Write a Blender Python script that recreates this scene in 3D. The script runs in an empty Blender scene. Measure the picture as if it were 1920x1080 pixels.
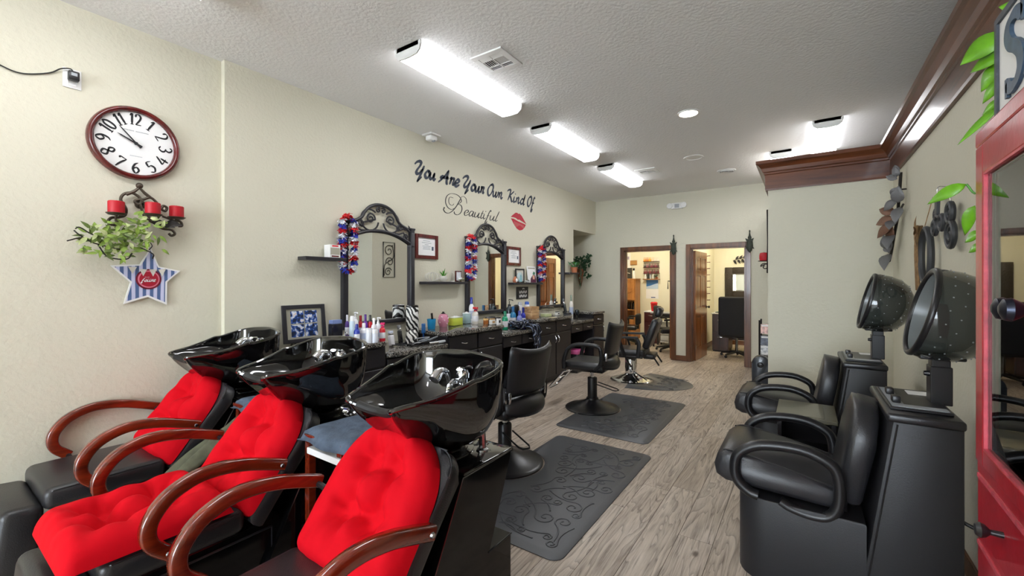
import bpy, bmesh, math, random
from math import sin, cos, pi, radians
from mathutils import Vector, Matrix, Euler

random.seed(7)
SC = bpy.context.scene
COL = SC.collection

# ---------------------------------------------------------------- camera, world, exposure
cam_data = bpy.data.cameras.new('camera')
cam = bpy.data.objects.new('camera', cam_data)
COL.objects.link(cam)
cam.location = (0, 0, 1.45)
cam.rotation_euler = (pi / 2, 0, 0.6017)
cam_data.sensor_width = 36
cam_data.lens = 15.0
cam_data.shift_y = -10 / 1920
cam_data.clip_start = 0.02
SC.camera = cam

world = bpy.data.worlds.new('sky')
SC.world = world
world.use_nodes = True
WN = world.node_tree
bg = WN.nodes['Background']
bg.inputs[0].default_value = (0.80, 0.90, 1.0, 1)
bg.inputs[1].default_value = 13.0

SC.view_settings.view_transform = 'Standard'
SC.view_settings.look = 'None'
SC.view_settings.gamma = 1
SC.view_settings.use_curve_mapping = False
SC.view_settings.exposure = 0.62
LAMP = 11.8          # glow of the ceiling light diffusers


# ---------------------------------------------------------------- materials
def lin(c):
    if isinstance(c, str):
        c = tuple(int(c[i:i + 2], 16) / 255 for i in (0, 2, 4))
    return tuple((v / 12.92 if v <= 0.04045 else ((v + 0.055) / 1.055) ** 2.4) for v in c) + (1,)


def mat(name, c, rough=0.5, metal=0.0, bump=0.0, bscale=80.0, coat=0.0, var=0.0, vscale=6.0, emit=0, spec=0.5, trans=0.0, alpha=1.0, sheen=0.0, detail=3.0):
    m = bpy.data.materials.new(name)
    m.use_nodes = True
    nt = m.node_tree
    p = nt.nodes['Principled BSDF']
    col = lin(c)
    p.inputs['Base Color'].default_value = col
    p.inputs['Roughness'].default_value = rough
    p.inputs['Metallic'].default_value = metal
    p.inputs['Specular IOR Level'].default_value = spec
    p.inputs['Coat Weight'].default_value = coat
    p.inputs['Coat Roughness'].default_value = 0.05
    p.inputs['Transmission Weight'].default_value = trans
    p.inputs['Alpha'].default_value = alpha
    p.inputs['Sheen Weight'].default_value = sheen
    if emit:
        p.inputs['Emission Color'].default_value = col
        p.inputs['Emission Strength'].default_value = emit
    tc = None
    if bump or var:
        tc = nt.nodes.new('ShaderNodeNewGeometry').outputs['Position']
    if bump:
        n = nt.nodes.new('ShaderNodeTexNoise')
        n.inputs['Scale'].default_value = bscale
        n.inputs['Detail'].default_value = detail
        b = nt.nodes.new('ShaderNodeBump')
        b.inputs['Strength'].default_value = bump
        b.inputs['Distance'].default_value = 0.01
        nt.links.new(tc, n.inputs['Vector'])
        nt.links.new(n.outputs['Fac'], b.inputs['Height'])
        nt.links.new(b.outputs['Normal'], p.inputs['Normal'])
    if var:
        n = nt.nodes.new('ShaderNodeTexNoise')
        n.inputs['Scale'].default_value = vscale
        n.inputs['Detail'].default_value = 5
        r = nt.nodes.new('ShaderNodeValToRGB')
        d = tuple(max(0, x * (1 - var)) for x in col[:3]) + (1,)
        l = tuple(min(1, x * (1 + var)) for x in col[:3]) + (1,)
        r.color_ramp.elements[0].color = d
        r.color_ramp.elements[1].color = l
        r.color_ramp.elements[0].position = 0.3
        r.color_ramp.elements[1].position = 0.7
        nt.links.new(tc, n.inputs['Vector'])
        nt.links.new(n.outputs['Fac'], r.inputs['Fac'])
        nt.links.new(r.outputs['Color'], p.inputs['Base Color'])
    return m


def wood(name, c1, c2, axis='Y', rough=0.35, scale=9.0, stretch=12.0, per_object=False, coat=0.0, bump=0.05, spec=0.5):
    """grain running along one axis, in world space"""
    m = bpy.data.materials.new(name)
    m.use_nodes = True
    nt = m.node_tree
    N, L = nt.nodes, nt.links
    p = N['Principled BSDF']
    p.inputs['Roughness'].default_value = rough
    p.inputs['Coat Weight'].default_value = coat
    p.inputs['Coat Roughness'].default_value = 0.08
    p.inputs['Specular IOR Level'].default_value = spec
    geo = N.new('ShaderNodeNewGeometry')
    mp = N.new('ShaderNodeMapping')
    s = {'X': (1 / stretch, 1, 1), 'Y': (1, 1 / stretch, 1), 'Z': (1, 1, 1 / stretch)}[axis]
    mp.inputs['Scale'].default_value = s
    src = geo.outputs['Position']
    if per_object:
        oi = N.new('ShaderNodeObjectInfo')
        mul = N.new('ShaderNodeVectorMath')
        mul.operation = 'MULTIPLY_ADD'
        cmb = N.new('ShaderNodeCombineXYZ')
        for k in range(3):
            L.new(oi.outputs['Random'], cmb.inputs[k])
        mul.inputs[1].default_value = (37.0, 61.0, 23.0)
        L.new(cmb.outputs[0], mul.inputs[0])
        L.new(src, mul.inputs[2])
        src = mul.outputs[0]
    L.new(src, mp.inputs['Vector'])
    n1 = N.new('ShaderNodeTexNoise')
    n1.inputs['Scale'].default_value = scale
    n1.inputs['Detail'].default_value = 8
    n1.inputs['Roughness'].default_value = 0.65
    n1.inputs['Distortion'].default_value = 0.6
    L.new(mp.outputs[0], n1.inputs['Vector'])
    r = N.new('ShaderNodeValToRGB')
    r.color_ramp.elements[0].color = lin(c1)
    r.color_ramp.elements[1].color = lin(c2)
    r.color_ramp.elements[0].position = 0.32
    r.color_ramp.elements[1].position = 0.66
    L.new(n1.outputs['Fac'], r.inputs['Fac'])
    L.new(r.outputs['Color'], p.inputs['Base Color'])
    b = N.new('ShaderNodeBump')
    b.inputs['Strength'].default_value = bump
    b.inputs['Distance'].default_value = 0.004
    L.new(n1.outputs['Fac'], b.inputs['Height'])
    L.new(b.outputs['Normal'], p.inputs['Normal'])
    return m


def plank_mat():
    """weathered grey-brown vinyl plank: fine grain, cathedral figure, knots, a tone of its own for each plank"""
    m = bpy.data.materials.new('grey_wood_plank')
    m.use_nodes = True
    nt = m.node_tree
    N, L = nt.nodes, nt.links
    p = N['Principled BSDF']
    p.inputs['Roughness'].default_value = 0.42
    p.inputs['Specular IOR Level'].default_value = 0.4
    geo = N.new('ShaderNodeNewGeometry')
    oi = N.new('ShaderNodeObjectInfo')
    cmb = N.new('ShaderNodeCombineXYZ')
    for k in range(3):
        L.new(oi.outputs['Random'], cmb.inputs[k])
    off = N.new('ShaderNodeVectorMath')
    off.operation = 'MULTIPLY_ADD'
    off.inputs[1].default_value = (37.0, 61.0, 23.0)
    L.new(cmb.outputs[0], off.inputs[0])
    L.new(geo.outputs['Position'], off.inputs[2])

    def noise(scale, sx, sy, detail, rough, dist):
        mp = N.new('ShaderNodeMapping')
        mp.inputs['Scale'].default_value = (sx, sy, 1)
        L.new(off.outputs[0], mp.inputs['Vector'])
        n = N.new('ShaderNodeTexNoise')
        n.inputs['Scale'].default_value = scale
        n.inputs['Detail'].default_value = detail
        n.inputs['Roughness'].default_value = rough
        n.inputs['Distortion'].default_value = dist
        L.new(mp.outputs[0], n.inputs['Vector'])
        return n.outputs['Fac']

    def ramp(fac, stops):
        r = N.new('ShaderNodeValToRGB')
        while len(r.color_ramp.elements) < len(stops):
            r.color_ramp.elements.new(0.5)
        for e, (pos, c) in zip(r.color_ramp.elements, stops):
            e.position = pos
            e.color = lin(c)
        L.new(fac, r.inputs['Fac'])
        return r.outputs['Color']

    def mix(kind, fac, a, b):
        x = N.new('ShaderNodeMix')
        x.data_type = 'RGBA'
        x.blend_type = kind
        if isinstance(fac, float):
            x.inputs['Factor'].default_value = fac
        else:
            L.new(fac, x.inputs['Factor'])
        L.new(a, x.inputs[6])
        L.new(b, x.inputs[7])
        return x.outputs[2]

    fig = noise(5.0, 1.6, 0.16, 3, 0.5, 0.9)
    # contour lines of a stretched noise give the cathedral grain
    mul = N.new('ShaderNodeMath')
    mul.operation = 'MULTIPLY'
    mul.inputs[1].default_value = 11.0
    L.new(fig, mul.inputs[0])
    fr = N.new('ShaderNodeMath')
    fr.operation = 'FRACT'
    L.new(mul.outputs[0], fr.inputs[0])
    lines = ramp(fr.outputs[0], [(0.0, '4b423c'), (0.10, '9c938b'), (0.5, 'cdc5bd'), (0.93, 'ddd6cf'), (1.0, '625a54')])
    fine = noise(30.0, 2.2, 0.10, 6, 0.7, 0.3)
    finec = ramp(fine, [(0.33, '675d56'), (0.48, 'c6beb6'), (0.68, 'eae4dd')])
    c = mix('MIX', 0.52, lines, finec)
    tone = ramp(oi.outputs['Random'], [(0.0, 'd6cabc'), (0.35, 'f2ece4'), (0.7, 'e2d7c9'), (1.0, 'fbf7f2')])
    c = mix('MULTIPLY', 0.75, c, tone)
    patch = ramp(noise(2.3, 1.2, 0.5, 4, 0.6, 0.4), [(0.32, 'c0b2a2'), (0.68, 'fffcf8')])
    c = mix('MULTIPLY', 0.6, c, patch)
    vor = N.new('ShaderNodeTexVoronoi')
    vor.inputs['Scale'].default_value = 3.1
    mpv = N.new('ShaderNodeMapping')
    mpv.inputs['Scale'].default_value = (1.6, 0.8, 1)
    L.new(off.outputs[0], mpv.inputs['Vector'])
    L.new(mpv.outputs[0], vor.inputs['Vector'])
    knot = ramp(vor.outputs['Distance'], [(0.02, '1c1613'), (0.055, '7c6f66'), (0.1, 'ffffff')])
    c = mix('MULTIPLY', 0.85, c, knot)
    L.new(c, p.inputs['Base Color'])
    b = N.new('ShaderNodeBump')
    b.inputs['Strength'].default_value = 0.10
    b.inputs['Distance'].default_value = 0.003
    L.new(fr.outputs[0], b.inputs['Height'])
    L.new(b.outputs['Normal'], p.inputs['Normal'])
    return m


def granite_mat():
    m = bpy.data.materials.new('dark_granite')
    m.use_nodes = True
    nt = m.node_tree
    N, L = nt.nodes, nt.links
    p = N['Principled BSDF']
    p.inputs['Roughness'].default_value = 0.08
    geo = N.new('ShaderNodeNewGeometry')
    v = N.new('ShaderNodeTexVoronoi')
    v.inputs['Scale'].default_value = 170
    L.new(geo.outputs['Position'], v.inputs['Vector'])
    r = N.new('ShaderNodeValToRGB')
    r.color_ramp.elements[0].color = lin('17181a')
    r.color_ramp.elements[1].color = lin('b5b0a6')
    r.color_ramp.elements[0].position = 0.45
    r.color_ramp.elements[1].position = 1.0
    sep = N.new('ShaderNodeSeparateColor')
    L.new(v.outputs['Color'], sep.inputs[0])
    L.new(sep.outputs[0], r.inputs['Fac'])
    L.new(r.outputs['Color'], p.inputs['Base Color'])
    return m


M = {}
M['wall'] = mat('beige_wall_paint', 'd4d0be', 0.75, bump=0.35, bscale=42, spec=0.25)
M['wall_warm'] = mat('cream_wall_paint', 'e7e2cb', 0.75, bump=0.2, bscale=60, spec=0.25)
M['ceiling'] = mat('textured_ceiling_paint', 'efefef', 0.85, bump=0.5, bscale=40, spec=0.2, detail=4)
M['trim_wood'] = wood('stained_trim_wood', '3a2113', '7b4a28', 'Z', 0.3, 10, 10, coat=0.3)
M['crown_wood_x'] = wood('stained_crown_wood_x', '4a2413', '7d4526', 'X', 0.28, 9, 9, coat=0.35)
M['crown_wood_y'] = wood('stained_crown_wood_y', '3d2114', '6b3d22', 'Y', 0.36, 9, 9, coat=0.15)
M['door_wood'] = wood('stained_door_wood', '4a2611', '94592b', 'Z', 0.28, 9, 10, coat=0.35)
M['plank'] = plank_mat()
M['subfloor'] = mat('dark_plank_joint', '4c4640', 0.9)
M['base_wood'] = wood('stained_baseboard_wood', '4a2c18', '7a4d2d', 'X', 0.35, 10, 10)
M['black_lacquer'] = mat('black_cabinet_lacquer', '222024', 0.38, spec=0.45, bump=0.03, bscale=200)
M['granite'] = granite_mat()
M['nickel'] = mat('brushed_nickel', 'c9c9cc', 0.22, 1.0)
M['chrome'] = mat('chrome', 'e8eaee', 0.06, 1.0)
M['dark_chrome'] = mat('dark_chrome', '6d6f74', 0.16, 1.0)
M['leather'] = mat('black_vinyl_leather', '1e1e21', 0.29, bump=0.10, bscale=260, spec=0.5)
M['leather_soft'] = mat('worn_black_vinyl', '28282b', 0.33, bump=0.12, bscale=200, spec=0.5, var=0.25, vscale=5)
M['vinyl'] = mat('matte_black_vinyl', '222225', 0.46, bump=0.10, bscale=260, spec=0.4)
M['black_plastic'] = mat('black_plastic', '17171a', 0.35)
M['satin_black'] = mat('satin_black_paint', '1a1a1d', 0.3, spec=0.5)
M['gloss_black'] = mat('glossy_black_porcelain', '0a0a0b', 0.04, coat=1.0, spec=0.6)
M['gloss_panel'] = mat('glossy_black_panel', '0a0a0b', 0.10, spec=0.35)
M['rubber'] = mat('black_rubber', '131314', 0.6)
M['red_cloth'] = mat('red_cotton', 'cb0519', 0.8, bump=0.25, bscale=16, spec=0.12)
M['arm_wood'] = wood('cherry_arm_wood', '451108', '842c15', 'Y', 0.14, 14, 8, coat=0.7, spec=0.6)
M['iron'] = mat('wrought_iron', '2b2724', 0.5, 0.4, bump=0.15, bscale=120)
M['frame_black'] = mat('black_mirror_frame', '26252b', 0.4, bump=0.05, bscale=90)
M['mirror'] = mat('mirror_glass', 'f2f4f4', 0.005, 1.0)
M['white'] = mat('white_plastic', 'e9e9e8', 0.4)
M['white_paint'] = mat('white_metal_paint', 'e4e4e2', 0.35)
M['paper'] = mat('white_paper', 'eeeeee', 0.7)
M['ink'] = mat('black_ink', '15151a', 0.6)
M['diffuser'] = mat('lit_diffuser', 'fbfcff', 0.5, emit=LAMP)
M['side_lens'] = mat('lit_side_lens', 'fbfcff', 0.5, emit=LAMP * 0.35)
M['can_glow'] = mat('lit_downlight', 'fff6e8', 0.5, emit=14)
M['warm_panel'] = mat('lit_warm_diffuser', 'fff3da', 0.5, emit=30)


# ---------------------------------------------------------------- mesh building
class B:
    def __init__(s):
        s.bm = bmesh.new()

    def _xf(s, verts, rot=None, at=None):
        if rot is not None:
            mx = rot if isinstance(rot, Matrix) else Euler(rot).to_matrix()
            bmesh.ops.rotate(s.bm, verts=verts, cent=(0, 0, 0), matrix=mx)
        if at is not None:
            bmesh.ops.translate(s.bm, verts=verts, vec=at)

    def box(s, c, size, bev=0.0, rot=None, seg=2, taper=None):
        r = bmesh.ops.create_cube(s.bm, size=1)
        vs = r['verts']
        for v in vs:
            v.co = Vector((v.co.x * size[0], v.co.y * size[1], v.co.z * size[2]))
            if taper and v.co.z > 0:
                v.co.x *= taper[0]
                v.co.y *= taper[1]
        s._xf(vs, rot, c)
        if bev:
            es = list({e for v in vs for e in v.link_edges})
            bmesh.ops.bevel(s.bm, geom=es, offset=bev, segments=seg, profile=0.5, affect='EDGES')
        return s

    def bb(s, x0, x1, y0, y1, z0, z1, bev=0.0, seg=2):
        return s.box(((x0 + x1) / 2, (y0 + y1) / 2, (z0 + z1) / 2), (abs(x1 - x0), abs(y1 - y0), abs(z1 - z0)), bev, None, seg)

    def tube(s, pts, r=0.01, seg=8, closed=False, flat=None, cap=True, up=None):
        """sweep a circle (or a flat ellipse/rectangle given by flat=(half width, half height)) along points"""
        P = [Vector(p) for p in pts]
        n = len(P)
        rs = r if isinstance(r, (list, tuple)) else [r] * n
        rings = []
        prev = None
        for i in range(n):
            a = P[i - 1] if (i > 0 or closed) else P[i]
            b = P[(i + 1) % n] if (i < n - 1 or closed) else P[i]
            t = (b - a)
            if t.length < 1e-9:
                t = Vector((0, 0, 1))
            t.normalize()
            if up is not None:
                nrm = Vector(up) - t * t.dot(Vector(up))
            elif prev is None:
                h = Vector((0, 0, 1)) if abs(t.z) < 0.9 else Vector((1, 0, 0))
                nrm = h - t * t.dot(h)
            else:
                nrm = prev - t * t.dot(prev)
            if nrm.length < 1e-6:
                nrm = Vector((1, 0, 0)) - t * t.x
            nrm.normalize()
            prev = nrm
            bi = t.cross(nrm)
            ring = []
            if flat and flat[0] == 'rect':
                w, hh = flat[1], flat[2]
                k = 0.72
                prof = [(w, hh * k), (w * k, hh), (-w * k, hh), (-w, hh * k), (-w, -hh * k), (-w * k, -hh), (w * k, -hh), (w, -hh * k)]
                for (u, v) in prof:
                    ring.append(s.bm.verts.new(P[i] + bi * u * rs[i] + nrm * v * rs[i]))
            else:
                for k in range(seg):
                    an = 2 * pi * k / seg
                    fx, fy = (flat if flat else (1, 1))
                    ring.append(s.bm.verts.new(P[i] + bi * cos(an) * rs[i] * fx + nrm * sin(an) * rs[i] * fy))
            rings.append(ring)
        m = len(rings[0])
        for i in range(n if closed else n - 1):
            A, C = rings[i], rings[(i + 1) % n]
            sh = 0
            if closed and i == n - 1:
                sh = min(range(m), key=lambda q: (A[0].co - C[q].co).length)
            for k in range(m):
                try:
                    s.bm.faces.new((A[k], A[(k + 1) % m], C[(k + 1 + sh) % m], C[(k + sh) % m]))
                except ValueError:
                    pass
        if cap and not closed:
            for rg in (rings[0][::-1], rings[-1]):
                try:
                    s.bm.faces.new(rg)
                except ValueError:
                    pass
        return s

    def cyl(s, p0, p1, r0, r1=None, seg=20):
        r1 = r0 if r1 is None else r1
        return s.tube([p0, p1], [r0, r1], seg)

    def lathe(s, prof, c=(0, 0, 0), seg=24, rot=None, sx=1.0, sy=1.0):
        vs, rings = [], []
        for (r, z) in prof:
            if r < 1e-6:
                v = s.bm.verts.new((0, 0, z))
                rings.append([v])
                vs.append(v)
            else:
                ring = [s.bm.verts.new((r * cos(2 * pi * k / seg) * sx, r * sin(2 * pi * k / seg) * sy, z)) for k in range(seg)]
                rings.append(ring)
                vs += ring
        for A, C in zip(rings, rings[1:]):
            if len(A) == 1 and len(C) == 1:
                continue
            for k in range(seg):
                k2 = (k + 1) % seg
                if len(A) == 1:
                    s.bm.faces.new((A[0], C[k2], C[k]))
                elif len(C) == 1:
                    s.bm.faces.new((A[k], A[k2], C[0]))
                else:
                    s.bm.faces.new((A[k], A[k2], C[k2], C[k]))
        s._xf(vs, rot, c)
        return s

    def prism(s, poly, a, b, axis='X', bev=0.0):
        """extrude a 2D outline; axis X: poly is (y,z); Y: (x,z); Z: (x,y)"""
        def P(u, v, w):
            return {'X': (w, u, v), 'Y': (u, w, v), 'Z': (u, v, w)}[axis]
        A = [s.bm.verts.new(P(u, v, a)) for u, v in poly]
        C = [s.bm.verts.new(P(u, v, b)) for u, v in poly]
        f1 = s.bm.faces.new(A[::-1])
        f2 = s.bm.faces.new(C)
        fs = [f1, f2]
        n = len(poly)
        for k in range(n):
            fs.append(s.bm.faces.new((A[k], A[(k + 1) % n], C[(k + 1) % n], C[k])))
        if bev:
            es = list({e for f in (f1, f2) for e in f.edges})
            bmesh.ops.bevel(s.bm, geom=es, offset=bev, segments=2, profile=0.5, affect='EDGES')
        return s

    def sphere(s, c, r, seg=16, rot=None):
        if not isinstance(r, (tuple, list)):
            r = (r, r, r)
        q = bmesh.ops.create_uvsphere(s.bm, u_segments=seg, v_segments=max(6, seg // 2), radius=1)
        for v in q['verts']:
            v.co = Vector((v.co.x * r[0], v.co.y * r[1], v.co.z * r[2]))
        s._xf(q['verts'], rot, c)
        return s

    def grid(s, f, nu, nv, cu=False, cv=False):
        V = [[s.bm.verts.new(f(i / (nu if cu else nu - 1), j / (nv if cv else nv - 1))) for j in range(nv)] for i in range(nu)]
        for i in range(nu if cu else nu - 1):
            for j in range(nv if cv else nv - 1):
                try:
                    s.bm.faces.new((V[i][j], V[(i + 1) % nu][j], V[(i + 1) % nu][(j + 1) % nv], V[i][(j + 1) % nv]))
                except ValueError:
                    pass
        return s

    def poly(s, pts):
        s.bm.faces.new([s.bm.verts.new(p) for p in pts])
        return s

    def move(s, at=(0, 0, 0), rot=None):
        s._xf(list(s.bm.verts), rot, at)
        return s


def obj(name, b, m, parent=None, world=False, smooth=True, angle=35, solid=0):
    """link the mesh as one object; world=True: built in world coordinates under a placed parent"""
    bm = b.bm
    bmesh.ops.remove_doubles(bm, verts=bm.verts, dist=1e-6)
    bmesh.ops.recalc_face_normals(bm, faces=bm.faces)
    me = bpy.data.meshes.new(name)
    bm.to_mesh(me)
    bm.free()
    me.materials.append(m if not isinstance(m, str) else M[m])
    if smooth:
        me.polygons.foreach_set('use_smooth', [True] * len(me.polygons))
        me.set_sharp_from_angle(angle=radians(angle))
    o = bpy.data.objects.new(name, me)
    COL.objects.link(o)
    if parent is not None:
        o.parent = parent
        if world:
            q = parent
            loc = Vector((0, 0, 0))
            while q is not None:
                loc += q.location
                q = q.parent
            o.location = -loc
    if solid:
        md = o.modifiers.new('thickness', 'SOLIDIFY')
        md.thickness = solid
    return o


def thing(name, label, cat, loc=(0, 0, 0), rz=0.0, group=None):
    o = bpy.data.objects.new(name, None)
    o.empty_display_size = 0.05
    COL.objects.link(o)
    o.location = loc
    o.rotation_euler = (0, 0, rz)
    o['label'] = label
    o['category'] = cat
    if group:
        o['group'] = group
    return o


def tag(o, label, cat, group=None):
    o['label'] = label
    o['category'] = cat
    if group:
        o['group'] = group
    return o


def struct(name, b, m, parent=None, smooth=False):
    o = obj(name, b, m, parent, smooth=smooth)
    if parent is None:
        o['kind'] = 'structure'
    return o


def dup(root, loc, rz, label, group=None):
    def cp(o, par):
        c = o.copy()
        COL.objects.link(c)
        c.parent = par
        for ch in list(o.children):
            cp(ch, c)
        return c
    r = cp(root, None)
    r.location = loc
    r.rotation_euler = (0, 0, rz)
    r['label'] = label
    if group:
        r['group'] = group
    return r


def smoothpts(pts, n=6, closed=False):
    """Catmull-Rom through points"""
    P = [Vector(p) for p in pts]
    out = []
    m = len(P)
    for i in range(m if closed else m - 1):
        p1, p2 = P[i], P[(i + 1) % m]
        p0 = P[i - 1] if (i > 0 or closed) else p1 * 2 - p2
        p3 = P[(i + 2) % m] if (i + 2 < m or closed) else p2 * 2 - p1
        for k in range(n):
            t = k / n
            out.append(0.5 * ((2 * p1) + (-p0 + p2) * t + (2 * p0 - 5 * p1 + 4 * p2 - p3) * t * t + (-p0 + 3 * p1 - 3 * p2 + p3) * t ** 3))
    if not closed:
        out.append(P[-1])
    return out


def spiral(c, r0, r1, a0, turns, n=18):
    """2D spiral points round c"""
    out = []
    for i in range(n + 1):
        t = i / n
        a = a0 + turns * 2 * pi * t
        r = r0 + (r1 - r0) * t
        out.append((c[0] + r * cos(a), c[1] + r * sin(a)))
    return out


def font_mesh(name, text, size, m, parent=None, loc=(0, 0, 0), rot=(0, 0, 0), depth=0.001, align='CENTER', sx=1.0, bold=0.0):
    cu = bpy.data.curves.new(name, 'FONT')
    cu.body = text
    cu.size = size
    cu.extrude = depth
    cu.offset = bold
    cu.align_x = align
    cu.align_y = 'CENTER'
    t = bpy.data.objects.new(name + '_tmp', cu)
    COL.objects.link(t)
    dg = bpy.context.evaluated_depsgraph_get()
    me = bpy.data.meshes.new_from_object(t.evaluated_get(dg))
    bpy.data.objects.remove(t)
    me.materials.clear()
    me.materials.append(m if not isinstance(m, str) else M[m])
    o = bpy.data.objects.new(name, me)
    COL.objects.link(o)
    o.parent = parent
    o.location = loc
    o.rotation_euler = rot
    o.scale = (sx, 1, 1)
    return o


ON_LEFT = (pi / 2, 0, pi / 2)      # lettering facing +x on the left wall

# ---------------------------------------------------------------- the room
XL, XS, YS0, YB, CZ = -3.65, -3.595, 1.42, 8.31, 3.127
XR, YP, XP = 0.67, 5.22, -0.32      # right wall, partition front, partition end
PZ = 2.715                           # top of the partition

b = B().bb(-5.6, 3.2, -6.6, 11.6, -0.06, -0.008)
floor = struct('floor', b, 'subfloor')
# planks run away along y, laid in staggered courses
PW, PL = 0.18, 1.22
plank_me = {}


def plank(x0, x1, y0, y1):
    key = (round(x1 - x0, 3), round(y1 - y0, 3))
    if key not in plank_me:
        w, l = key
        g = B().box((0, 0, -0.004), (w - 0.0016, l - 0.0016, 0.008), 0.0012, seg=1)
        o = obj('plank', g, 'plank', floor, smooth=False)
        plank_me[key] = o.data
    else:
        o = bpy.data.objects.new('plank', plank_me[key])
        COL.objects.link(o)
        o.parent = floor
    o.location = ((x0 + x1) / 2, (y0 + y1) / 2, 0)


def lay(x0, x1, y0, y1, starts):
    i = 0
    x = x0
    while x < x1 - 0.01:
        xe = min(x + PW, x1)
        y = y0
        ye = y0 + starts[i % len(starts)]
        while y < y1 - 0.01:
            yy = min(ye, y1)
            if not (x > XP + 0.02 and y > YP) and not (x > 0.75):
                plank(x, xe, y, yy)
            y = yy
            ye = y + PL
        x = xe
        i += 1


STARTS = (0.42, 1.05, 0.72, 0.2, 0.9, 0.55, 1.16, 0.33)
lay(-3.66, 0.70, 0.3, 8.38, STARTS)
# the floor behind the camera, and the rooms behind, too far or unseen to tell the planks apart
struct('floor_front', B().bb(-3.66, 0.7, -6.5, 0.3, -0.008, -0.0005), 'plank')
struct('floor_rooms', B().bb(-5.6, 0.75, 8.38, 11.4, -0.008, -0.0005), 'plank')
struct('floor_passage', B().bb(-5.6, -3.66, 7.0, 8.38, -0.008, -0.0005), 'plank')

struct('ceiling', B().bb(-5.6, 3.2, -6.6, 11.6, CZ, CZ + 0.1), 'ceiling')
struct('wall_left', B().bb(XL - 0.15, XL, -6.5, YS0 + 0.06, -0.05, CZ), 'wall')
struct('wall_left_far', B().bb(XL - 0.15, XS, YS0, 7.28, -0.05, CZ).bb(XL - 0.15, XS, 7.28, YB, 2.45, CZ), 'wall')
struct('wall_passage', B().bb(-5.6, XL - 0.15, 7.13, 7.28, -0.05, 2.45).bb(-5.7, -5.6, 7.0, YB, -0.05, 2.45), 'wall')
struct('ceiling_passage', B().bb(-5.6, XL - 0.15, 7.2, YB, 2.45, 2.55), 'wall')
D1, D2, DH = (-2.985, -2.06), (-1.735, -0.835), 2.08
back = B()
for x0, x1 in ((-5.6, D1[0]), (D1[1], D2[0]), (D2[1], 3.2)):
    back.bb(x0, x1, YB, YB + 0.12, -0.05, CZ)
for d in (D1, D2):
    back.bb(d[0], d[1], YB, YB + 0.12, DH, CZ)
struct('wall_back', back, 'wall')
struct('wall_right', B().bb(XR, XR + 0.12, -6.5, YP + 0.12, -0.05, 2.70), 'wall')
struct('wall_partition', B().bb(XP, XR, YP, YP + 0.12, -0.05, 2.70), 'wall')
struct('wall_partition_side', B().bb(XP, XP + 0.12, YP + 0.12, YB, -0.05, 2.70), 'wall')
struct('ceiling_partition', B().bb(XP + 0.12, 3.2, YP + 0.12, YB, 2.60, 2.70).bb(XR + 0.12, 3.2, -6.5, YP + 0.12, 2.60, 2.70), 'subfloor')  # unseen lid, made dark to cut light bouncing up to the ceiling
struct('wall_outer_right', B().bb(3.2, 3.3, -6.5, 8.4, -0.05, CZ), 'wall')
# rooms behind the two doors
struct('wall_room', B().bb(-4.7, 0.7, 11.2, 11.3, -0.05, CZ).bb(-4.7, -4.6, YB + 0.12, 11.2, -0.05, CZ)
       .bb(-1.95, -1.80, YB + 0.12, 11.2, -0.05, CZ).bb(0.6, 0.7, YB + 0.12, 11.2, -0.05, CZ), 'wall_warm')
struct('wall_room_front', B().bb(-4.6, D1[0], YB + 0.12, YB + 0.13, -0.05, CZ).bb(D2[1], 0.6, YB + 0.12, YB + 0.13, -0.05, CZ), 'wall_warm')
# unseen shop front behind the camera, set back for even daylight: low wall, header, and open glass bays with daylight
struct('wall_front', B().bb(-3.8, 3.3, -6.6, -6.5, -0.05, 0.12).bb(-3.8, 3.3, -6.6, -6.5, 2.85, CZ)
       .bb(-3.8, -2.45, -6.6, -6.5, 0.12, 2.85).bb(0.60, 3.3, -6.6, -6.5, 0.12, 2.85), 'wall')  # solid left end shaped to keep window glare out of the back-room mirror
wf = B()
for x in (-2.42, -1.45, -0.44, 0.57):
    wf.bb(x - 0.03, x + 0.03, -6.58, -6.52, 0.12, 2.85)
wf.bb(-2.39, 0.54, -6.58, -6.52, 0.12, 0.18).bb(-2.39, 0.54, -6.58, -6.52, 2.79, 2.85)
struct('window_1', wf, 'white_paint')


def casing(name, d, mname='trim_wood'):
    t = 0.075
    g = B()
    g.bb(d[0] - t, d[0], YB - 0.02, YB, 0, DH + t, 0.004).bb(d[1], d[1] + t, YB - 0.02, YB, 0, DH + t, 0.004).bb(d[0], d[1], YB - 0.02, YB, DH, DH + t, 0.004)
    o = struct(name, g, mname)
    j = B()
    j.bb(d[0], d[0] + 0.02, YB - 0.005, YB + 0.14, 0, DH).bb(d[1] - 0.02, d[1], YB - 0.005, YB + 0.14, 0, DH).bb(d[0], d[1], YB - 0.005, YB + 0.14, DH - 0.02, DH)
    j.bb(d[0] + 0.02, d[0] + 0.032, YB + 0.05, YB + 0.09, 0, DH - 0.02).bb(d[1] - 0.032, d[1] - 0.02, YB + 0.05, YB + 0.09, 0, DH - 0.02)
    struct('door_jamb', j, mname, o)
    return o


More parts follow.
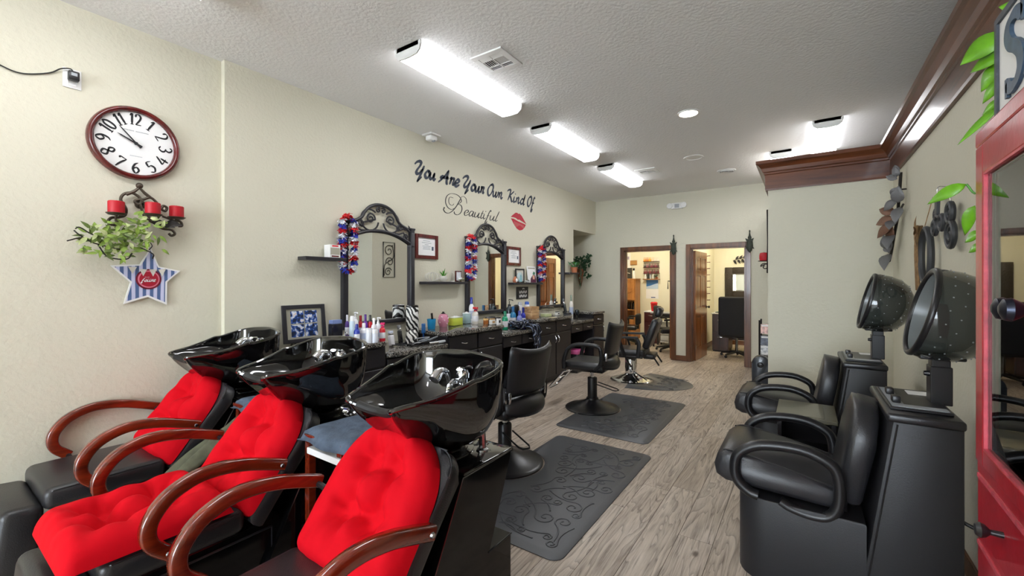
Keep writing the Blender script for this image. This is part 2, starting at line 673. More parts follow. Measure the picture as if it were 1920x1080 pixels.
def door_leaf(parent, w, h, loc, rz, knob_side=1):
    """six-panel leaf, hinge at origin, running along +x, 4 cm thick"""
    root = obj('leaf', B().bb(0, w, -0.008, 0.008, 0.008, h), 'door_wood', parent, smooth=False)
    root.location = loc
    root.rotation_euler = (0, 0, rz)
    st, ms = 0.105, 0.09
    cols = [(st, w / 2 - ms / 2), (w / 2 + ms / 2, w - st)]
    rows = [(0.24, 0.82), (0.98, 1.58), (1.68, h - 0.12)]
    fr = B()
    for s in (-1, 1):
        y0, y1 = (0.008, 0.021) if s > 0 else (-0.021, -0.008)
        for x0, x1 in ((0, st), (w / 2 - ms / 2, w / 2 + ms / 2), (w - st, w)):
            fr.bb(x0, x1, y0, y1, 0.008, h)
        for z0, z1 in ((0.008, 0.24), (0.82, 0.98), (1.58, 1.68), (h - 0.12, h)):
            for x0, x1 in cols:
                fr.bb(x0, x1, y0, y1, z0, z1)
    obj('leaf_frame', fr, 'door_wood', root, smooth=False)
    for x0, x1 in cols:
        for z0, z1 in rows:
            g = B()
            for s in (-1, 1):
                g.box(((x0 + x1) / 2, s * 0.012, (z0 + z1) / 2), (x1 - x0 - 0.05, 0.010, z1 - z0 - 0.05), 0.0049, seg=1)
            obj('panel', g, 'door_wood', root, smooth=False)
    kn = B()
    for s in (-1, 1):
        kn.lathe([(0.03, 0), (0.03, 0.006), (0.010, 0.010), (0.010, 0.035), (0.024, 0.045), (0.026, 0.058), (0.016, 0.068), (0, 0.07)], (w - 0.06, s * 0.021, 0.97), 14, rot=(-s * pi / 2, 0, 0))
    obj('door_knob', kn, 'iron', root)
    hg = B()
    for z in (0.25, 1.0, h - 0.2):
        hg.cyl((0, -0.024, z - 0.045), (0, -0.024, z + 0.045), 0.007, seg=8)
    obj('hinge', hg, 'nickel', root)
    return root


d1 = casing('door_1', D1)
d2 = casing('door_2', D2)
# first door stands open against the far side, out of sight but seen in the third mirror
door_leaf(d1, 0.88, 2.04, (D1[1] - 0.045, YB + 0.10, 0), radians(88))
# second door opens into its room, hinged at its near jamb
door_leaf(d2, 0.85, 2.04, (D2[0] + 0.05, YB + 0.10, 0), radians(87))

# baseboards
def base(name, x0, x1, y0, y1):
    struct(name, B().bb(x0, x1, y0, y1, 0, 0.10, 0.004), 'base_wood')


base('baseboard_back', D1[1] + 0.075, D2[0] - 0.075, YB - 0.014, YB)
base('baseboard_back_left', -5.5, D1[0] - 0.075, YB - 0.014, YB)
base('baseboard_back_right', D2[1] + 0.075, XP, YB - 0.014, YB)
base('baseboard_room', -1.80, -1.786, YB + 0.15, 11.2)
base('baseboard_room_back', -1.786, 0.6, 11.186, 11.2)
base('baseboard_right', XR - 0.014, XR, -6.5, YP)
base('baseboard_partition', XP, XR - 0.014, YP - 0.014, YP)
base('baseboard_left', XL, XL + 0.014, -6.5, YS0)

# crown band round the partition: flat fascia with a stepped crown on top
def crown_profile(depth):
    """(out, z) outline from the wall outwards"""
    return [(0, 2.415), (0.022, 2.415), (0.026, 2.43), (0.026, 2.575), (0.036, 2.582), (0.036, 2.598), (0.048, 2.606), (0.060, 2.640),
            (0.085, 2.672), (0.104, 2.682), (0.104, 2.715), (0, 2.715)]


cp = crown_profile(0)


def mitre(pf, run):
    """two profiles joined into a prism; run gives the two end planes as functions of the outward distance"""
    g = B()
    A = [g.bm.verts.new(run(o, z, 0)) for o, z in pf]
    C = [g.bm.verts.new(run(o, z, 1)) for o, z in pf]
    g.bm.faces.new(A)
    g.bm.faces.new(C[::-1])
    n = len(pf)
    for k in range(n):
        g.bm.faces.new((A[k], A[(k + 1) % n], C[(k + 1) % n], C[k]))
    return g


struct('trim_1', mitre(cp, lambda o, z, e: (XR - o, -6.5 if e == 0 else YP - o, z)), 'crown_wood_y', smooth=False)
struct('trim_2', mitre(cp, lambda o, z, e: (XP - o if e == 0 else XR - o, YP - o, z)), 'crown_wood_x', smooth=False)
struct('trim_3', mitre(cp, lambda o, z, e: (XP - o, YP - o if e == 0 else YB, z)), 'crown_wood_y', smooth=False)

# ---------------------------------------------------------------- backwash shampoo chairs
def interp(a, b, t):
    return a + (b - a) * t


def arm_curve():
    pts = [(1.03, 0.612), (0.93, 0.648), (0.85, 0.672), (0.76, 0.686), (0.68, 0.680), (0.60, 0.645), (0.55, 0.590), (0.532, 0.535), (0.545, 0.480), (0.60, 0.425)]
    return smoothpts([(0, y, z) for y, z in pts], 5)


def rim_curve():
    half = [(0.0, 1.075, 0.945), (0.085, 1.052, 0.962), (0.135, 1.03, 0.985), (0.165, 1.075, 0.995), (0.205, 1.16, 1.005), (0.243, 1.27, 1.030),
            (0.262, 1.335, 1.050), (0.268, 1.38, 1.052), (0.277, 1.46, 1.070), (0.262, 1.525, 1.088), (0.20, 1.565, 1.100), (0.10, 1.585, 1.108)]
    full = half + [(0.0, 1.592, 1.112)] + [(-x, y, z) for x, y, z in half[:0:-1]]
    return smoothpts(full, 4, closed=True)


def bowl_mesh():
    rim = rim_curve()
    n = len(rim)
    g = B()
    bot = Vector((0, 1.40, 0.735))
    ibot = Vector((0, 1.42, 0.835))
    T = [0, 0.06, 0.16, 0.28, 0.42, 0.56, 0.70, 0.82, 0.92, 1.0]

    def ring(t, inner):
        out = []
        for k, p in enumerate(rim):
            c = ibot if inner else bot
            r0 = 0.045 if inner else 0.115
            d = Vector((p.x, p.y - c.y, 0))
            L = d.length
            u = d / L if L > 1e-6 else Vector((0, -1, 0))
            if inner:
                L0 = L - 0.012
                fr = max(0.0, -u.y)
                s = (1 - t ** (2.6 - 1.2 * fr)) ** (1 / (1.9 - 0.5 * fr))
            else:
                L0 = L + 0.004
                fr = max(0.0, -u.y)
                s = (1 - t ** (2.5 - 1.3 * fr)) ** (1 / (2.0 - 0.8 * fr))
            R = r0 + (L0 - r0) * s
            z = p.z + (c.z - p.z) * t
            out.append(g.bm.verts.new((c.x + u.x * R, c.y + u.y * R, z)))
        return out
    outer = [ring(t, False) for t in T]
    inner = [ring(t, True) for t in T]
    for S, flip in ((outer, False), (inner, True)):
        for A, C in zip(S, S[1:]):
            for k in range(n):
                k2 = (k + 1) % n
                g.bm.faces.new((A[k], A[k2], C[k2], C[k]) if not flip else (A[k2], A[k], C[k], C[k2]))
    for k in range(n):
        k2 = (k + 1) % n
        g.bm.faces.new((inner[0][k], inner[0][k2], outer[0][k2], outer[0][k]))
    g.bm.faces.new(outer[-1])
    g.bm.faces.new(inner[-1][::-1])
    return g


def cushion(w, l, thick, nu=56, nv=72, tufts=(), round_top=0.0, puff=0.5, fold=0.5):
    """a stuffed pad lying in (x, y): soft edge, sewn tufts and the pull folds between them; bottom face at z=0"""
    g = B()
    half = w / 2

    def outline(v):
        # half width along the length; ends rounded
        y = v * l
        h = half
        if round_top > 0 and y > l - round_top:
            q = (y - (l - round_top)) / round_top
            h = half * math.sqrt(max(0.0, 1 - q ** 2.3)) * 0.99 + 0.001
        rb = 0.04
        if y < rb:
            q = 1 - y / rb
            h = half - rb * (1 - math.sqrt(max(0.0, 1 - q * q)))
        return h

    def height(a, v):
        e = max(0.0, 1 - abs(a) ** 4.2)
        e2 = 1.0
        for d in (v / 0.14, (1 - v) / 0.16):
            if d < 1:
                e2 = min(e2, max(0.0, 1 - (1 - d) ** 2.4))
        base_h = thick * (max(0.0, e) ** 0.5) * (e2 ** 0.5)
        x, y = a * half, v * l
        dip = 0.0
        for tx, ty in tufts:
            r2 = ((x - tx) / 0.055) ** 2 + ((y - ty) / 0.06) ** 2
            dip += 0.70 * math.exp(-r2)
            an = math.atan2(y - ty, x - tx)
            dd = math.hypot(x - tx, y - ty)
            dip += fold * 0.40 * math.exp(-(dd / 0.13) ** 2) * (0.5 + 0.5 * sin(an * 5 + tx * 31 + ty * 17)) ** 1.5 * (1 - math.exp(-(dd / 0.03) ** 2))
        for i in range(len(tufts)):
            for j in range(i + 1, len(tufts)):
                (ax, ay), (bx, by) = tufts[i], tufts[j]
                L = math.hypot(bx - ax, by - ay)
                if L < 0.24:
                    t = ((x - ax) * (bx - ax) + (y - ay) * (by - ay)) / (L * L)
                    if 0 < t < 1:
                        d = abs((x - ax) * (by - ay) - (y - ay) * (bx - ax)) / L
                        dip += 0.20 * math.exp(-(d / 0.030) ** 2)
        wr = 0.035 * sin(x * 46 + y * 23 + 1.3) * sin(y * 31 - x * 12) + 0.03 * sin(x * 83 + y * 9)
        return base_h * (1 - min(0.72, dip) + wr * fold)
    top = []
    for i in range(nu + 1):
        row = []
        for j in range(nv + 1):
            a = -1 + 2 * i / nu
            a = math.copysign(abs(a) ** 0.85, a)
            v = j / nv
            row.append(g.bm.verts.new((a * outline(v), v * l, max(0.004, height(a, v)))))
        top.append(row)
    bot = [[g.bm.verts.new((p.co.x * 0.96, p.co.y, 0.0)) for p in row] for row in top]
    for i in range(nu):
        for j in range(nv):
            g.bm.faces.new((top[i][j], top[i + 1][j], top[i + 1][j + 1], top[i][j + 1]))
            g.bm.faces.new((bot[i][j], bot[i][j + 1], bot[i + 1][j + 1], bot[i + 1][j]))
    for i in range(nu):
        g.bm.faces.new((top[i][0], bot[i][0], bot[i + 1][0], top[i + 1][0]))
        g.bm.faces.new((top[i][nv], top[i + 1][nv], bot[i + 1][nv], bot[i][nv]))
    for j in range(nv):
        g.bm.faces.new((top[0][j], top[0][j + 1], bot[0][j + 1], bot[0][j]))
        g.bm.faces.new((top[nu][j], bot[nu][j], bot[nu][j + 1], top[nu][j + 1]))
    return g


BACK_TILT = math.atan2(0.36, 0.27)         # slope of the backrest


def shampoo_chair(xc, label):
    Y0 = 1.0
    t = thing('shampoo_chair', label, 'shampoo chair', (xc, Y0, 0), 0, 'backwash shampoo chairs along the left wall')

    def part(name, g, m, parent=t, angle=35, smooth=True):
        if parent is t:
            g.move((0, -Y0, 0))
        return obj(name, g, m, parent, angle=angle, smooth=smooth)
    # rear pedestal: leaning box, with a step at the bottom
    prof = [(1.60, 0.69), (1.60, 0.665), (1.43, 0.31), (1.60, 0.31), (1.60, 0.0), (0.98, 0.0), (0.98, 0.13), (1.115, 0.39), (1.267, 0.685)]
    part('pedestal', B().prism(prof, -0.262, 0.262, 'X', 0.006), 'gloss_panel', smooth=False)
    for s in (-1, 1):
        part('edge_trim', B().tube([(s * 0.262, y, z) for y, z in ((1.60, 0.69), (1.267, 0.685), (1.115, 0.39), (0.98, 0.13))], 0.0035, 6), 'dark_chrome')
        part('step_trim', B().tube([(s * 0.262, 1.43, 0.31), (s * 0.262, 1.60, 0.31)], 0.0035, 6), 'dark_chrome')
    part('tray', B().bb(-0.265, 0.265, 1.27, 1.605, 0.69, 0.702, 0.004), 'gloss_black')
    # under-seat box with a framed panel on each side
    bx = [(1.06, 0.0), (0.56, 0.0), (0.46, 0.335), (1.06, 0.335)]
    part('seat_box', B().prism(bx, -0.235, 0.235, 'X', 0.006), 'gloss_panel', smooth=False)
    for s in (-1, 1):
        q = B()
        loop = [(1.02, 0.06), (0.62, 0.06), (0.52, 0.30), (1.02, 0.30)]
        q.tube([(s * 0.236, y, z) for y, z in loop], 0.006, 6, closed=True)
        part('panel_frame', q, 'satin_black')
    part('recline_knob', B().sphere((0.262, 0.66, 0.30), (0.022, 0.02, 0.02), 12).cyl((0.235, 0.66, 0.30), (0.262, 0.66, 0.30), 0.009, seg=10), 'chrome')
    # seat, leg rest
    part('seat', B().bb(-0.262, 0.262, 0.415, 0.90, 0.335, 0.445, 0.038, 4), 'leather_soft')
    part('seat_piping', B().tube([(-0.252, 0.87, 0.43), (-0.252, 0.45, 0.43), (-0.235, 0.43, 0.428), (0.235, 0.43, 0.428), (0.252, 0.45, 0.43), (0.252, 0.87, 0.43)], 0.004, 6), 'leather')
    lg = B().box((0, 0, 0), (0.51, 0.15, 0.36), 0.04, None, 4)
    lg.move((0, 0.335, 0.205), (radians(-6), 0, 0))
    part('leg_rest', lg, 'leather_soft')
    # backrest: slab leaning back, rounded at the top
    W, H = 0.275, 0.53
    pts = []
    r = 0.09
    for cx, cy, a0 in ((W - r, H - r, 0), (-(W - r), H - r, 90)):
        for k in range(7):
            a = radians(a0 + 15 * k)
            pts.append((cx + r * cos(a), cy + r * sin(a)))
    pts += [(-W, 0), (W, 0)]
    bk = B().prism(pts, -0.075, 0.0, 'Z', 0.022)
    bk.move((0, 0, 0), (BACK_TILT, 0, 0)).move((0, 0.905, 0.375))
    part('backrest', bk, 'leather_soft')
    pb = B()
    pb.tube(smoothpts([(x * 1.005, y, -0.006) for x, y in pts[:14]] + [(-W, 0.05, -0.006)], 2), 0.0045, 6)
    pb.move((0, 0, 0), (BACK_TILT, 0, 0)).move((0, 0.905, 0.375))
    part('backrest_piping', pb, 'leather')
    # bent wood arms with their bolts
    for s in (-1, 1):
        cur = [Vector((s * 0.33, p.y, p.z)) for p in arm_curve()]
        a = part('armrest', B().tube(cur, 1.0, flat=('rect', 0.021, 0.025), up=None), 'arm_wood', angle=50)
        for yy, zz in ((1.012, 0.616), (0.59, 0.433)):
            bl = B().cyl((s * 0.348, yy, zz), (s * 0.358, yy, zz), 0.011, 0.008, 12)
            obj('bolt', bl.move((0, -Y0, 0)), 'nickel', a)
        part('arm_bracket', B().cyl((s * 0.26, 1.012, 0.605), (s * 0.33, 1.012, 0.612), 0.012, seg=8), 'satin_black')
        part('arm_bracket', B().cyl((s * 0.25, 0.60, 0.42), (s * 0.33, 0.595, 0.43), 0.012, seg=8), 'satin_black')
    # bowl
    bowl = part('bowl', bowl_mesh(), 'gloss_black', angle=60)
    rim = B().tube(rim_curve(), 0.0095, 8, closed=True)
    rim.move((0, -Y0, 0))
    obj('rim', rim, 'gloss_black', bowl)
    dr = B().lathe([(0.026, 0.0), (0.026, 0.006), (0.016, 0.006), (0.012, 0.001)], (0, 1.42, 0.8355), 16)
    dr.move((0, -Y0, 0))
    obj('drain', dr, 'chrome', bowl)
    part('bowl_neck', B().lathe([(0.16, 0), (0.16, 0.008), (0.13, 0.012), (0.135, 0.018), (0.12, 0.024), (0.125, 0.032), (0.115, 0.04)], (0, 1.40, 0.70), 28), 'gloss_black')
    # neck rest over the front dip of the bowl
    nr = B().tube(smoothpts([(-0.10, 1.052, 0.966), (-0.05, 1.068, 0.952), (0, 1.076, 0.948), (0.05, 1.068, 0.952), (0.10, 1.052, 0.966)], 5), 0.017, 10)
    part('neck_rest', nr, 'rubber')
    # mixer tap, spray head in its holder, hose
    fx, fy, fz = 0.055, 1.505, 0.955
    tp = B()
    tp.lathe([(0.034, 0), (0.034, 0.008), (0.022, 0.014), (0.022, 0.05), (0.030, 0.056), (0.031, 0.075), (0.022, 0.09), (0.0, 0.094)], (fx, fy, fz), 18)
    tp.tube(smoothpts([(fx, fy - 0.01, fz + 0.035), (fx, fy - 0.06, fz + 0.05), (fx + 0.005, fy - 0.10, fz + 0.03), (fx + 0.005, fy - 0.105, fz + 0.0)], 4), [0.012] * 13, 10)
    tp.cyl((fx, fy, fz - 0.06), (fx, fy, fz + 0.005), 0.016, seg=12)
    tap = part('tap', tp, 'chrome')
    lv = B().tube([(fx, fy, fz + 0.09), (fx + 0.03, fy - 0.04, fz + 0.108), (fx + 0.055, fy - 0.085, fz + 0.112)], [0.011, 0.010, 0.013], 8, flat=(1.2, 0.55))
    lv.move((0, -Y0, 0))
    obj('tap_lever', lv, 'chrome', tap)
    sp = B()
    hx = fx - 0.075
    sp.tube(smoothpts([(hx, fy - 0.01, fz + 0.02), (hx, fy - 0.03, fz + 0.075), (hx, fy - 0.075, fz + 0.085), (hx + 0.002, fy - 0.115, fz + 0.055)], 4), [0.011, 0.011, 0.012, 0.013, 0.014, 0.015, 0.016, 0.018, 0.021, 0.023, 0.025, 0.026, 0.026], 12)
    sp.cyl((hx, fy - 0.01, fz - 0.05), (hx, fy - 0.01, fz + 0.03), 0.014, seg=12)
    part('spray_head', sp, 'chrome')
    kn = B().sphere((0.0, 1.545, 1.035), (0.016, 0.016, 0.012), 14).cyl((0.0, 1.545, 0.98), (0.0, 1.545, 1.03), 0.012, seg=10)
    part('vacuum_breaker', kn, 'chrome')
    hs = B().tube(smoothpts([(0.175, 1.50, 0.702), (0.175, 1.50, 0.74), (0.168, 1.505, 0.78), (0.158, 1.51, 0.82), (0.15, 1.515, 0.86)], 4), [0.016] * 17, 10)
    hs.lathe([(0.028, 0), (0.028, 0.006), (0.018, 0.012)], (0.175, 1.50, 0.702), 14)
    part('hose', hs, 'nickel')
    return t


SX = (-3.285, -2.315, -1.365)
shampoo_chair(SX[0], 'black shampoo chair with red back pad, against the left wall')
shampoo_chair(SX[1], 'black shampoo chair covered by the long red two-part pad, middle of three')
shampoo_chair(SX[2], 'black shampoo chair with red back pad, nearest the black floor mats')

M['tuft'] = M['red_cloth']


def back_pad(xc, parent=None):
    l, w = 0.555, 0.545
    tf = [(-0.08, 0.20), (0.08, 0.20), (-0.075, 0.40), (0.075, 0.40)]
    g = cushion(w, l, 0.115, tufts=tf, round_top=0.27)
    g.move((0, 0, 0.002), (BACK_TILT, 0, 0)).move((xc, 0.905, 0.377))
    # shift up along the slope so that the foot rests on the seat
    k = 0.012
    g.move((0, k * cos(BACK_TILT), k * sin(BACK_TILT)))
    return g


def pad_thing(xc, label):
    t = thing('chair_pad', label, 'cushion', (xc, 0.92, 0.45), 0, 'red tufted pads on the shampoo chairs')
    obj('back_pad', back_pad(xc), 'red_cloth', t, world=True, angle=70)
    return t


pad_thing(SX[0], 'red tufted pad on the back of the shampoo chair by the left wall')
pm = pad_thing(SX[1], 'long red tufted pad with a seat section, on the middle shampoo chair')
pad_thing(SX[2], 'red tufted pad on the back of the shampoo chair nearest the mats')
sg = cushion(0.52, 0.53, 0.115, tufts=[(-0.08, 0.16), (0.08, 0.16), (-0.08, 0.36), (0.08, 0.36)], puff=0.6)
sg.move((SX[1] + 0.005, 0.318, 0.447))
obj('seat_pad', sg, 'red_cloth', pm, world=True, angle=70)

# towels on the gaps between the backwash units, and the little stand under one of them
M['towel'] = mat('slate_blue_towel', '4a5768', 0.9, bump=0.4, bscale=90, var=0.25, vscale=20)
M['olive'] = mat('olive_cloth', '5a5b48', 0.9, bump=0.2, bscale=60, var=0.25, vscale=18)


def towel(label, x0, x1, y0, y1, z):
    def f(u, v):
        x, y = interp(x0, x1, u), interp(y0, y1, v)
        e = min(u, 1 - u, v, 1 - v)
        return (x + 0.012 * sin(v * 9), y + 0.012 * sin(u * 8), z + 0.007 * sin(u * 7 + v * 3) * sin(v * 8) + 0.006 - (0.05 * (1 - e / 0.12) ** 2 if e < 0.12 else 0))
    o = obj('towel', B().grid(f, 18, 18), 'towel', solid=0.012, angle=80)
    return tag(o, label, 'towel')


st = thing('side_stand', 'small wooden stand with a white shelf, between two shampoo bowls', 'stand', (-1.86, 1.30, 0))
for dx in (-0.13, 0.13):
    for dy in (-0.14, 0.14):
        obj('leg', B().bb(dx - 0.018, dx + 0.018, dy - 0.018, dy + 0.018, 0, 0.70, 0.003), 'arm_wood', st, smooth=False)
obj('top', B().bb(-0.155, 0.155, -0.165, 0.165, 0.70, 0.72, 0.004), 'arm_wood', st, smooth=False)
obj('shelf', B().bb(-0.112, 0.15, -0.17, 0.15, 0.63, 0.66, 0.004), 'white', st, smooth=False)
obj('bottom_shelf', B().bb(-0.112, 0.112, -0.12, 0.12, 0.2, 0.22, 0.004), 'arm_wood', st, smooth=False)
towel('slate blue towel draped on the small stand beside the nearest bowl', -2.035, -1.66, 1.115, 1.46, 0.735)
st2 = thing('side_stand', 'small wooden stand between the wall bowl and the middle bowl', 'stand', (-2.80, 1.36, 0))
for dx in (-0.12, 0.12):
    for dy in (-0.12, 0.12):
        obj('leg', B().bb(dx - 0.018, dx + 0.018, dy - 0.018, dy + 0.018, 0, 0.68, 0.003), 'arm_wood', st2, smooth=False)
obj('top', B().bb(-0.15, 0.15, -0.15, 0.15, 0.68, 0.70, 0.004), 'arm_wood', st2, smooth=False)
towel('slate blue towel on the stand between the wall bowl and middle bowl', -2.96, -2.62, 1.20, 1.52, 0.715)


def fcl(u, v):
    x = interp(-2.95, -2.80, u)
    y = interp(0.86, 1.22, v)
    z = interp(0.36, 0.60, v) + 0.02 * sin(u * 9 + v * 4)
    return (x, y + 0.015 * sin(u * 7), z)


tag(obj('cloth', B().grid(fcl, 12, 14), 'olive', solid=0.014, angle=80), 'olive cloth hanging between the wall shampoo chair and middle chair', 'cloth')

# ---------------------------------------------------------------- anti-fatigue mats
M['mat'] = mat('dark_grey_mat_foam', '47494d', 0.40, bump=0.10, bscale=300, spec=0.5)


def round_rect(x0, x1, y0, y1, r, n=6):
    out = []
    for cx, cy, a0 in ((x1 - r, y1 - r, 0), (x0 + r, y1 - r, 90), (x0 + r, y0 + r, 180), (x1 - r, y0 + r, 270)):
        for k in range(n + 1):
            a = radians(a0 + 90 * k / n)
            out.append((cx + r * cos(a), cy + r * sin(a)))
    return out


def mat_body(out, edge=0.035, h=0.017):
    """slab with a sloping edge; the outline is counter-clockwise"""
    g = B()
    n = len(out)
    low = [g.bm.verts.new((x, y, 0.001)) for x, y in out]
    mid = [g.bm.verts.new((x, y, 0.005)) for x, y in out]
    inn = []
    for k in range(n):
        p0, p1, p2 = Vector(out[k - 1]), Vector(out[k]), Vector(out[(k + 1) % n])
        t = (p2 - p0).normalized()
        nrm = Vector((-t.y, t.x))
        q = p1 + nrm * edge
        inn.append(g.bm.verts.new((q.x, q.y, h)))
    for k in range(n):
        k2 = (k + 1) % n
        g.bm.faces.new((low[k], low[k2], mid[k2], mid[k]))
        g.bm.faces.new((mid[k], mid[k2], inn[k2], inn[k]))
    g.bm.faces.new(inn)
    g.bm.faces.new(low[::-1])
    return g


def scroll_relief(cx, cy, w, l, z, seed, skip=None):
    """raised vine scrolls: stems that end in curls, with buds"""
    rnd = random.Random(seed)
    g = B()

    def ribbon(p, r):
        g.tube([(x, y, z) for x, y in p], r, 6, flat=(1.0, 0.75), cap=True)

    def ok(p):
        return all(abs(x - cx) < w / 2 and abs(y - cy) < l / 2 and not (skip and math.hypot(x - skip[0], y - skip[1]) < skip[2]) for x, y in p)
    tries = 0
    made = 0
    seen = []
    while made < 40 and tries < 4000:
        tries += 1
        x, y = cx + rnd.uniform(-w / 2, w / 2), cy + rnd.uniform(-l / 2, l / 2)
        a = rnd.uniform(0, 2 * pi)
        R = rnd.uniform(0.03, 0.07)
        sg = rnd.choice((-1, 1))
        c = spiral((x, y), 0.010, R, a, sg * 1.35, 22)
        e = Vector(c[-1])
        tdir = (Vector(c[-1]) - Vector(c[-2])).normalized()
        side = Vector((-tdir.y, tdir.x)) * (-sg)
        L = rnd.uniform(0.10, 0.26)
        tail = [tuple(e + tdir * L * s + side * (L * 0.55) * s * s) for s in (0.2, 0.4, 0.6, 0.8, 1.0)]
        p = c + tail
        if ok(p) and all((Vector(a) - Vector(b_)).length > 0.022 for a in p[::2] for b_ in seen):
            seen += p[::2]
            ribbon(p, 0.0055)
            made += 1
            if rnd.random() < 0.6:
                q = Vector(tail[-1])
                g.sphere((q.x, q.y, z), (0.011, 0.011, 0.0035), 8)
    return g


def floor_mat(label, out, relief, group):
    xs, ys = [p[0] for p in out], [p[1] for p in out]
    t = thing('floor_mat', label, 'mat', ((min(xs) + max(xs)) / 2, (min(ys) + max(ys)) / 2, 0), 0, group)
    obj('slab', mat_body(out), 'mat', t, world=True, angle=20)
    r = obj('embossed_scroll', relief, 'mat', t, world=True)
    r['kind'] = 'stuff'
    return t


def cut_mat(x0, x1, y0, y1, bc, br):
    """rounded mat with a round bite for a chair base in its left edge"""
    o = round_rect(x0, x1, y0, y1, 0.07)
    left = [p for p in o]
    # walk the outline and replace the straight left side by the bite
    dx = x0 - bc[0]
    dy = math.sqrt(max(0, br * br - dx * dx))
    a0 = math.atan2(dy, dx)
    arc = [(bc[0] + br * cos(a0 - 2 * a0 * k / 22), bc[1] + br * sin(a0 - 2 * a0 * k / 22)) for k in range(23)]
    top = [p for p in left if p[1] > (y0 + y1) / 2]
    low = [p for p in left if p[1] <= (y0 + y1) / 2]
    return top + arc + low


G_MAT = 'anti-fatigue mats beside the styling chairs'
CH = ((-2.00, 2.81), (-2.03, 4.60), (-2.14, 6.25))
floor_mat('dark grey rectangular mat with embossed vines, in front of the other two mats',
          cut_mat(-1.93, -1.045, 1.945, 3.60, CH[0], 0.322), scroll_relief(-1.42, 2.77, 0.66, 1.50, 0.0175, 3, (CH[0][0], CH[0][1], 0.42)), G_MAT)
floor_mat('dark grey rectangular mat with embossed vines, under the middle styling chair',
          cut_mat(-2.10, -1.16, 3.81, 5.36, CH[1], 0.322), scroll_relief(-1.58, 4.58, 0.66, 1.38, 0.0175, 5, (CH[1][0], CH[1][1], 0.42)), G_MAT)
half = [(-2.14 + 0.86 * cos(radians(a)), 6.28 + 0.56 * sin(radians(a))) for a in range(-84, 85, 7)]
bite = [(CH[2][0] + 0.312 * cos(radians(a)), CH[2][1] + 0.312 * sin(radians(a))) for a in range(80, -81, -8)]
floor_mat('half-round dark mat beside the reclining barber chair', half + bite,
          scroll_relief(-1.64, 6.28, 0.46, 0.72, 0.0175, 11, (CH[2][0], CH[2][1], 0.40)), G_MAT)


# ---------------------------------------------------------------- styling chairs (built facing -x)
def curved_back(w, z0, z1, x0, lean, dip, curve, thick, top_round=0.05):
    def f(u, v):
        a = (u - 0.5) * 2
        h = z0 + (z1 - z0) * v
        h -= dip * (1 - a * a) * v ** 3
        ww = w / 2 * (1 - 0.10 * (1 - v) ** 2)
        if v > 0.9:
            ww -= 0.018 * ((v - 0.9) / 0.1) ** 2
        return (x0 + lean * v - curve * (a * a) * (0.6 + 0.4 * v), a * ww, h)
    g = B()
    nu, nv = 17, 15

    def shell(off):
        V = []
        for i in range(nu):
            row = []
            for j in range(nv):
                u, v = i / (nu - 1), j / (nv - 1)
                p = Vector(f(u, v))
                e = min(u, 1 - u) * 2
                k = (1 - (1 - min(1, e * 4)) ** 2) ** 0.5 if e < 0.25 else 1
                kv = min(v, 1 - v)
                k2 = (1 - (1 - min(1, kv * 8)) ** 2) ** 0.5 if kv < 0.125 else 1
                row.append(g.bm.verts.new(p + Vector((off * max(0.12, k * k2), 0, 0))))
            V.append(row)
        return V
    A, C = shell(-thick / 2), shell(thick / 2)
    for i in range(nu - 1):
        for j in range(nv - 1):
            g.bm.faces.new((A[i][j], A[i + 1][j], A[i + 1][j + 1], A[i][j + 1]))
            g.bm.faces.new((C[i][j], C[i][j + 1], C[i + 1][j + 1], C[i + 1][j]))
    for i in range(nu - 1):
        for j in (0, nv - 1):
            g.bm.faces.new((A[i][j], A[i + 1][j], C[i + 1][j], C[i][j]))
    for j in range(nv - 1):
        for i in (0, nu - 1):
            g.bm.faces.new((A[i][j], A[i][j + 1], C[i][j + 1], C[i][j]))
    return g


def base_disc(r, metal):
    return B().lathe([(r, 0.001), (r, 0.012), (r - 0.012, 0.020), (r - 0.03, 0.022), (r * 0.62, 0.048), (r * 0.32, 0.085), (0.072, 0.105), (0.066, 0.125), (0, 0.125)], seg=48)


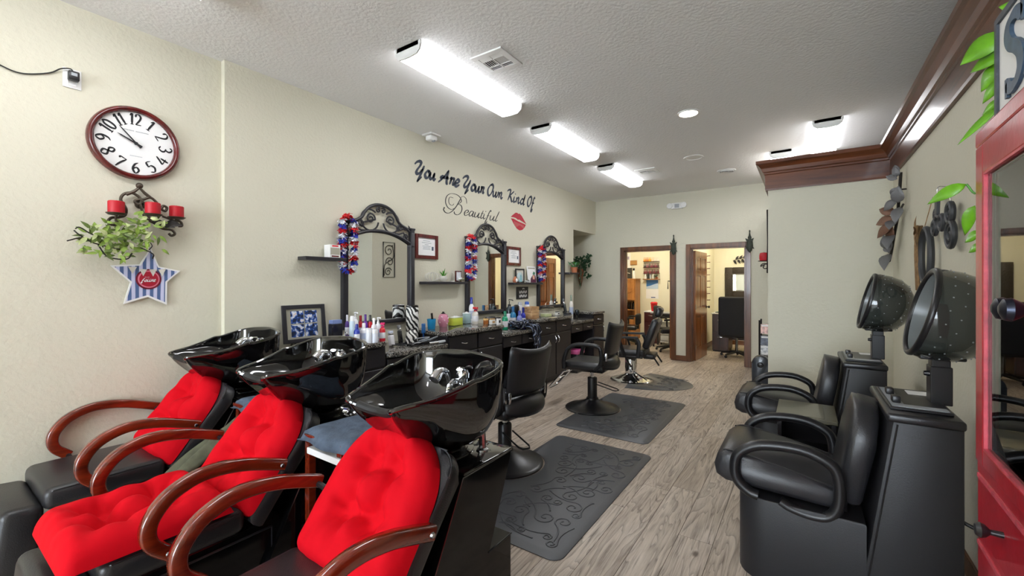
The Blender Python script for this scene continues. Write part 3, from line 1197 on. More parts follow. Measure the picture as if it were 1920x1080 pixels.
def styling_chair(label, loc, rz, zs, lever_ang):
    """zs: height of the seat top"""
    t = thing('styling_chair', label, 'salon chair', (loc[0], loc[1], 0), rz, 'styling chairs in front of the mirrors')
    obj('base', base_disc(0.31, 0), 'satin_black', t)
    ct = zs - 0.215
    obj('column', B().lathe([(0.055, 0.12), (0.055, ct), (0.05, ct + 0.008), (0.03, ct + 0.01)], seg=24), 'black_plastic', t)
    obj('piston', B().cyl((0, 0, ct), (0, 0, zs - 0.115), 0.024, seg=16), 'chrome', t)
    lv = B()
    ca, sa = cos(lever_ang), sin(lever_ang)
    pts = [(0.05, -0.045, ct - 0.05), (0.30, -0.045, ct - 0.085), (0.33, -0.03, ct - 0.09), (0.33, 0.03, ct - 0.09), (0.30, 0.045, ct - 0.085), (0.05, 0.045, ct - 0.05)]
    lv.tube([(x * ca - y * sa, x * sa + y * ca, z) for x, y, z in pts], 0.0065, 8)
    obj('pump_lever', lv, 'black_plastic', t)
    obj('seat_plate', B().bb(-0.17, 0.17, -0.15, 0.15, zs - 0.125, zs - 0.10, 0.005), 'black_plastic', t, smooth=False)
    obj('seat', B().bb(-0.265, 0.225, -0.245, 0.245, zs - 0.105, zs, 0.042, 4), 'leather', t)
    # rolled shell behind the seat
    def shell(u, v):
        a = (u - 0.5) * pi
        y = 0.235 * sin(a)
        r = 0.11 * cos(a) + 0.02
        b = -0.5 + v * 2.3
        return (0.17 + r * cos(b) * 1.1, y, zs - 0.02 + (0.11 * sin(b) - 0.01) * (0.45 + 0.55 * cos(a)))
    obj('seat_shell', B().grid(shell, 17, 9), 'leather', t, solid=0.012, angle=70)
    obj('backrest', curved_back(0.50, zs + 0.07, zs + 0.46, 0.245, 0.085, 0.035, 0.055, 0.06), 'leather', t, angle=60)
    for s in (-1, 1):
        obj('back_bracket', B().bb(0.20, 0.245, s * 0.215 - 0.012, s * 0.215 + 0.012, zs + 0.03, zs + 0.115, 0.004), 'nickel', t)
    for s in (-1, 1):
        y = s * 0.272
        pts = [(-0.235, y, zs - 0.085), (-0.235, y, zs + 0.02), (-0.185, y, zs + 0.14), (-0.09, y, zs + 0.195), (0.06, y, zs + 0.20), (0.165, y, zs + 0.185), (0.195, y, zs + 0.13), (0.19, y, zs + 0.0), (0.12, y, zs - 0.075)]
        obj('armrest', B().tube(smoothpts(pts, 5), 0.022, 10, flat=(0.85, 1.05)), 'black_plastic', t, angle=60)
    fr = B()
    pts = [(-0.20, -0.13, zs - 0.12), (-0.30, -0.14, zs - 0.15), (-0.47, -0.15, zs - 0.34), (-0.50, -0.12, zs - 0.375), (-0.50, 0.12, zs - 0.375), (-0.47, 0.15, zs - 0.34), (-0.30, 0.14, zs - 0.15), (-0.20, 0.13, zs - 0.12)]
    fr.tube(pts, 0.011, 8)
    fr.box((-0.445, 0, zs - 0.30), (0.13, 0.26, 0.012), 0.004, (0, radians(-49), 0))
    obj('footrest', fr, 'chrome', t)
    return t


styling_chair('black styling chair seen from behind, beside the nearest shampoo bowl', CH[0], radians(-6), 0.525, radians(-20))
styling_chair('black styling chair on the middle mat, side-on with arms', CH[1], radians(4), 0.565, radians(-15))

# the reclining barber chair further back
zs = 0.475
bc = thing('barber_chair', 'black reclining barber chair with headrest and chrome column base', 'salon chair', (CH[2][0], CH[2][1], 0), radians(8))
obj('base', base_disc(0.30, 1), 'chrome', bc)
obj('column', B().lathe([(0.085, 0.11), (0.085, 0.33), (0.075, 0.345), (0.05, 0.35), (0.05, 0.37)], seg=24), 'chrome', bc)
obj('lever', B().tube([(-0.12, -0.27, 0.66), (-0.06, -0.27, 0.50), (-0.02, -0.26, 0.36), (0.05, -0.24, 0.24)], 0.012, 8), 'black_plastic', bc)
pv = B().tube([(0.05, -0.06, 0.14), (0.20, -0.16, 0.085), (0.26, -0.19, 0.06)], 0.009, 8)
obj('pump_pedal', pv, 'chrome', bc)
obj('seat_plate', B().bb(-0.20, 0.20, -0.2, 0.2, zs - 0.115, zs - 0.09, 0.005), 'black_plastic', bc, smooth=False)
obj('seat', B().bb(-0.27, 0.24, -0.25, 0.25, zs - 0.095, zs + 0.01, 0.04, 4), 'leather', bc)
sl = B().bb(-0.245, 0.245, -0.05, 0.05, 0, 0.44, 0.035, 4)
sl.move((0, 0, 0), (0, 0, pi / 2)).move((0, 0, 0), (0, radians(20), 0)).move((0.235, 0, zs + 0.035))
obj('backrest', sl, 'leather', bc)
hr = B().bb(-0.13, 0.13, -0.045, 0.045, 0, 0.14, 0.035, 4)
hr.move((0, 0, 0), (0, 0, pi / 2)).move((0, 0, 0), (0, radians(14), 0)).move((0.385, 0, zs + 0.48))
obj('headrest', hr, 'leather', bc)
obj('headrest_post', B().cyl((0.375, 0, zs + 0.40), (0.40, 0, zs + 0.50), 0.012, seg=10), 'chrome', bc)
for s in (-1, 1):
    y = s * 0.285
    a = obj('armrest', B().tube([(-0.23, y, zs + 0.185), (0.15, y, zs + 0.195)], 1.0, flat=('rect', 0.03, 0.016)), 'leather', bc)
    obj('arm_support', B().tube(smoothpts([(0.13, y, zs + 0.18), (0.165, y, zs + 0.10), (0.15, y, zs - 0.08)], 4), 0.024, 8, flat=(0.7, 1.2)).tube([(-0.12, y, zs + 0.17), (-0.08, y, zs + 0.02), (-0.05, y, zs - 0.08)], 0.016, 8), 'black_plastic', a)
rs = B().bb(0.20, 0.36, -0.17, 0.17, zs - 0.12, zs - 0.05, 0.02, 3)
obj('rear_frame', rs.tube([(0.34, 0.15, zs - 0.08), (0.42, 0.15, zs - 0.2)], 0.012, 8).tube([(0.34, -0.15, zs - 0.08), (0.42, -0.15, zs - 0.2)], 0.012, 8), 'black_plastic', bc)
fr = B().tube([(-0.20, -0.13, zs - 0.10), (-0.44, -0.15, zs - 0.32), (-0.46, -0.12, zs - 0.34), (-0.46, 0.12, zs - 0.34), (-0.44, 0.15, zs - 0.32), (-0.20, 0.13, zs - 0.10)], 0.011, 8)
obj('footrest', fr, 'chrome', bc)


# ---------------------------------------------------------------- hood dryer chairs (facing -x; origin at the rear edge)
M['hood'] = mat('smoked_hood_plastic', '343a36', 0.06, coat=0.6, alpha=0.72)
M['hood_in'] = mat('grey_hood_liner', '777c7d', 0.25)
M['grey_panel'] = mat('grey_control_panel', '9ba0a6', 0.35)
M['taupe'] = mat('olive_grey_laminate', '625f4e', 0.3, coat=0.3)


def dryer_chair(label, loc):
    t = thing('dryer_chair', label, 'dryer chair', (loc[0], loc[1], 0), 0, 'hood dryer chairs along the right wall')
    W = 0.29
    prof = [(0, 0.0), (0, 0.865), (-0.215, 0.865), (-0.335, 0.0)]
    obj('dryer_box', B().prism(prof, -W, W, 'Y', 0.012), 'vinyl', t)
    for s in (-1, 1):
        obj('box_piping', B().tube([(-0.20, s * (W + 0.0005), 0.855), (-0.318, s * (W + 0.0005), 0.01)], 0.004, 6), 'satin_black', t)
    obj('top_cap', B().bb(-0.235, 0.005, -W - 0.008, W + 0.008, 0.862, 0.90, 0.012, 3), 'leather', t)
    pn = obj('control_panel', B().bb(-0.215, -0.015, -0.22, 0.22, 0.90, 0.912, 0.004), 'satin_black', t, smooth=False)
    cp_ = B().bb(-0.205, -0.16, -0.20, 0.20, 0.912, 0.914)
    cp_.bb(-0.16, -0.025, -0.205, -0.15, 0.912, 0.914)
    obj('panel_strip', cp_, 'grey_panel', pn, smooth=False)
    for y in (-0.115, 0.06):
        obj('switch_knob', B().box((-0.183, y, 0.928), (0.03, 0.05, 0.03), 0.005), 'black_plastic', pn)
    obj('warning_label', B().bb(-0.11, -0.03, 0.10, 0.19, 0.912, 0.9135), 'white', pn, smooth=False)
    # seat base with a rounded front
    out = [(-0.30, -W), (-0.30, W), (-0.68, W)]
    out += [(-0.68 - 0.12 * sin(radians(a)), W - 0.12 + 0.12 * cos(radians(a))) for a in range(15, 91, 15)]
    out += [(-0.68 - 0.12 * cos(radians(a)), -W + 0.12 - 0.12 * sin(radians(a))) for a in range(0, 91, 15)]
    obj('seat_base', B().prism(out, 0.0, 0.40, 'Z', 0.008), 'vinyl', t, angle=30)
    # seat cushion, front lip raised
    def cush(u, v):
        a = (u - 0.5) * 2 * pi
        return (0, 0, 0)
    sp = [(-0.36, 0.405), (-0.86, 0.425), (-0.905, 0.45), (-0.915, 0.50), (-0.90, 0.555), (-0.86, 0.588), (-0.80, 0.592), (-0.60, 0.555), (-0.36, 0.505)]
    obj('seat', B().prism(sp, -0.245, 0.245, 'Y', 0.03), 'leather_soft', t, angle=50)
    for s in (-1, 1):
        obj('seat_piping', B().tube(smoothpts([(-0.38, s * 0.236, 0.505), (-0.60, s * 0.236, 0.552), (-0.80, s * 0.236, 0.588), (-0.87, s * 0.22, 0.582)], 4), 0.005, 6), 'leather', t)
    # padded back
    pts = []
    Wb, H, r = 0.22, 0.465, 0.175
    for cx, cy, a0 in ((Wb - r, H - r, 0), (-(Wb - r), H - r, 90)):
        for k in range(7):
            a = radians(a0 + 15 * k)
            pts.append((cx + r * cos(a), cy + r * sin(a)))
    pts += [(-Wb, 0.02), (-Wb + 0.03, 0), (Wb - 0.03, 0), (Wb, 0.02)]
    bk = B().prism(pts, -0.045, 0.055, 'Z', 0.03)
    bk.move((0, 0, 0), (pi / 2, 0, -pi / 2)).move((0, 0, 0), (0, radians(10), 0)).move((-0.355, 0, 0.435))
    obj('backrest', bk, 'leather_soft', t, angle=55)
    # ring arms
    loop = [(-0.62, 0.405), (-0.58, 0.385), (-0.50, 0.372), (-0.43, 0.385), (-0.395, 0.45), (-0.395, 0.57), (-0.43, 0.63), (-0.54, 0.668), (-0.70, 0.655), (-0.79, 0.60), (-0.812, 0.53), (-0.80, 0.46), (-0.75, 0.415), (-0.71, 0.405)]
    for s in (-1, 1):
        a = obj('armrest', B().tube(smoothpts([(x, s * 0.268, z) for x, z in loop], 4), 0.026, 10, flat=(1.0, 0.95)), 'black_plastic', t, angle=60)
    # telescopic post
    obj('post', B().box((-0.02 - 0.0, 0, 0.99), (0.072, 0.085, 0.17), 0.004).box((-0.02, 0, 1.09), (0.062, 0.072, 0.10), 0.004).move((0, 0, 0)), 'black_plastic', t, smooth=False)
    obj('clamp_knob', B().cyl((-0.055, -0.02, 1.04), (-0.075, -0.02, 1.04), 0.014, 0.010, 12), 'black_plastic', t)
    # hood: a dome whose mouth looks forward and a little up
    R = Euler((0, radians(-76.5), 0)).to_matrix()
    prof = [(0.198, 0.0), (0.205, -0.03), (0.205, -0.09), (0.192, -0.15), (0.16, -0.20), (0.11, -0.235), (0.05, -0.25), (0, -0.253)]
    c = (-0.085, 0, 1.318)
    hood = obj('hood', B().lathe(prof, c, 40, rot=R), 'hood', t, angle=60)
    obj('hood_liner', B().lathe([(0.182, -0.010), (0.176, -0.06), (0.165, -0.11), (0.14, -0.165), (0.09, -0.20), (0.04, -0.215), (0, -0.217)], c, 32, rot=R), 'hood_in', hood, angle=60)
    obj('hood_rim', B().lathe([(0.182, -0.008), (0.184, 0.003), (0.192, 0.006), (0.202, 0.003), (0.207, -0.005), (0.205, -0.016), (0.198, -0.018), (0.184, -0.016)], c, 40, rot=R), 'satin_black', hood, angle=60)
    hl = B()
    for q, (r, z) in enumerate(((0.2055, -0.055), (0.2035, -0.095), (0.190, -0.155), (0.160, -0.2025))):
        for k in range(22):
            a = 2 * pi * (k + 0.5 * (q % 2)) / 22
            hl.box((r * cos(a), r * sin(a), z), (0.0045, 0.0045, 0.0045), 0, (0, 0, a))
    hl.move((0, 0, 0), R).move(c)
    ho = obj('air_holes', hl, 'grey_panel', hood, smooth=False)
    ho['kind'] = 'stuff'
    obj('hood_collar', B().box((-0.02, 0, 1.118), (0.15, 0.13, 0.022), 0.006), 'black_plastic', t)
    return t


dryer_chair('black hood dryer chair beside the red cabinet', (0.52, 2.68))
dryer_chair('black hood dryer chair in front of the partition wall', (0.45, 4.02))

# low table between the dryers
lt = thing('side_table', 'small dark side table with olive top between the dryer chairs', 'table', (0.0, 3.43, 0))
tp = obj('table_top', B().bb(-0.155, 0.165, -0.21, 0.21, 0.585, 0.61, 0.004), 'taupe', lt, smooth=False)
obj('inlay', B().bb(-0.14, 0.10, -0.18, 0.18, 0.61, 0.612, 0.0008), 'taupe', tp, smooth=False)
for x in (-0.135, 0.145):
    obj('side_panel', B().bb(x - 0.012, x + 0.012, -0.19, 0.19, 0, 0.585, 0.002), 'black_lacquer', lt, smooth=False)
obj('shelf', B().bb(-0.123, 0.133, -0.18, 0.18, 0.33, 0.35), 'black_lacquer', lt, smooth=False)
obj('back_panel', B().bb(-0.123, 0.133, 0.175, 0.19, 0.02, 0.585), 'black_lacquer', lt, smooth=False)
obj('kick_panel', B().bb(-0.123, 0.133, -0.17, -0.155, 0.0, 0.30), 'black_lacquer', lt, smooth=False)

# ---------------------------------------------------------------- vanity run along the left wall
HZ, LZ = 0.940, 0.830          # tops of the high and the low worktops
CX = -3.03                     # cabinet fronts
WX = XS                        # wall face


def pull(parent, y, z, vertical=False, w=0.085, x=CX):
    g = B()
    if vertical:
        p = [(x + 0.018, y, z - w / 2), (x + 0.03, y, z - w / 2 + 0.004), (x + 0.046, y, z - w / 4), (x + 0.049, y, z), (x + 0.046, y, z + w / 4), (x + 0.03, y, z + w / 2 - 0.004), (x + 0.018, y, z + w / 2)]
    else:
        p = [(x + 0.018, y - w / 2, z), (x + 0.03, y - w / 2 + 0.004, z), (x + 0.046, y - w / 4, z - 0.004), (x + 0.049, y, z - 0.006), (x + 0.046, y + w / 4, z - 0.004), (x + 0.03, y + w / 2 - 0.004, z), (x + 0.018, y + w / 2, z)]
    g.tube(smoothpts(p, 2), 0.0055, 8)
    return obj('handle', g, 'nickel', parent, world=True)


def front(kind, root, y0, y1, z0, z1):
    return obj(kind, B().bb(CX, CX + 0.019, y0 + 0.003, y1 - 0.003, z0 + 0.003, z1 - 0.003, 0.003, 1), 'black_lacquer', root, world=True, smooth=False)


def high_unit(label, y0, y1, n):
    t = thing('base_cabinet', label, 'cabinet', ((WX + CX) / 2, (y0 + y1) / 2, 0), 0, 'black vanity cabinets along the left wall')
    g = B().bb(WX + 0.002, CX, y0, y1, 0.09, HZ - 0.04).bb(WX + 0.002, CX - 0.05, y0, y1, 0, 0.09)
    obj('body', g, 'black_lacquer', t, world=True, smooth=False)
    w = (y1 - y0) / n
    for k in range(n):
        a, b_ = y0 + k * w, y0 + (k + 1) * w
        d = front('drawer', t, a + 0.008, b_ - 0.008, 0.722, 0.885)
        pull(d, (a + b_) / 2, 0.81)
        d = front('door', t, a + 0.008, b_ - 0.008, 0.10, 0.708)
        hy = (b_ - 0.045 if k % 2 == 0 else a + 0.045) if n > 1 else b_ - 0.05
        pull(d, hy, 0.62, True, 0.10)
    return t


def low_unit(label, y0, y1):
    """two drawers hung under a lower worktop, knee space below with a side divider"""
    t = thing('drawer_unit', label, 'drawers', ((WX + CX) / 2, (y0 + y1) / 2, LZ - 0.17), 0, 'black drawer units under the low worktops')
    ya, yb = y0 + 0.004, y1 - 0.004
    obj('body', B().bb(WX + 0.002, CX, ya, yb, LZ - 0.17, LZ - 0.04), 'black_lacquer', t, world=True, smooth=False)
    m = (ya + yb) / 2
    for a, b_ in ((ya, m), (m, yb)):
        d = front('drawer', t, a + 0.006, b_ - 0.006, LZ - 0.175, LZ - 0.05)
        pull(d, (a + b_) / 2, LZ - 0.115)
    obj('back_panel', B().bb(WX + 0.002, WX + 0.015, ya, yb, 0.0, LZ - 0.17), 'black_lacquer', t, world=True, smooth=False)
    return t


def worktop(label, y0, y1, z, over=0.0):
    x1 = -2.99
    r = 0.05
    a, b_ = y0 - over, y1 + over
    out = [(WX + 0.001, a), (x1 - r, a)] + [(x1 - r + r * sin(radians(q)), a + r - r * cos(radians(q))) for q in range(15, 91, 15)]
    out += [(x1 - r + r * cos(radians(q)), b_ - r + r * sin(radians(q))) for q in range(0, 91, 15)] + [(WX + 0.001, b_)]
    o = obj('worktop', B().prism(out, z - 0.038, z, 'Z', 0.012), 'granite', angle=40)
    return tag(o, label, 'worktop', 'dark granite worktops along the left wall')


S = [1.93, 2.45, 3.24, 4.19, 5.04, 6.02, 6.87, 7.34]
high_unit('black vanity cabinet under the four-photo frame', S[0], S[1], 1)
low_unit('black drawer pair below the first mirror', S[1], S[2])
high_unit('black vanity cabinet between the first and second mirror', S[2], S[3], 2)
low_unit('black drawer pair below the second mirror', S[3], S[4])
high_unit('black vanity cabinet between the second and third mirror', S[4], S[5], 2)
low_unit('black drawer pair below the third mirror', S[5], S[6])
high_unit('narrow black vanity cabinet at the far end, past the third mirror', S[6], S[7], 1)
worktop('dark granite worktop under the four-photo frame', S[0], S[1], HZ, 0.012)
worktop('low dark granite worktop below the first mirror', S[1] + 0.002, S[2] - 0.002, LZ)
worktop('dark granite worktop holding the blue cup and pink jar', S[2], S[3], HZ, 0.03)
worktop('low dark granite worktop below the second mirror', S[3] + 0.002, S[4] - 0.002, LZ)
worktop('dark granite worktop holding the wooden crate and wire basket', S[4], S[5], HZ, 0.02)
worktop('low dark granite worktop below the third mirror', S[5] + 0.002, S[6] - 0.002, LZ)
worktop('dark granite worktop at the far end of the vanity run', S[6], S[7], HZ, 0.025)


# ---------------------------------------------------------------- mirrors with wrought arches
def arch_low(s):
    return 1.862 + 0.113 * (1 - s * s)


def wall_mirror(label, yc, hw):
    t = thing('wall_mirror', label, 'mirror', (WX, yc, 1.02), 0, 'arched mirrors above the vanity')
    xf = WX + 0.03

    def P(name, g, m, par=t, **k):
        return obj(name, g, m, par, world=True, **k)
    for s in (-1, 1):
        y = yc + s * hw
        g = B().bb(WX + 0.001, WX + 0.05, y - 0.028, y + 0.028, 1.005, 2.0, 0.006)
        g.lathe([(0.034, 1.84), (0.034, 1.85), (0.03, 1.855)], (xf - 0.004, y, 0), 12)
        g.box((xf - 0.004, y, 2.035), (0.058, 0.066, 0.022), 0.005)
        g.box((xf - 0.004, y, 2.012), (0.048, 0.05, 0.03), 0.003)
        P('post', g, 'frame_black')
    arc = [(xf, yc + s * hw, arch_low(s)) for s in [-1 + k / 12 for k in range(25)]]
    P('lower_arch', B().tube(arc, 0.017, 8, flat=(1.0, 1.0)), 'frame_black')
    prof = [(1.0, 1.985), (0.86, 2.022), (0.80, 2.040), (0.66, 2.062), (0.54, 2.098), (0.46, 2.150), (0.34, 2.200), (0.18, 2.230), (0.0, 2.240)]
    up = [(xf, yc - s * hw, z) for s, z in prof] + [(xf, yc + s * hw, z) for s, z in prof[-2::-1]]
    P('upper_arch', B().tube(smoothpts(up, 4), 0.013, 8, flat=(1.0, 1.3)), 'frame_black')
    k = hw / 0.42
    for s in (-1, 1):
        def cv(pts):
            return [(xf, yc + s * u * k, z) for u, z in pts]
        P('scroll', B().tube(cv(spiral((0.135, 2.075), 0.105, 0.105, pi * 1.05, 1.0, 24)[:21]), 0.0095, 6), 'frame_black')
        P('scroll', B().tube(cv(spiral((0.125, 2.09), 0.012, 0.055, 0.4, 1.45, 22) + [(0.20, 2.045), (0.235, 2.03)]), 0.0095, 6), 'frame_black')
        P('scroll', B().tube(cv(spiral((0.245, 2.03), 0.01, 0.036, 2.2, 1.3, 16) + [(0.30, 2.03), (0.33, 2.02)]), 0.009, 6), 'frame_black')
        P('scroll', B().tube(cv(spiral((0.335, 1.945), 0.008, 0.040, 3.4, 1.3, 16) + [(0.30, 1.985), (0.24, 1.965), (0.19, 1.965)]), 0.009, 6), 'frame_black')
        P('scroll', B().tube(cv(spiral((0.03, 2.185), 0.006, 0.030, 1.0, 1.2, 14)), 0.008, 6), 'frame_black')
        P('curl', B().tube(cv([(0.36, 2.03), (0.385, 2.055), (0.37, 2.07)]), [0.011, 0.010, 0.004], 6), 'frame_black')
    P('glass', B().prism([(yc - hw + 0.01, 1.055)] + [(yc + hw - 0.01, 1.055)] + [(yc + s * (hw - 0.01), arch_low(s)) for s in [1 - q / 12 for q in range(25)]], WX + 0.004, WX + 0.016, 'X'), 'mirror', smooth=False)
    P('bottom_rail', B().bb(WX + 0.001, WX + 0.045, yc - hw + 0.028, yc + hw - 0.028, 1.03, 1.072, 0.006), 'frame_black')
    return t


MIR = ((2.83, 0.415), (4.595, 0.405), (6.39, 0.43))
wall_mirror('arched black mirror reflecting the iron scroll panel, first of three', *MIR[0])
wall_mirror('arched black mirror between the two framed certificates and pink jar', *MIR[1])
wall_mirror('arched black mirror reflecting the wooden door', *MIR[2])

# flower garlands hung over the left post of each mirror
M['lei_red'] = mat('red_petal_cloth', 'd8141f', 0.7)
M['lei_white'] = mat('white_petal_cloth', 'eef0f6', 0.7)
M['lei_blue'] = mat('blue_petal_cloth', '1c2f9e', 0.7)


def tuft_mesh(seed):
    rnd = random.Random(seed)
    g = B()
    for k in range(15):
        a = 2 * pi * k / 15 + rnd.uniform(-0.2, 0.2)
        el = rnd.uniform(-0.5, 0.5)
        L = rnd.uniform(0.034, 0.05)
        d = Vector((cos(a) * cos(el), sin(a) * cos(el), sin(el)))
        sd = Vector((-sin(a), cos(a), 0)) * rnd.uniform(0.010, 0.016)
        up = Vector((0, 0, 1)) * rnd.uniform(0.004, 0.012)
        pts = [d * 0.004, d * L * 0.55 + sd + up, d * L + sd * 0.6 - up, d * L * 1.02 - sd * 0.5, d * L * 0.55 - sd + up * 0.3]
        g.bm.faces.new([g.bm.verts.new(p) for p in pts])
    return g


TUFTS = {}
for ci, cn in enumerate(('lei_red', 'lei_white', 'lei_blue')):
    for v in range(2):
        bm_ = tuft_mesh(ci * 5 + v).bm
        me = bpy.data.meshes.new('petal_ring')
        bm_.to_mesh(me)
        bm_.free()
        me.materials.append(M[cn])
        TUFTS[(ci, v)] = me


def lei(label, y, ztop, zbot, w):
    t = thing('flower_garland', label, 'garland', (WX + 0.085, y, ztop), 0, 'red, white and blue flower garlands')
    rnd = random.Random(int(y * 100))
    path = [(0, -w * 0.4, -0.03), (0, -w, -0.06)] + [(0.0, -w, -0.06 - q * (ztop - zbot - 0.14) / 9) for q in range(1, 10)]
    path += [(0, -w * 0.75, -(ztop - zbot) + 0.035), (0, 0, -(ztop - zbot) + 0.005), (0, w * 0.75, -(ztop - zbot) + 0.035)]
    path += [(0.0, w, -0.06 - q * (ztop - zbot - 0.14) / 9) for q in range(9, 0, -1)] + [(0, w, -0.06), (0, w * 0.4, -0.03), (-0.02, 0, -0.004)]
    pts = smoothpts(path, 2)
    obj('cord', B().tube(pts, 0.004, 5), 'lei_white', t)
    step = 0.021
    acc, n = 0.0, 0
    prev = pts[0]
    for p in pts:
        acc += (p - prev).length
        prev = p
        if acc >= step or n == 0:
            acc = 0.0
            ci = (n // 2) % 3
            o = bpy.data.objects.new('petal_ring', TUFTS[(ci, rnd.randint(0, 1))])
            COL.objects.link(o)
            o.parent = t
            o.location = p
            o.rotation_euler = (rnd.uniform(-0.5, 0.5), rnd.uniform(-0.5, 0.5), rnd.uniform(0, 6.28))
            o.scale = [rnd.uniform(0.85, 1.1)] * 3
            n += 1
    return t


lei('red, white and blue flower garland on the post of the first mirror', MIR[0][0] - MIR[0][1], 2.085, 1.545, 0.062)
lei('red, white and blue flower garland on the post of the second mirror', MIR[1][0] - MIR[1][1] + 0.01, 2.06, 1.49, 0.062)
lei('red, white and blue flower garland on the post of the third mirror', MIR[2][0] - MIR[2][1] + 0.01, 2.03, 1.49, 0.062)


# ---------------------------------------------------------------- shelves, frames and notices on the left wall
def shelf(label, y0, y1, z, d=0.13):
    o = obj('wall_shelf', B().bb(WX + 0.001, WX + d, y0, y1, z - 0.03, z, 0.003), 'frame_black', smooth=False)
    return tag(o, label, 'shelf', 'black floating shelves on the left wall')


shelf('black floating shelf to the left of the first mirror', 1.98, 2.37, 1.675)
shelf('black floating shelf with the small grass plant, under a certificate', 3.38, 4.08, 1.462)
shelf('black floating shelf with the white magazine, before the third mirror', 5.13, 5.93, 1.452)
shelf('black floating shelf with the trailing green plant, past the third mirror', 6.87, 7.26, 1.635)

M['mahogany'] = wood('mahogany_frame', '3f0f0f', '6d1d1b', 'Z', 0.25, 12, 8, coat=0.4)


def certificate(label, y0, y1, z0, z1):
    t = thing('certificate', label, 'certificate', (WX, (y0 + y1) / 2, z0), 0, 'framed certificates on the left wall')
    w = 0.042
    g = B()
    for a, b_, c, d in ((y0, y0 + w, z0, z1), (y1 - w, y1, z0, z1), (y0 + w, y1 - w, z0, z0 + w), (y0 + w, y1 - w, z1 - w, z1)):
        g.bb(WX + 0.001, WX + 0.024, a, b_, c, d, 0.005)
    obj('frame', g, 'mahogany', t, world=True, smooth=False)
    obj('sheet', B().bb(WX + 0.002, WX + 0.010, y0 + w, y1 - w, z0 + w, z1 - w), 'paper', t, world=True, smooth=False)
    pr = B()
    ym = (y0 + y1) / 2
    H = z1 - z0
    for k, (hw, zz) in enumerate(((0.055, 0.74), (0.075, 0.66), (0.03, 0.585), (0.065, 0.52), (0.055, 0.46), (0.06, 0.40))):
        pr.bb(WX + 0.010, WX + 0.0105, ym - hw, ym + hw, z0 + H * zz - 0.003, z0 + H * zz + 0.003)
    q = obj('print_lines', pr, 'grey_panel', t, world=True, smooth=False)
    q['kind'] = 'stuff'
    obj('portrait', B().bb(WX + 0.010, WX + 0.0106, y1 - w - 0.055, y1 - w - 0.025, z0 + H * 0.36, z0 + H * 0.52), 'towel', t, world=True, smooth=False)
    return t


certificate('certificate in a mahogany frame, above the shelf with the grass plant', 3.31, 3.665, 1.722, 2.002)
certificate('certificate in a mahogany frame, between the second and third mirror', 5.08, 5.45, 1.705, 1.985)

# four-photo frame leaning on the wall


def photo_mat():
    m = mat('blue_photo_print', '1c3f86', 0.4)
    nt = m.node_tree
    geo = nt.nodes.new('ShaderNodeNewGeometry')
    n = nt.nodes.new('ShaderNodeTexNoise')
    n.inputs['Scale'].default_value = 27
    n.inputs['Detail'].default_value = 3
    r = nt.nodes.new('ShaderNodeValToRGB')
    for pos, c in ((0.40, '0f1d3c'), (0.50, '2455a8'), (0.55, 'b9c4dc'), (0.62, 'eeeef2'), (0.70, 'caa593')):
        e = r.color_ramp.elements.new(pos)
        e.color = lin(c)
    r.color_ramp.elements[0].color = lin('0d1930')
    r.color_ramp.elements[-1].color = lin('d8dbe8')
    nt.links.new(geo.outputs['Position'], n.inputs['Vector'])
    nt.links.new(n.outputs['Fac'], r.inputs['Fac'])
    nt.links.new(r.outputs['Color'], nt.nodes['Principled BSDF'].inputs['Base Color'])
    return m


M['photo_blue'] = photo_mat()
M['photo_fig'] = mat('pale_photo_print', 'd9dbe2', 0.4, var=0.2, vscale=40)
M['mount'] = mat('grey_photo_mount', 'a7a494', 0.6)
fr = thing('framed_photographs', 'dark frame holding four blue photographs, on the first worktop', 'frame', (WX + 0.05, 2.02, HZ))
fr.rotation_euler = (0, radians(-7), 0)
wv, hv, bw = 0.19, 0.32, 0.033
g = B()
for a, b_, c, d in ((-wv, -wv + bw, 0, hv), (wv - bw, wv, 0, hv), (-wv + bw, wv - bw, 0, bw), (-wv + bw, wv - bw, hv - bw, hv)):
    g.bb(0, 0.022, a, b_, c, d, 0.004)
obj('frame', g, 'frame_black', fr, smooth=False)
obj('mount', B().bb(0.002, 0.008, -wv + bw, wv - bw, bw, hv - bw), 'mount', fr, smooth=False)
for iy in (0, 1):
    for iz in (0, 1):
        y0, z0 = -0.118 + iy * 0.122, 0.048 + iz * 0.115
        ph = obj('photograph', B().bb(0.008, 0.0095, y0, y0 + 0.112, z0, z0 + 0.106), 'photo_blue', fr, smooth=False)

# items on the shelves
bx = thing('display_box', 'white and red card box with a dark window, on the shelf by the first mirror', 'box', (WX + 0.07, 2.262, 1.675))
obj('carton', B().bb(-0.045, 0.045, -0.052, 0.052, 0, 0.115, 0.002), 'white', bx, smooth=False)
obj('window', B().bb(0.0445, 0.0465, -0.046, 0.046, 0.026, 0.088), 'mount', bx, smooth=False)
obj('red_band', B().bb(0.0445, 0.0462, -0.03, 0.03, 0.098, 0.110), 'lei_red', bx, smooth=False)
obj('label_band', B().bb(0.0445, 0.0462, -0.035, 0.035, 0.006, 0.018), 'mahogany', bx, smooth=False)

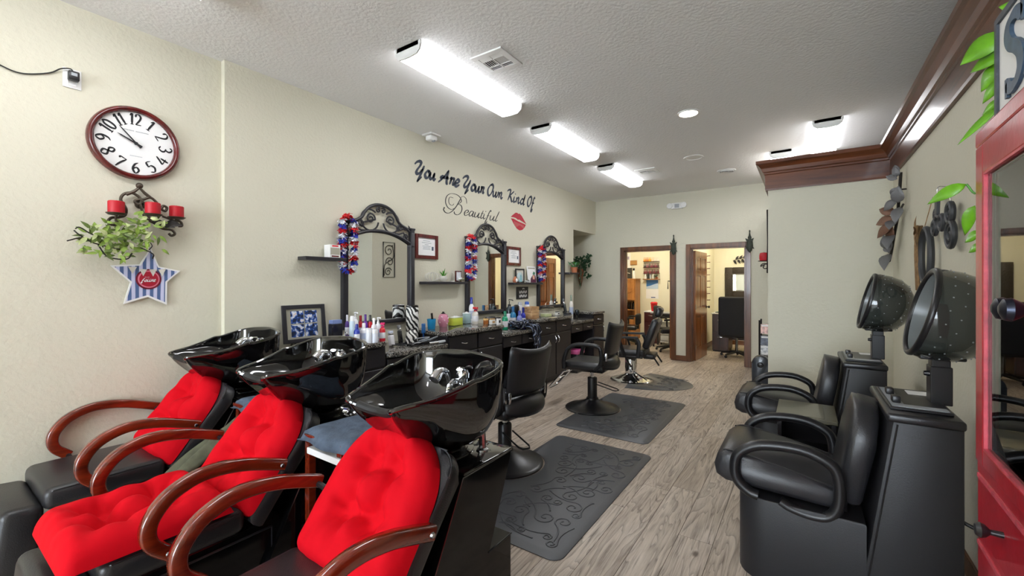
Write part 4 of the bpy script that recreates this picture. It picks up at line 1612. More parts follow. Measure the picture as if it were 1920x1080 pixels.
M['leaf'] = mat('fresh_green_leaf', '4f9a34', 0.45, var=0.3, vscale=20)
M['leaf_dark'] = mat('dark_green_leaf', '23452a', 0.5, var=0.35, vscale=20)
M['leaf_sage'] = mat('sage_green_leaf', '5c8f6a', 0.5, var=0.3, vscale=22)
M['leaf_olive'] = mat('olive_green_leaf', '7f9a3c', 0.5, var=0.4, vscale=25)
M['leaf_pale'] = mat('pale_green_leaf', 'b9c489', 0.5, var=0.25, vscale=25)
M['leaf_neon'] = mat('bright_pothos_leaf', '66a51a', 0.35, var=0.35, vscale=14, coat=0.1)
M['terracotta'] = mat('terracotta', 'b9714f', 0.7)
M['cone'] = wood('woven_cone', '4f2e1f', '8a5636', 'Z', 0.6, 30, 3)
M['stone'] = mat('pale_stone_ware', 'cfccc2', 0.6, var=0.15, vscale=30)


def leaf_faces(g, base, d, up, L, W, fold=0.25, curl=0.25, n=5):
    """one leaf as a folded strip"""
    d = Vector(d).normalized()
    s = d.cross(Vector(up))
    if s.length < 1e-4:
        s = d.cross(Vector((1, 0, 0)))
    s.normalize()
    nn = s.cross(d).normalized()
    base = Vector(base)
    prev = None
    for i in range(n + 1):
        t = i / n
        w = W * (sin(pi * min(1, t ** 0.75)) if t < 1 else 0)
        c = base + d * L * t - nn * curl * L * t * t
        row = (g.bm.verts.new(c + s * w + nn * w * fold), g.bm.verts.new(c), g.bm.verts.new(c - s * w + nn * w * fold))
        if prev:
            for k in (0, 1):
                g.bm.faces.new((prev[k], prev[k + 1], row[k + 1], row[k]))
        prev = row
    return g


gp = thing('potted_grass', 'small spiky green plant in a pale round pot on the shelf', 'plant', (WX + 0.07, 3.70, 1.462))
obj('pot', B().lathe([(0.03, 0), (0.042, 0.02), (0.045, 0.05), (0.038, 0.066), (0.034, 0.066), (0.034, 0.055), (0, 0.055)], seg=18), 'stone', gp)
rnd = random.Random(4)
for k in range(14):
    a, e = rnd.uniform(0, 6.28), rnd.uniform(0.95, 1.45)
    obj('leaf', leaf_faces(B(), (0.01 * cos(a), 0.01 * sin(a), 0.055), (cos(a) * cos(e), sin(a) * cos(e), sin(e)), (0, 0, 1), rnd.uniform(0.07, 0.12), 0.006), 'leaf', gp)
wr = thing('wire_ornament', 'pale wire ball ornament beside the grass plant', 'ornament', (WX + 0.07, 3.52, 1.462))
for k in range(7):
    a = k * 0.45
    g = B().tube([(0.052 * cos(q) * cos(a), 0.075 * cos(q) * sin(a + 0.9), 0.056 + 0.052 * sin(q)) for q in [2 * pi * i / 20 for i in range(20)]], 0.003, 5, closed=True)
    obj('wire_ring', g, 'stone', wr)
cg = thing('bird_cage', 'small pale wire lantern beside the grass plant and the dark frame', 'ornament', (WX + 0.07, 3.855, 1.462))
obj('base', B().lathe([(0.03, 0), (0.03, 0.012), (0, 0.012)], seg=16), 'stone', cg)
g = B()
for k in range(8):
    a = 2 * pi * k / 8
    g.tube([(0.028 * cos(a), 0.028 * sin(a), 0.01), (0.028 * cos(a), 0.028 * sin(a), 0.085), (0.012 * cos(a), 0.012 * sin(a), 0.115), (0, 0, 0.125)], 0.0022, 5)
o = obj('bars', g, 'stone', cg)
o['kind'] = 'stuff'
obj('ring', B().lathe([(0.01, 0.122), (0.012, 0.13), (0.006, 0.137)], seg=12), 'stone', cg)
fd = thing('framed_picture', 'small dark red picture frame standing by the second garland', 'frame', (WX + 0.05, 3.985, 1.462))
obj('frame', B().bb(-0.008, 0.008, -0.055, 0.055, 0, 0.135, 0.003), 'mahogany', fd, smooth=False)
obj('picture', B().bb(0.008, 0.0095, -0.042, 0.042, 0.014, 0.121), 'photo_fig', fd, smooth=False)
bl = thing('flower_bunch', 'little white and green artificial flowers before the dark red frame', 'flowers', (WX + 0.10, 3.985, 1.462))
rnd = random.Random(9)
for k in range(9):
    p = (rnd.uniform(-0.02, 0.02), rnd.uniform(-0.05, 0.05), rnd.uniform(0.012, 0.05))
    obj('blossom', B().sphere(p, (0.011, 0.012, 0.010), 8), 'white' if k % 3 else 'leaf_pale', bl)
for k in range(6):
    a = rnd.uniform(0, 6.28)
    obj('leaf', leaf_faces(B(), (0, rnd.uniform(-0.04, 0.04), 0.012), (cos(a), sin(a), 0.5), (0, 0, 1), 0.04, 0.010), 'leaf_dark', bl)

# second shelf
sf = 1.452
x = WX + 0.06
pt = thing('framed_picture', 'thin black picture frame behind the pale round plaque', 'frame', (x - 0.03, 5.40, sf))
g = B()
for a, b_, c, d in ((-0.12, -0.10, 0, 0.21), (0.10, 0.12, 0, 0.21), (-0.10, 0.10, 0, 0.02), (-0.10, 0.10, 0.19, 0.21)):
    g.bb(-0.006, 0.008, a, b_, c, d)
obj('frame', g, 'ink', pt, smooth=False)
obj('sheet', B().bb(-0.004, 0.0, -0.10, 0.10, 0.02, 0.19), 'stone', pt, smooth=False)
pq = thing('plaque', 'pale blue round plaque with a small figure in relief', 'ornament', (x + 0.005, 5.345, sf))
obj('disc', B().lathe([(0.075, 0), (0.075, 0.01), (0.06, 0.014), (0, 0.014)], (0, 0, 0.077), 24, rot=(0, pi / 2, 0), sx=1.0), mat('pale_blue_glaze', 'bccfd2', 0.3), pq)
obj('relief', B().lathe([(0.026, 0), (0.02, 0.05), (0.012, 0.075), (0.016, 0.09), (0, 0.11)], (0.018, 0.0, 0.01), 12), mat('teal_glaze', '86b4bd', 0.3), pq)
jr = thing('figurine', 'small brown and white shell ornament at the near end of the shelf', 'ornament', (x + 0.02, 5.20, sf))
obj('body', B().lathe([(0.03, 0), (0.038, 0.03), (0.024, 0.065), (0.012, 0.085), (0, 0.095)], seg=14), 'terracotta', jr)
obj('front', B().sphere((0.028, 0, 0.032), (0.012, 0.025, 0.03), 10), 'white', jr)
wa = thing('trinket_dish', 'small white trinket with dark spots on the second shelf', 'ornament', (x + 0.03, 5.52, sf))
obj('dish', B().lathe([(0.02, 0), (0.042, 0.02), (0.046, 0.03), (0.03, 0.026), (0, 0.02)], seg=16), 'white', wa)
obj('spots', B().sphere((0.015, 0.01, 0.032), (0.012, 0.014, 0.010), 8), 'ink', wa)
mg = thing('magazine', 'white magazine with a dark haired cover picture, propped on the shelf', 'magazine', (x - 0.02, 5.74, sf))
mg.rotation_euler = (0, radians(-6), 0)
obj('cover', B().bb(0, 0.008, -0.125, 0.125, 0, 0.255), 'paper', mg, smooth=False)
obj('heading', B().bb(0.008, 0.0088, -0.10, 0.10, 0.215, 0.235), 'mount', mg, smooth=False)
g = B()
g.prism([(-0.06, 0.0), (0.11, 0.0), (0.12, 0.05), (0.10, 0.11), (0.05, 0.13), (0.0, 0.10), (-0.05, 0.06)], 0.008, 0.0088, 'X')
obj('cover_picture', g, mat('plum_print', '5a2440', 0.5), mg, smooth=False)
obj('cover_scarf', B().prism([(0.02, 0.13), (0.09, 0.125), (0.10, 0.16), (0.05, 0.175)], 0.0082, 0.009, 'X'), mat('green_print', '3d7a5c', 0.5), mg, smooth=False)
obj('cover_face', B().prism([(0.02, 0.05), (0.07, 0.05), (0.08, 0.10), (0.045, 0.12), (0.01, 0.10)], 0.0086, 0.0094, 'X'), mat('skin_print', 'dba890', 0.5), mg, smooth=False)

# black notice under the second shelf
ns = thing('wall_sign', 'small black notice with bold white lettering below the magazine shelf', 'sign', (WX, 5.50, 1.20))
obj('board', B().bb(0.001, 0.012, -0.155, 0.17, 0, 0.185, 0.002), 'ink', ns, smooth=False)
g = B()
for yy, zz, hh, ws in ((0.0, 0.148, 0.022, (0.014, 0.014, 0.014)), (-0.085, 0.085, 0.042, (0.03, 0.026, 0.03, 0.028, 0.024, 0.03)), (-0.085, 0.025, 0.042, (0.026, 0.03, 0.028, 0.028, 0.03, 0.026))):
    y = yy
    for k, w_ in enumerate(ws):
        # block letters too small in the photo to read: stems and bars
        g.bb(0.012, 0.0135, y, y + w_ * 0.3, zz, zz + hh)
        g.bb(0.012, 0.0135, y + w_ * 0.3, y + w_ * 0.85, zz + hh * (0.75 if k % 2 else 0.0), zz + hh * (1.0 if k % 2 else 0.25))
        g.bb(0.012, 0.0135, y + w_ * 0.55, y + w_ * 0.85, zz + hh * 0.3, zz + hh * 0.7)
        y += w_ + 0.009
o = obj('lettering', g, 'white', ns, smooth=False)
o['kind'] = 'stuff'

# last shelf: a bushy plant in a clay pot; a cone of ivy on the wall beyond
pp = thing('potted_plant', 'bushy blue-green plant in a clay pot on the far shelf', 'plant', (WX + 0.075, 7.16, 1.635))
obj('pot', B().lathe([(0.045, 0), (0.06, 0.085), (0.064, 0.085), (0.064, 0.10), (0.055, 0.10), (0.05, 0.08), (0, 0.08)], seg=18), 'terracotta', pp)
rnd = random.Random(21)
for k in range(46):
    a, e = rnd.uniform(0, 6.28), rnd.uniform(0.1, 1.4)
    r = rnd.uniform(0.01, 0.09)
    b0 = (r * cos(a), r * 1.3 * sin(a), 0.10 + rnd.uniform(0, 0.09))
    obj('leaf', leaf_faces(B(), b0, (cos(a) * cos(e), sin(a) * cos(e), sin(e) * 0.8), (0, 0, 1), rnd.uniform(0.05, 0.085), 0.018), 'leaf_sage' if k % 3 else 'leaf', pp)
for k in range(12):
    z = -0.02 - 0.024 * k
    y = 0.11 + 0.02 * sin(k)
    obj('trailing_leaf', leaf_faces(B(), (0.075 + 0.01 * sin(k * 2), y, z + 0.06), (0.3 * sin(k * 3), 0.6 * cos(k * 2), -0.5), (0, 0, 1), 0.045, 0.014), 'leaf_dark', pp)
obj('trailing_stem', B().tube(smoothpts([(0.03, 0.04, 0.10), (0.075, 0.10, 0.08), (0.08, 0.12, -0.05), (0.078, 0.11, -0.25)], 4), 0.003, 5), 'leaf_dark', pp)
iv = thing('wall_planter', 'brown cone planter full of dark ivy on the far wall', 'planter', (-3.90, YB - 0.075, 1.37))
obj('cone', B().lathe([(0.0, 0), (0.02, 0.01), (0.055, 0.22), (0.078, 0.37), (0.068, 0.37), (0, 0.33)], seg=18), 'cone', iv)
rnd = random.Random(33)
for k in range(90):
    t = rnd.random()
    a = rnd.uniform(0, 6.28)
    if k < 60:
        c = (rnd.uniform(-0.15, 0.20), rnd.uniform(-0.10, 0.03), 0.36 + rnd.uniform(0, 0.26))
    elif k < 75:
        c = (0.10 + 0.12 * (k - 60) / 15 + rnd.uniform(-0.02, 0.02), -0.04, 0.36 - 0.20 * (k - 60) / 15 + rnd.uniform(-0.03, 0.03))
    else:
        c = (0.12 + 0.11 * (k - 75) / 15, -0.04, 0.52 + 0.14 * (k - 75) / 15)
    obj('leaf', leaf_faces(B(), c, (cos(a), -0.4 + 0.4 * sin(a), sin(a)), (0, -1, 0.2), rnd.uniform(0.05, 0.085), rnd.uniform(0.016, 0.026)), 'leaf_dark', iv)
g = B()
for e in ((-0.1, -0.03, 0.60), (0.0, -0.03, 0.62), (0.1, -0.04, 0.55), (0.22, -0.04, 0.66), (0.22, -0.04, 0.18)):
    g.tube(smoothpts([(0, 0, 0.34), (e[0] * 0.4, e[1], 0.44), e], 4), 0.003, 5)
obj('stems', g, 'leaf_dark', iv)['kind'] = 'stuff'


# ---------------------------------------------------------------- bottles and tools on the worktops
def zebra_mat():
    m = bpy.data.materials.new('zebra_print')
    m.use_nodes = True
    nt = m.node_tree
    p = nt.nodes['Principled BSDF']
    p.inputs['Roughness'].default_value = 0.4
    geo = nt.nodes.new('ShaderNodeNewGeometry')
    w = nt.nodes.new('ShaderNodeTexWave')
    w.bands_direction = 'DIAGONAL'
    w.inputs['Scale'].default_value = 9.0
    w.inputs['Distortion'].default_value = 5.0
    w.inputs['Detail'].default_value = 1.5
    w.inputs['Detail Scale'].default_value = 1.4
    r = nt.nodes.new('ShaderNodeValToRGB')
    r.color_ramp.interpolation = 'CONSTANT'
    r.color_ramp.elements[0].color = lin('141416')
    r.color_ramp.elements[1].color = lin('f0efec')
    r.color_ramp.elements[1].position = 0.5
    nt.links.new(geo.outputs['Position'], w.inputs['Vector'])
    nt.links.new(w.outputs['Fac'], r.inputs['Fac'])
    nt.links.new(r.outputs['Color'], p.inputs['Base Color'])
    return m


M['zebra'] = zebra_mat()
TINT = {}


def tint(c, rough=0.25):
    if c in M:
        return M[c]
    if (c, rough) not in TINT:
        TINT[(c, rough)] = mat('plastic_' + c, c, rough, coat=0.2)
    return TINT[(c, rough)]


ITEMS = [
    ('box', -3.32, 2.16, 0.94, 0.192, 0.0503, '1b1b20', '7d8fc0', 'tool_charger', 'black tool charger with blue top beside the four-photo frame', 'charger'),
    ('can', -3.246, 2.27, 0.94, 0.221, 0.0232, 'cfe3f2', 'f2f4f6', 'aerosol_can', 'pale blue aerosol can with white cap, nearest the four-photo frame', 'can'),
    ('bottle', -3.136, 2.24, 0.94, 0.159, 0.0249, '2a3fae', '22309a', 'bottle', 'royal blue squat bottle in front of the white bottles', 'bottle'),
    ('pump', -3.341, 2.37, 0.94, 0.248, 0.0288, 'eceef2', 'f6f6f8', 'pump_bottle', 'tall white pump bottle nearest the dark mirror post', 'bottle'),
    ('bottle', -3.151, 2.32, 0.94, 0.161, 0.03, 'f1f1f4', 'f8f8fa', 'bottle', 'white bottle with domed cap between blue bottle and white jars', 'bottle'),
    ('bottle', -3.361, 2.44, 0.94, 0.21, 0.0245, 'c21f2c', 'a5121f', 'bottle', 'red bottle behind the domed white bottle', 'bottle'),
    ('bottle', -3.23, 2.395, 0.94, 0.228, 0.0214, '6b2f9e', '50207f', 'bottle', 'purple bottle standing between two red bottles', 'bottle'),
    ('bottle', -3.222, 2.44, 0.94, 0.22, 0.0216, 'c8202b', '1d1a1d', 'bottle', 'red bottle with black cap beside the purple bottle', 'bottle'),
    ('bottle', -3.125, 2.405, 0.94, 0.199, 0.0234, 'e9ecf2', 'f8f8fa', 'bottle', 'tall white bottle behind the row of white jars', 'bottle'),
    ('pump', -3.118, 2.445, 0.94, 0.206, 0.026, 'e6e8ee', 'f5f5f7', 'pump_bottle', 'white pump bottle nearest the red spray bottle', 'bottle'),
    ('jar', -3.052, 2.3, 0.94, 0.123, 0.0272, 'e8ebf2', 'f4f5f8', 'jar', 'white jar standing next to the domed white bottle', 'jar'),
    ('jar', -3.026, 2.34, 0.94, 0.112, 0.025, 'dfe4ef', 'f4f5f8', 'jar', 'white jar standing next to the red spray bottle', 'jar'),
    ('spray', -3.041, 2.43, 0.94, 0.163, 0.0256, 'd62a3a', 'e0266e', 'spray_bottle', 'red and pink spray bottle at the corner of the high counter', 'bottle'),
    ('bottle', -3.461, 2.37, 0.94, 0.215, 0.0196, '5c3f8e', 'd8d8e4', 'bottle', 'violet bottle half behind the dark mirror post', 'bottle'),
    ('clip', -3.34, 2.784, 0.83, 0.147, 0.0471, 'f0f0f4', 'd4dbee', 'clipper', 'white hair clipper standing on the low counter', 'clipper'),
    ('clip', -3.34, 2.898, 0.83, 0.195, 0.0348, '1a1a1e', '85888e', 'clipper', 'black hair clipper leaning beside the white clipper', 'clipper'),
    ('pouch', -3.24, 2.948, 0.83, 0.165, 0.064, 'zebra', '201d20', 'pouch', 'zebra print pouch lying on the low counter', 'pouch'),
    ('canister', -3.47, 3.165, 0.83, 0.38, 0.0666, 'zebra', '18181a', 'canister', 'tall zebra print canister standing by the first mirror', 'canister'),
    ('brush', -3.32, 3.184, 0.83, 0.19, 0.0253, '2f6aa8', '1f4a86', 'hairbrush', 'blue hairbrush stood up among the cords', 'brush'),
    ('cup', -3.4, 3.381, 0.94, 0.137, 0.0501, '1c8fc8', '1681b8', 'cup', 'bright blue cup holding a black comb', 'cup'),
    ('ball', -3.48, 3.65, 0.94, 0.172, 0.0622, 'd98fa8', 'f0c9d6', 'jar', 'round pink jar with a black knob lid', 'jar'),
    ('tub', -3.46, 3.84, 0.94, 0.111, 0.0833, 'c9d84f', 'e4ecd8', 'tissue_box', 'yellow and clear box with tissues beside the pink jar', 'box'),
    ('tub', -3.5, 4.092, 0.94, 0.147, 0.0502, 'a9c6cc', 'dce8ea', 'container', 'clear pale blue container beside the yellow box', 'container'),
    ('bottle', -3.5, 4.186, 0.94, 0.325, 0.0339, 'eff1f6', '3a46a8', 'bottle', 'tall white bottle with blue cap before the second mirror', 'bottle'),
    ('spray', -3.36, 4.09, 0.94, 0.211, 0.0396, 'd9d4cc', 'c8242c', 'spray_bottle', 'clear spray bottle with red top on the second high counter', 'bottle'),
    ('box2', -3.15, 4.162, 0.94, 0.071, 0.0391, 'e7e4de', 'c9a06a', 'card_box', 'small white card box at the end of the second high counter', 'box'),
    ('box2', -3.06, 4.171, 0.94, 0.094, 0.0291, 'efefef', '35353a', 'card_box', 'upright white card box with black print by the green bottle', 'box'),
    ('jar', -3.25, 4.163, 0.94, 0.067, 0.0329, 'a8642e', 'd8b070', 'jar', 'brown jar of clips on the second high counter', 'jar'),
    ('bottle', -3.25, 4.572, 0.83, 0.246, 0.0386, '1d9e74', '157d5b', 'bottle', 'green bottle on the second low counter', 'bottle'),
    ('pump', -3.44, 4.943, 0.83, 0.392, 0.0489, '1b2a30', '111315', 'pump_bottle', 'tall black pump bottle beside the green bottle', 'bottle'),
    ('bottle', -3.32, 4.861, 0.83, 0.294, 0.0405, '2f86b8', '1a5e94', 'bottle', 'teal blue bottle behind the green bottle', 'bottle'),
    ('bottle', -3.2, 4.84, 0.83, 0.241, 0.0363, '7d86c8', '4a52a8', 'bottle', 'lilac bottle beside the dark round brush', 'bottle'),
    ('bottle', -3.23, 4.979, 0.83, 0.277, 0.0334, '2a35b4', '151b78', 'bottle', 'deep blue slim bottle beside the wooden crate', 'bottle'),
    ('can', -3.47, 5.453, 0.94, 0.225, 0.0404, 'e4e7f2', '3b62c4', 'aerosol_can', 'white aerosol can with blue cap behind the wooden crate', 'can'),
    ('can', -3.45, 5.232, 0.94, 0.226, 0.0392, 'e9e9ee', 'b9bcc4', 'aerosol_can', 'white aerosol can behind the lilac bottle', 'can'),
    ('rbrush', -3.36, 5.0, 0.83, 0.309, 0.0452, '111114', '17171b', 'round_brush', 'round black brush stood among the bottles', 'brush'),
    ('crate', -3.22, 5.188, 0.94, 0.173, 0.0953, 'c79a6c', 'a87a4c', 'crate', 'small wooden crate by the tangle of dark cords', 'crate'),
    ('basket', -3.44, 6.034, 0.94, 0.197, 0.0822, '9a9ca0', 'c9cbd0', 'wire_basket', 'wire basket under the third mirror', 'basket'),
    ('tub', -3.22, 5.6, 0.94, 0.049, 0.0885, 'c9d3a0', 'e0e6c4', 'tray', 'pale green tray in front of the wire basket', 'tray'),
    ('box2', -3.2, 5.916, 0.94, 0.057, 0.0418, 'e9e9e4', '23232a', 'card_box', 'small white box with black print under the third mirror', 'box'),
    ('clip', -3.44, 6.691, 0.83, 0.347, 0.042, '1f2326', '5a5f64', 'clipper', 'black clipper on a stand past the third mirror', 'clipper'),
    ('bottle', -3.38, 6.757, 0.83, 0.403, 0.0374, 'e6e2da', '8f9a8a', 'bottle', 'slim cream bottle beside the far black clipper', 'bottle'),
    ('box', -3.24, 6.34, 0.83, 0.124, 0.0706, '55585d', '3a3d42', 'clipper_dock', 'grey clipper dock on the far low counter', 'charger'),
    ('rbrush', -3.2, 6.618, 0.83, 0.164, 0.0409, '20242a', '111114', 'round_brush', 'small dark round brush on the far low counter', 'brush'),
]


def make_item(kind, x, y, z, h, r, c1, c2, name, label, cat):
    t = thing(name, label, cat, (x, y, z))
    a, b_ = tint(c1), tint(c2)
    if kind in ('bottle', 'pump', 'spray', 'can'):
        sh = h * (0.74 if kind != 'can' else 0.80)
        if kind == 'can':
            prof = [(r * 0.95, 0), (r, 0.006), (r, sh - 0.012), (r * 0.85, sh), (0, sh)]
        else:
            prof = [(r * 0.92, 0), (r, 0.008), (r, sh * 0.78), (r * 0.86, sh * 0.90), (r * 0.42, sh), (0, sh)]
        body = obj('body', B().lathe(prof, seg=20), a, t, angle=50)
        if kind != 'can':
            obj('label_band', B().lathe([(r + 0.0004, sh * 0.22), (r + 0.0006, sh * 0.24), (r + 0.0006, sh * 0.62), (r + 0.0004, sh * 0.64)], seg=20), tint('e9e9ee' if c1[0] not in 'ef' else 'b9c4dc'), body)
        if kind == 'bottle':
            obj('cap', B().lathe([(r * 0.5, sh), (r * 0.5, h - 0.006), (r * 0.42, h), (0, h)], seg=16), b_, t)
        elif kind == 'can':
            obj('cap', B().lathe([(r * 0.82, sh), (r * 0.82, h * 0.93), (r * 0.6, h), (0, h)], seg=16), b_, t)
        elif kind == 'pump':
            p = B().lathe([(r * 0.46, sh), (r * 0.46, sh + h * 0.06), (0.006, sh + h * 0.07), (0.006, h * 0.93), (0, h * 0.93)], seg=14)
            p.tube([(-0.012, 0, h * 0.95), (0.0, 0, h * 0.97), (r * 1.1, 0, h * 0.96), (r * 1.3, 0, h * 0.93)], 0.0065, 8)
            obj('pump_head', p, b_, t)
        else:
            p = B().lathe([(r * 0.46, sh), (r * 0.46, sh + h * 0.05), (r * 0.3, sh + h * 0.08), (0, sh + h * 0.08)], seg=14)
            p.box((0.004, 0, h * 0.93), (r * 1.7, r * 0.7, h * 0.13), 0.004)
            p.tube([(r * 0.7, 0, h * 0.90), (r * 0.95, 0, h * 0.82), (r * 0.75, 0, h * 0.76)], 0.004, 6)
            obj('trigger_head', p, b_, t)
    elif kind == 'jar':
        obj('body', B().lathe([(r * 0.95, 0), (r, 0.006), (r, h * 0.68), (r * 0.9, h * 0.72), (0, h * 0.72)], seg=20), a, t)
        obj('lid', B().lathe([(r * 1.02, h * 0.70), (r * 1.02, h * 0.96), (r * 0.95, h), (0, h)], seg=20), b_, t)
    elif kind == 'ball':
        obj('body', B().lathe([(r * 0.7, 0), (r, h * 0.3), (r * 0.98, h * 0.55), (r * 0.72, h * 0.8), (r * 0.4, h * 0.86), (0, h * 0.86)], seg=22), a, t)
        obj('lid', B().lathe([(r * 0.45, h * 0.86), (r * 0.3, h * 0.92), (r * 0.18, h * 0.94), (r * 0.2, h), (0, h)], seg=16), tint('1b1b1e'), t)
        q = B()
        for k in range(12):
            an, zz = k * 2.4, h * (0.2 + 0.045 * k)
            q.sphere((r * 0.93 * cos(an), r * 0.93 * sin(an), zz), (0.010, 0.010, 0.010), 8)
        o = obj('dots', q, b_, t)
        o['kind'] = 'stuff'
    elif kind == 'tub':
        obj('body', B().bb(-r * 0.55, r * 0.55, -r, r, 0, h * 0.8, 0.006), a, t)
        obj('lid', B().bb(-r * 0.58, r * 0.58, -r * 1.03, r * 1.03, h * 0.8, h * 0.9, 0.004), b_, t)
        if h > 0.08:
            obj('contents', B().grid(lambda u, v: (-r * 0.4 + r * 0.8 * u, -r * 0.7 + 1.3 * r * v, h * 0.9 + 0.016 * abs(sin(u * 7 + v * 5)) * sin(pi * u) * sin(pi * v) + 0.001), 8, 10), 'paper', t)
    elif kind in ('box', 'box2'):
        d = 0.6 if kind == 'box' else 0.55
        obj('body', B().bb(-r * d, r * d, -r, r, 0, h * 0.82, 0.004), a, t, smooth=False)
        obj('top_tray', B().bb(-r * d * 0.9, r * d * 0.9, -r * 0.9, r * 0.9, h * 0.82, h, 0.004), b_, t, smooth=False)
        if kind == 'box2':
            obj('printed_band', B().bb(r * d, r * d + 0.0008, -r * 0.6, r * 0.6, h * 0.25, h * 0.6), b_, t, smooth=False)
    elif kind == 'cup':
        obj('body', B().lathe([(r * 0.8, 0), (r * 0.82, 0.004), (r, h * 0.8), (r * 0.94, h * 0.8), (r * 0.78, 0.01), (0, 0.01)], seg=24), a, t)
        c = B()
        c.box((0, 0.01, h * 0.82), (0.006, 0.03, h * 0.9), 0.002, (0.12, 0, 0))
        obj('comb', c, tint('17171a'), t)
    elif kind == 'clip':
        g = B().bb(-r * 0.5, r * 0.5, -r * 0.55, r * 0.55, 0, h * 0.72, r * 0.22, 3)
        obj('body', g.move((0, 0, 0), (0, radians(-10), 0)), a, t)
        obj('blade', B().bb(-r * 0.35, r * 0.35, -r * 0.45, r * 0.45, h * 0.72, h * 0.84, 0.003).move((0, 0, 0), (0, radians(-10), 0)), 'nickel', t)
        obj('guard', B().bb(-r * 0.3, r * 0.3, -r * 0.5, r * 0.5, h * 0.84, h, 0.004).move((0, 0, 0), (0, radians(-10), 0)), b_, t)
    elif kind == 'pouch':
        obj('bag', B().grid(lambda u, v: (r * 0.8 * cos(2 * pi * u) * (1 - v ** 3 * 0.9), r * 1.1 * sin(2 * pi * u) * (1 - v ** 4 * 0.4), h * 0.9 * v + 0.004 * sin(9 * u + 5 * v)), 20, 9, cu=True), 'zebra', t)
        obj('zip', B().bb(-0.006, 0.006, -r * 0.7, r * 0.7, h * 0.88, h * 0.93, 0.002), b_, t)
    elif kind == 'canister':
        obj('body', B().lathe([(r * 0.9, 0), (r, 0.01), (r, h * 0.9), (r * 0.95, h * 0.94), (0, h * 0.94)], seg=24), 'zebra', t)
        obj('lid', B().lathe([(r * 0.97, h * 0.94), (r * 0.97, h * 0.98), (r * 0.8, h), (0, h)], seg=24), b_, t)
    elif kind == 'brush':
        obj('handle', B().lathe([(0, 0), (r * 0.5, 0.004), (r * 0.4, h * 0.3), (r * 0.35, h * 0.5), (0, h * 0.52)], seg=12), b_, t)
        obj('head', B().bb(-r * 0.35, r * 0.35, -r, r, h * 0.45, h, 0.008, 3), a, t)
    elif kind == 'rbrush':
        obj('handle', B().lathe([(0, 0), (r * 0.28, 0.004), (r * 0.24, h * 0.45), (0, h * 0.46)], seg=12), b_, t)
        obj('bristle_head', B().lathe([(r * 0.5, h * 0.42), (r * 0.92, h * 0.48), (r, h * 0.7), (r * 0.92, h * 0.94), (r * 0.5, h), (0, h)], seg=20), a, t)
    elif kind == 'crate':
        n = 4
        for k in range(n):
            z0, z1 = h * k / n, h * (k + 1) / n - 0.005
            obj('slat', B().bb(r * 0.62, r * 0.7, -r, r, z0, z1, 0.002), 'crate_wood', t, smooth=False)
            obj('slat', B().bb(-r * 0.7, -r * 0.62, -r, r, z0, z1, 0.002), 'crate_wood', t, smooth=False)
            for s in (-1, 1):
                obj('slat', B().bb(-r * 0.62, r * 0.62, s * r * 0.92 - 0.004, s * r * 0.92 + 0.004, z0, z1, 0.002), 'crate_wood', t, smooth=False)
        obj('bottom', B().bb(-r * 0.6, r * 0.6, -r * 0.86, r * 0.86, 0, 0.008), 'crate_wood', t, smooth=False)
    elif kind == 'basket':
        for zz in (0.004, h * 0.3, h * 0.6):
            obj('wire', B().tube([(r * 0.7, -r, zz), (r * 0.7, r, zz), (-r * 0.7, r, zz), (-r * 0.7, -r, zz)], 0.003, 6, closed=True), 'nickel', t)
        for k in range(7):
            y_ = -r + 2 * r * k / 6
            obj('wire', B().tube([(r * 0.7, y_, h * 0.6), (r * 0.7, y_, 0.004), (-r * 0.7, y_, 0.004), (-r * 0.7, y_, h * 0.6)], 0.0022, 5), 'nickel', t)
        obj('hoop_handle', B().tube(smoothpts([(0, -r, h * 0.6), (0, -r * 0.7, h * 0.9), (0, 0, h), (0, r * 0.7, h * 0.9), (0, r, h * 0.6)], 4), 0.0035, 6), 'nickel', t)
    return t


M['crate_wood'] = wood('light_crate_wood', '9a6e47', 'd8b384', 'Y', 0.6, 14, 8)
for it in ITEMS:
    make_item(*it)


def coil(label, path, m, r=0.005):
    o = obj('cable', B().tube(smoothpts(path, 6), r, 6), m)
    return tag(o, label, 'cord', 'dark cords on the vanity')


rnd = random.Random(55)
cz = LZ + 0.006


def tangle(cx, cy, n, sx, sy, z, seed, rise=0.02):
    q = random.Random(seed)
    return [(cx + q.uniform(-sx, sx), cy + q.uniform(-sy, sy), z + q.uniform(0, rise)) for _ in range(n)]


def tangle_obj(name, label, paths, m, r):
    g = B()
    for p in paths:
        g.tube(smoothpts(p, 6), r, 6)
    o = obj(name, g, m)
    tag(o, label, 'cords')
    o['kind'] = 'stuff'
    return o


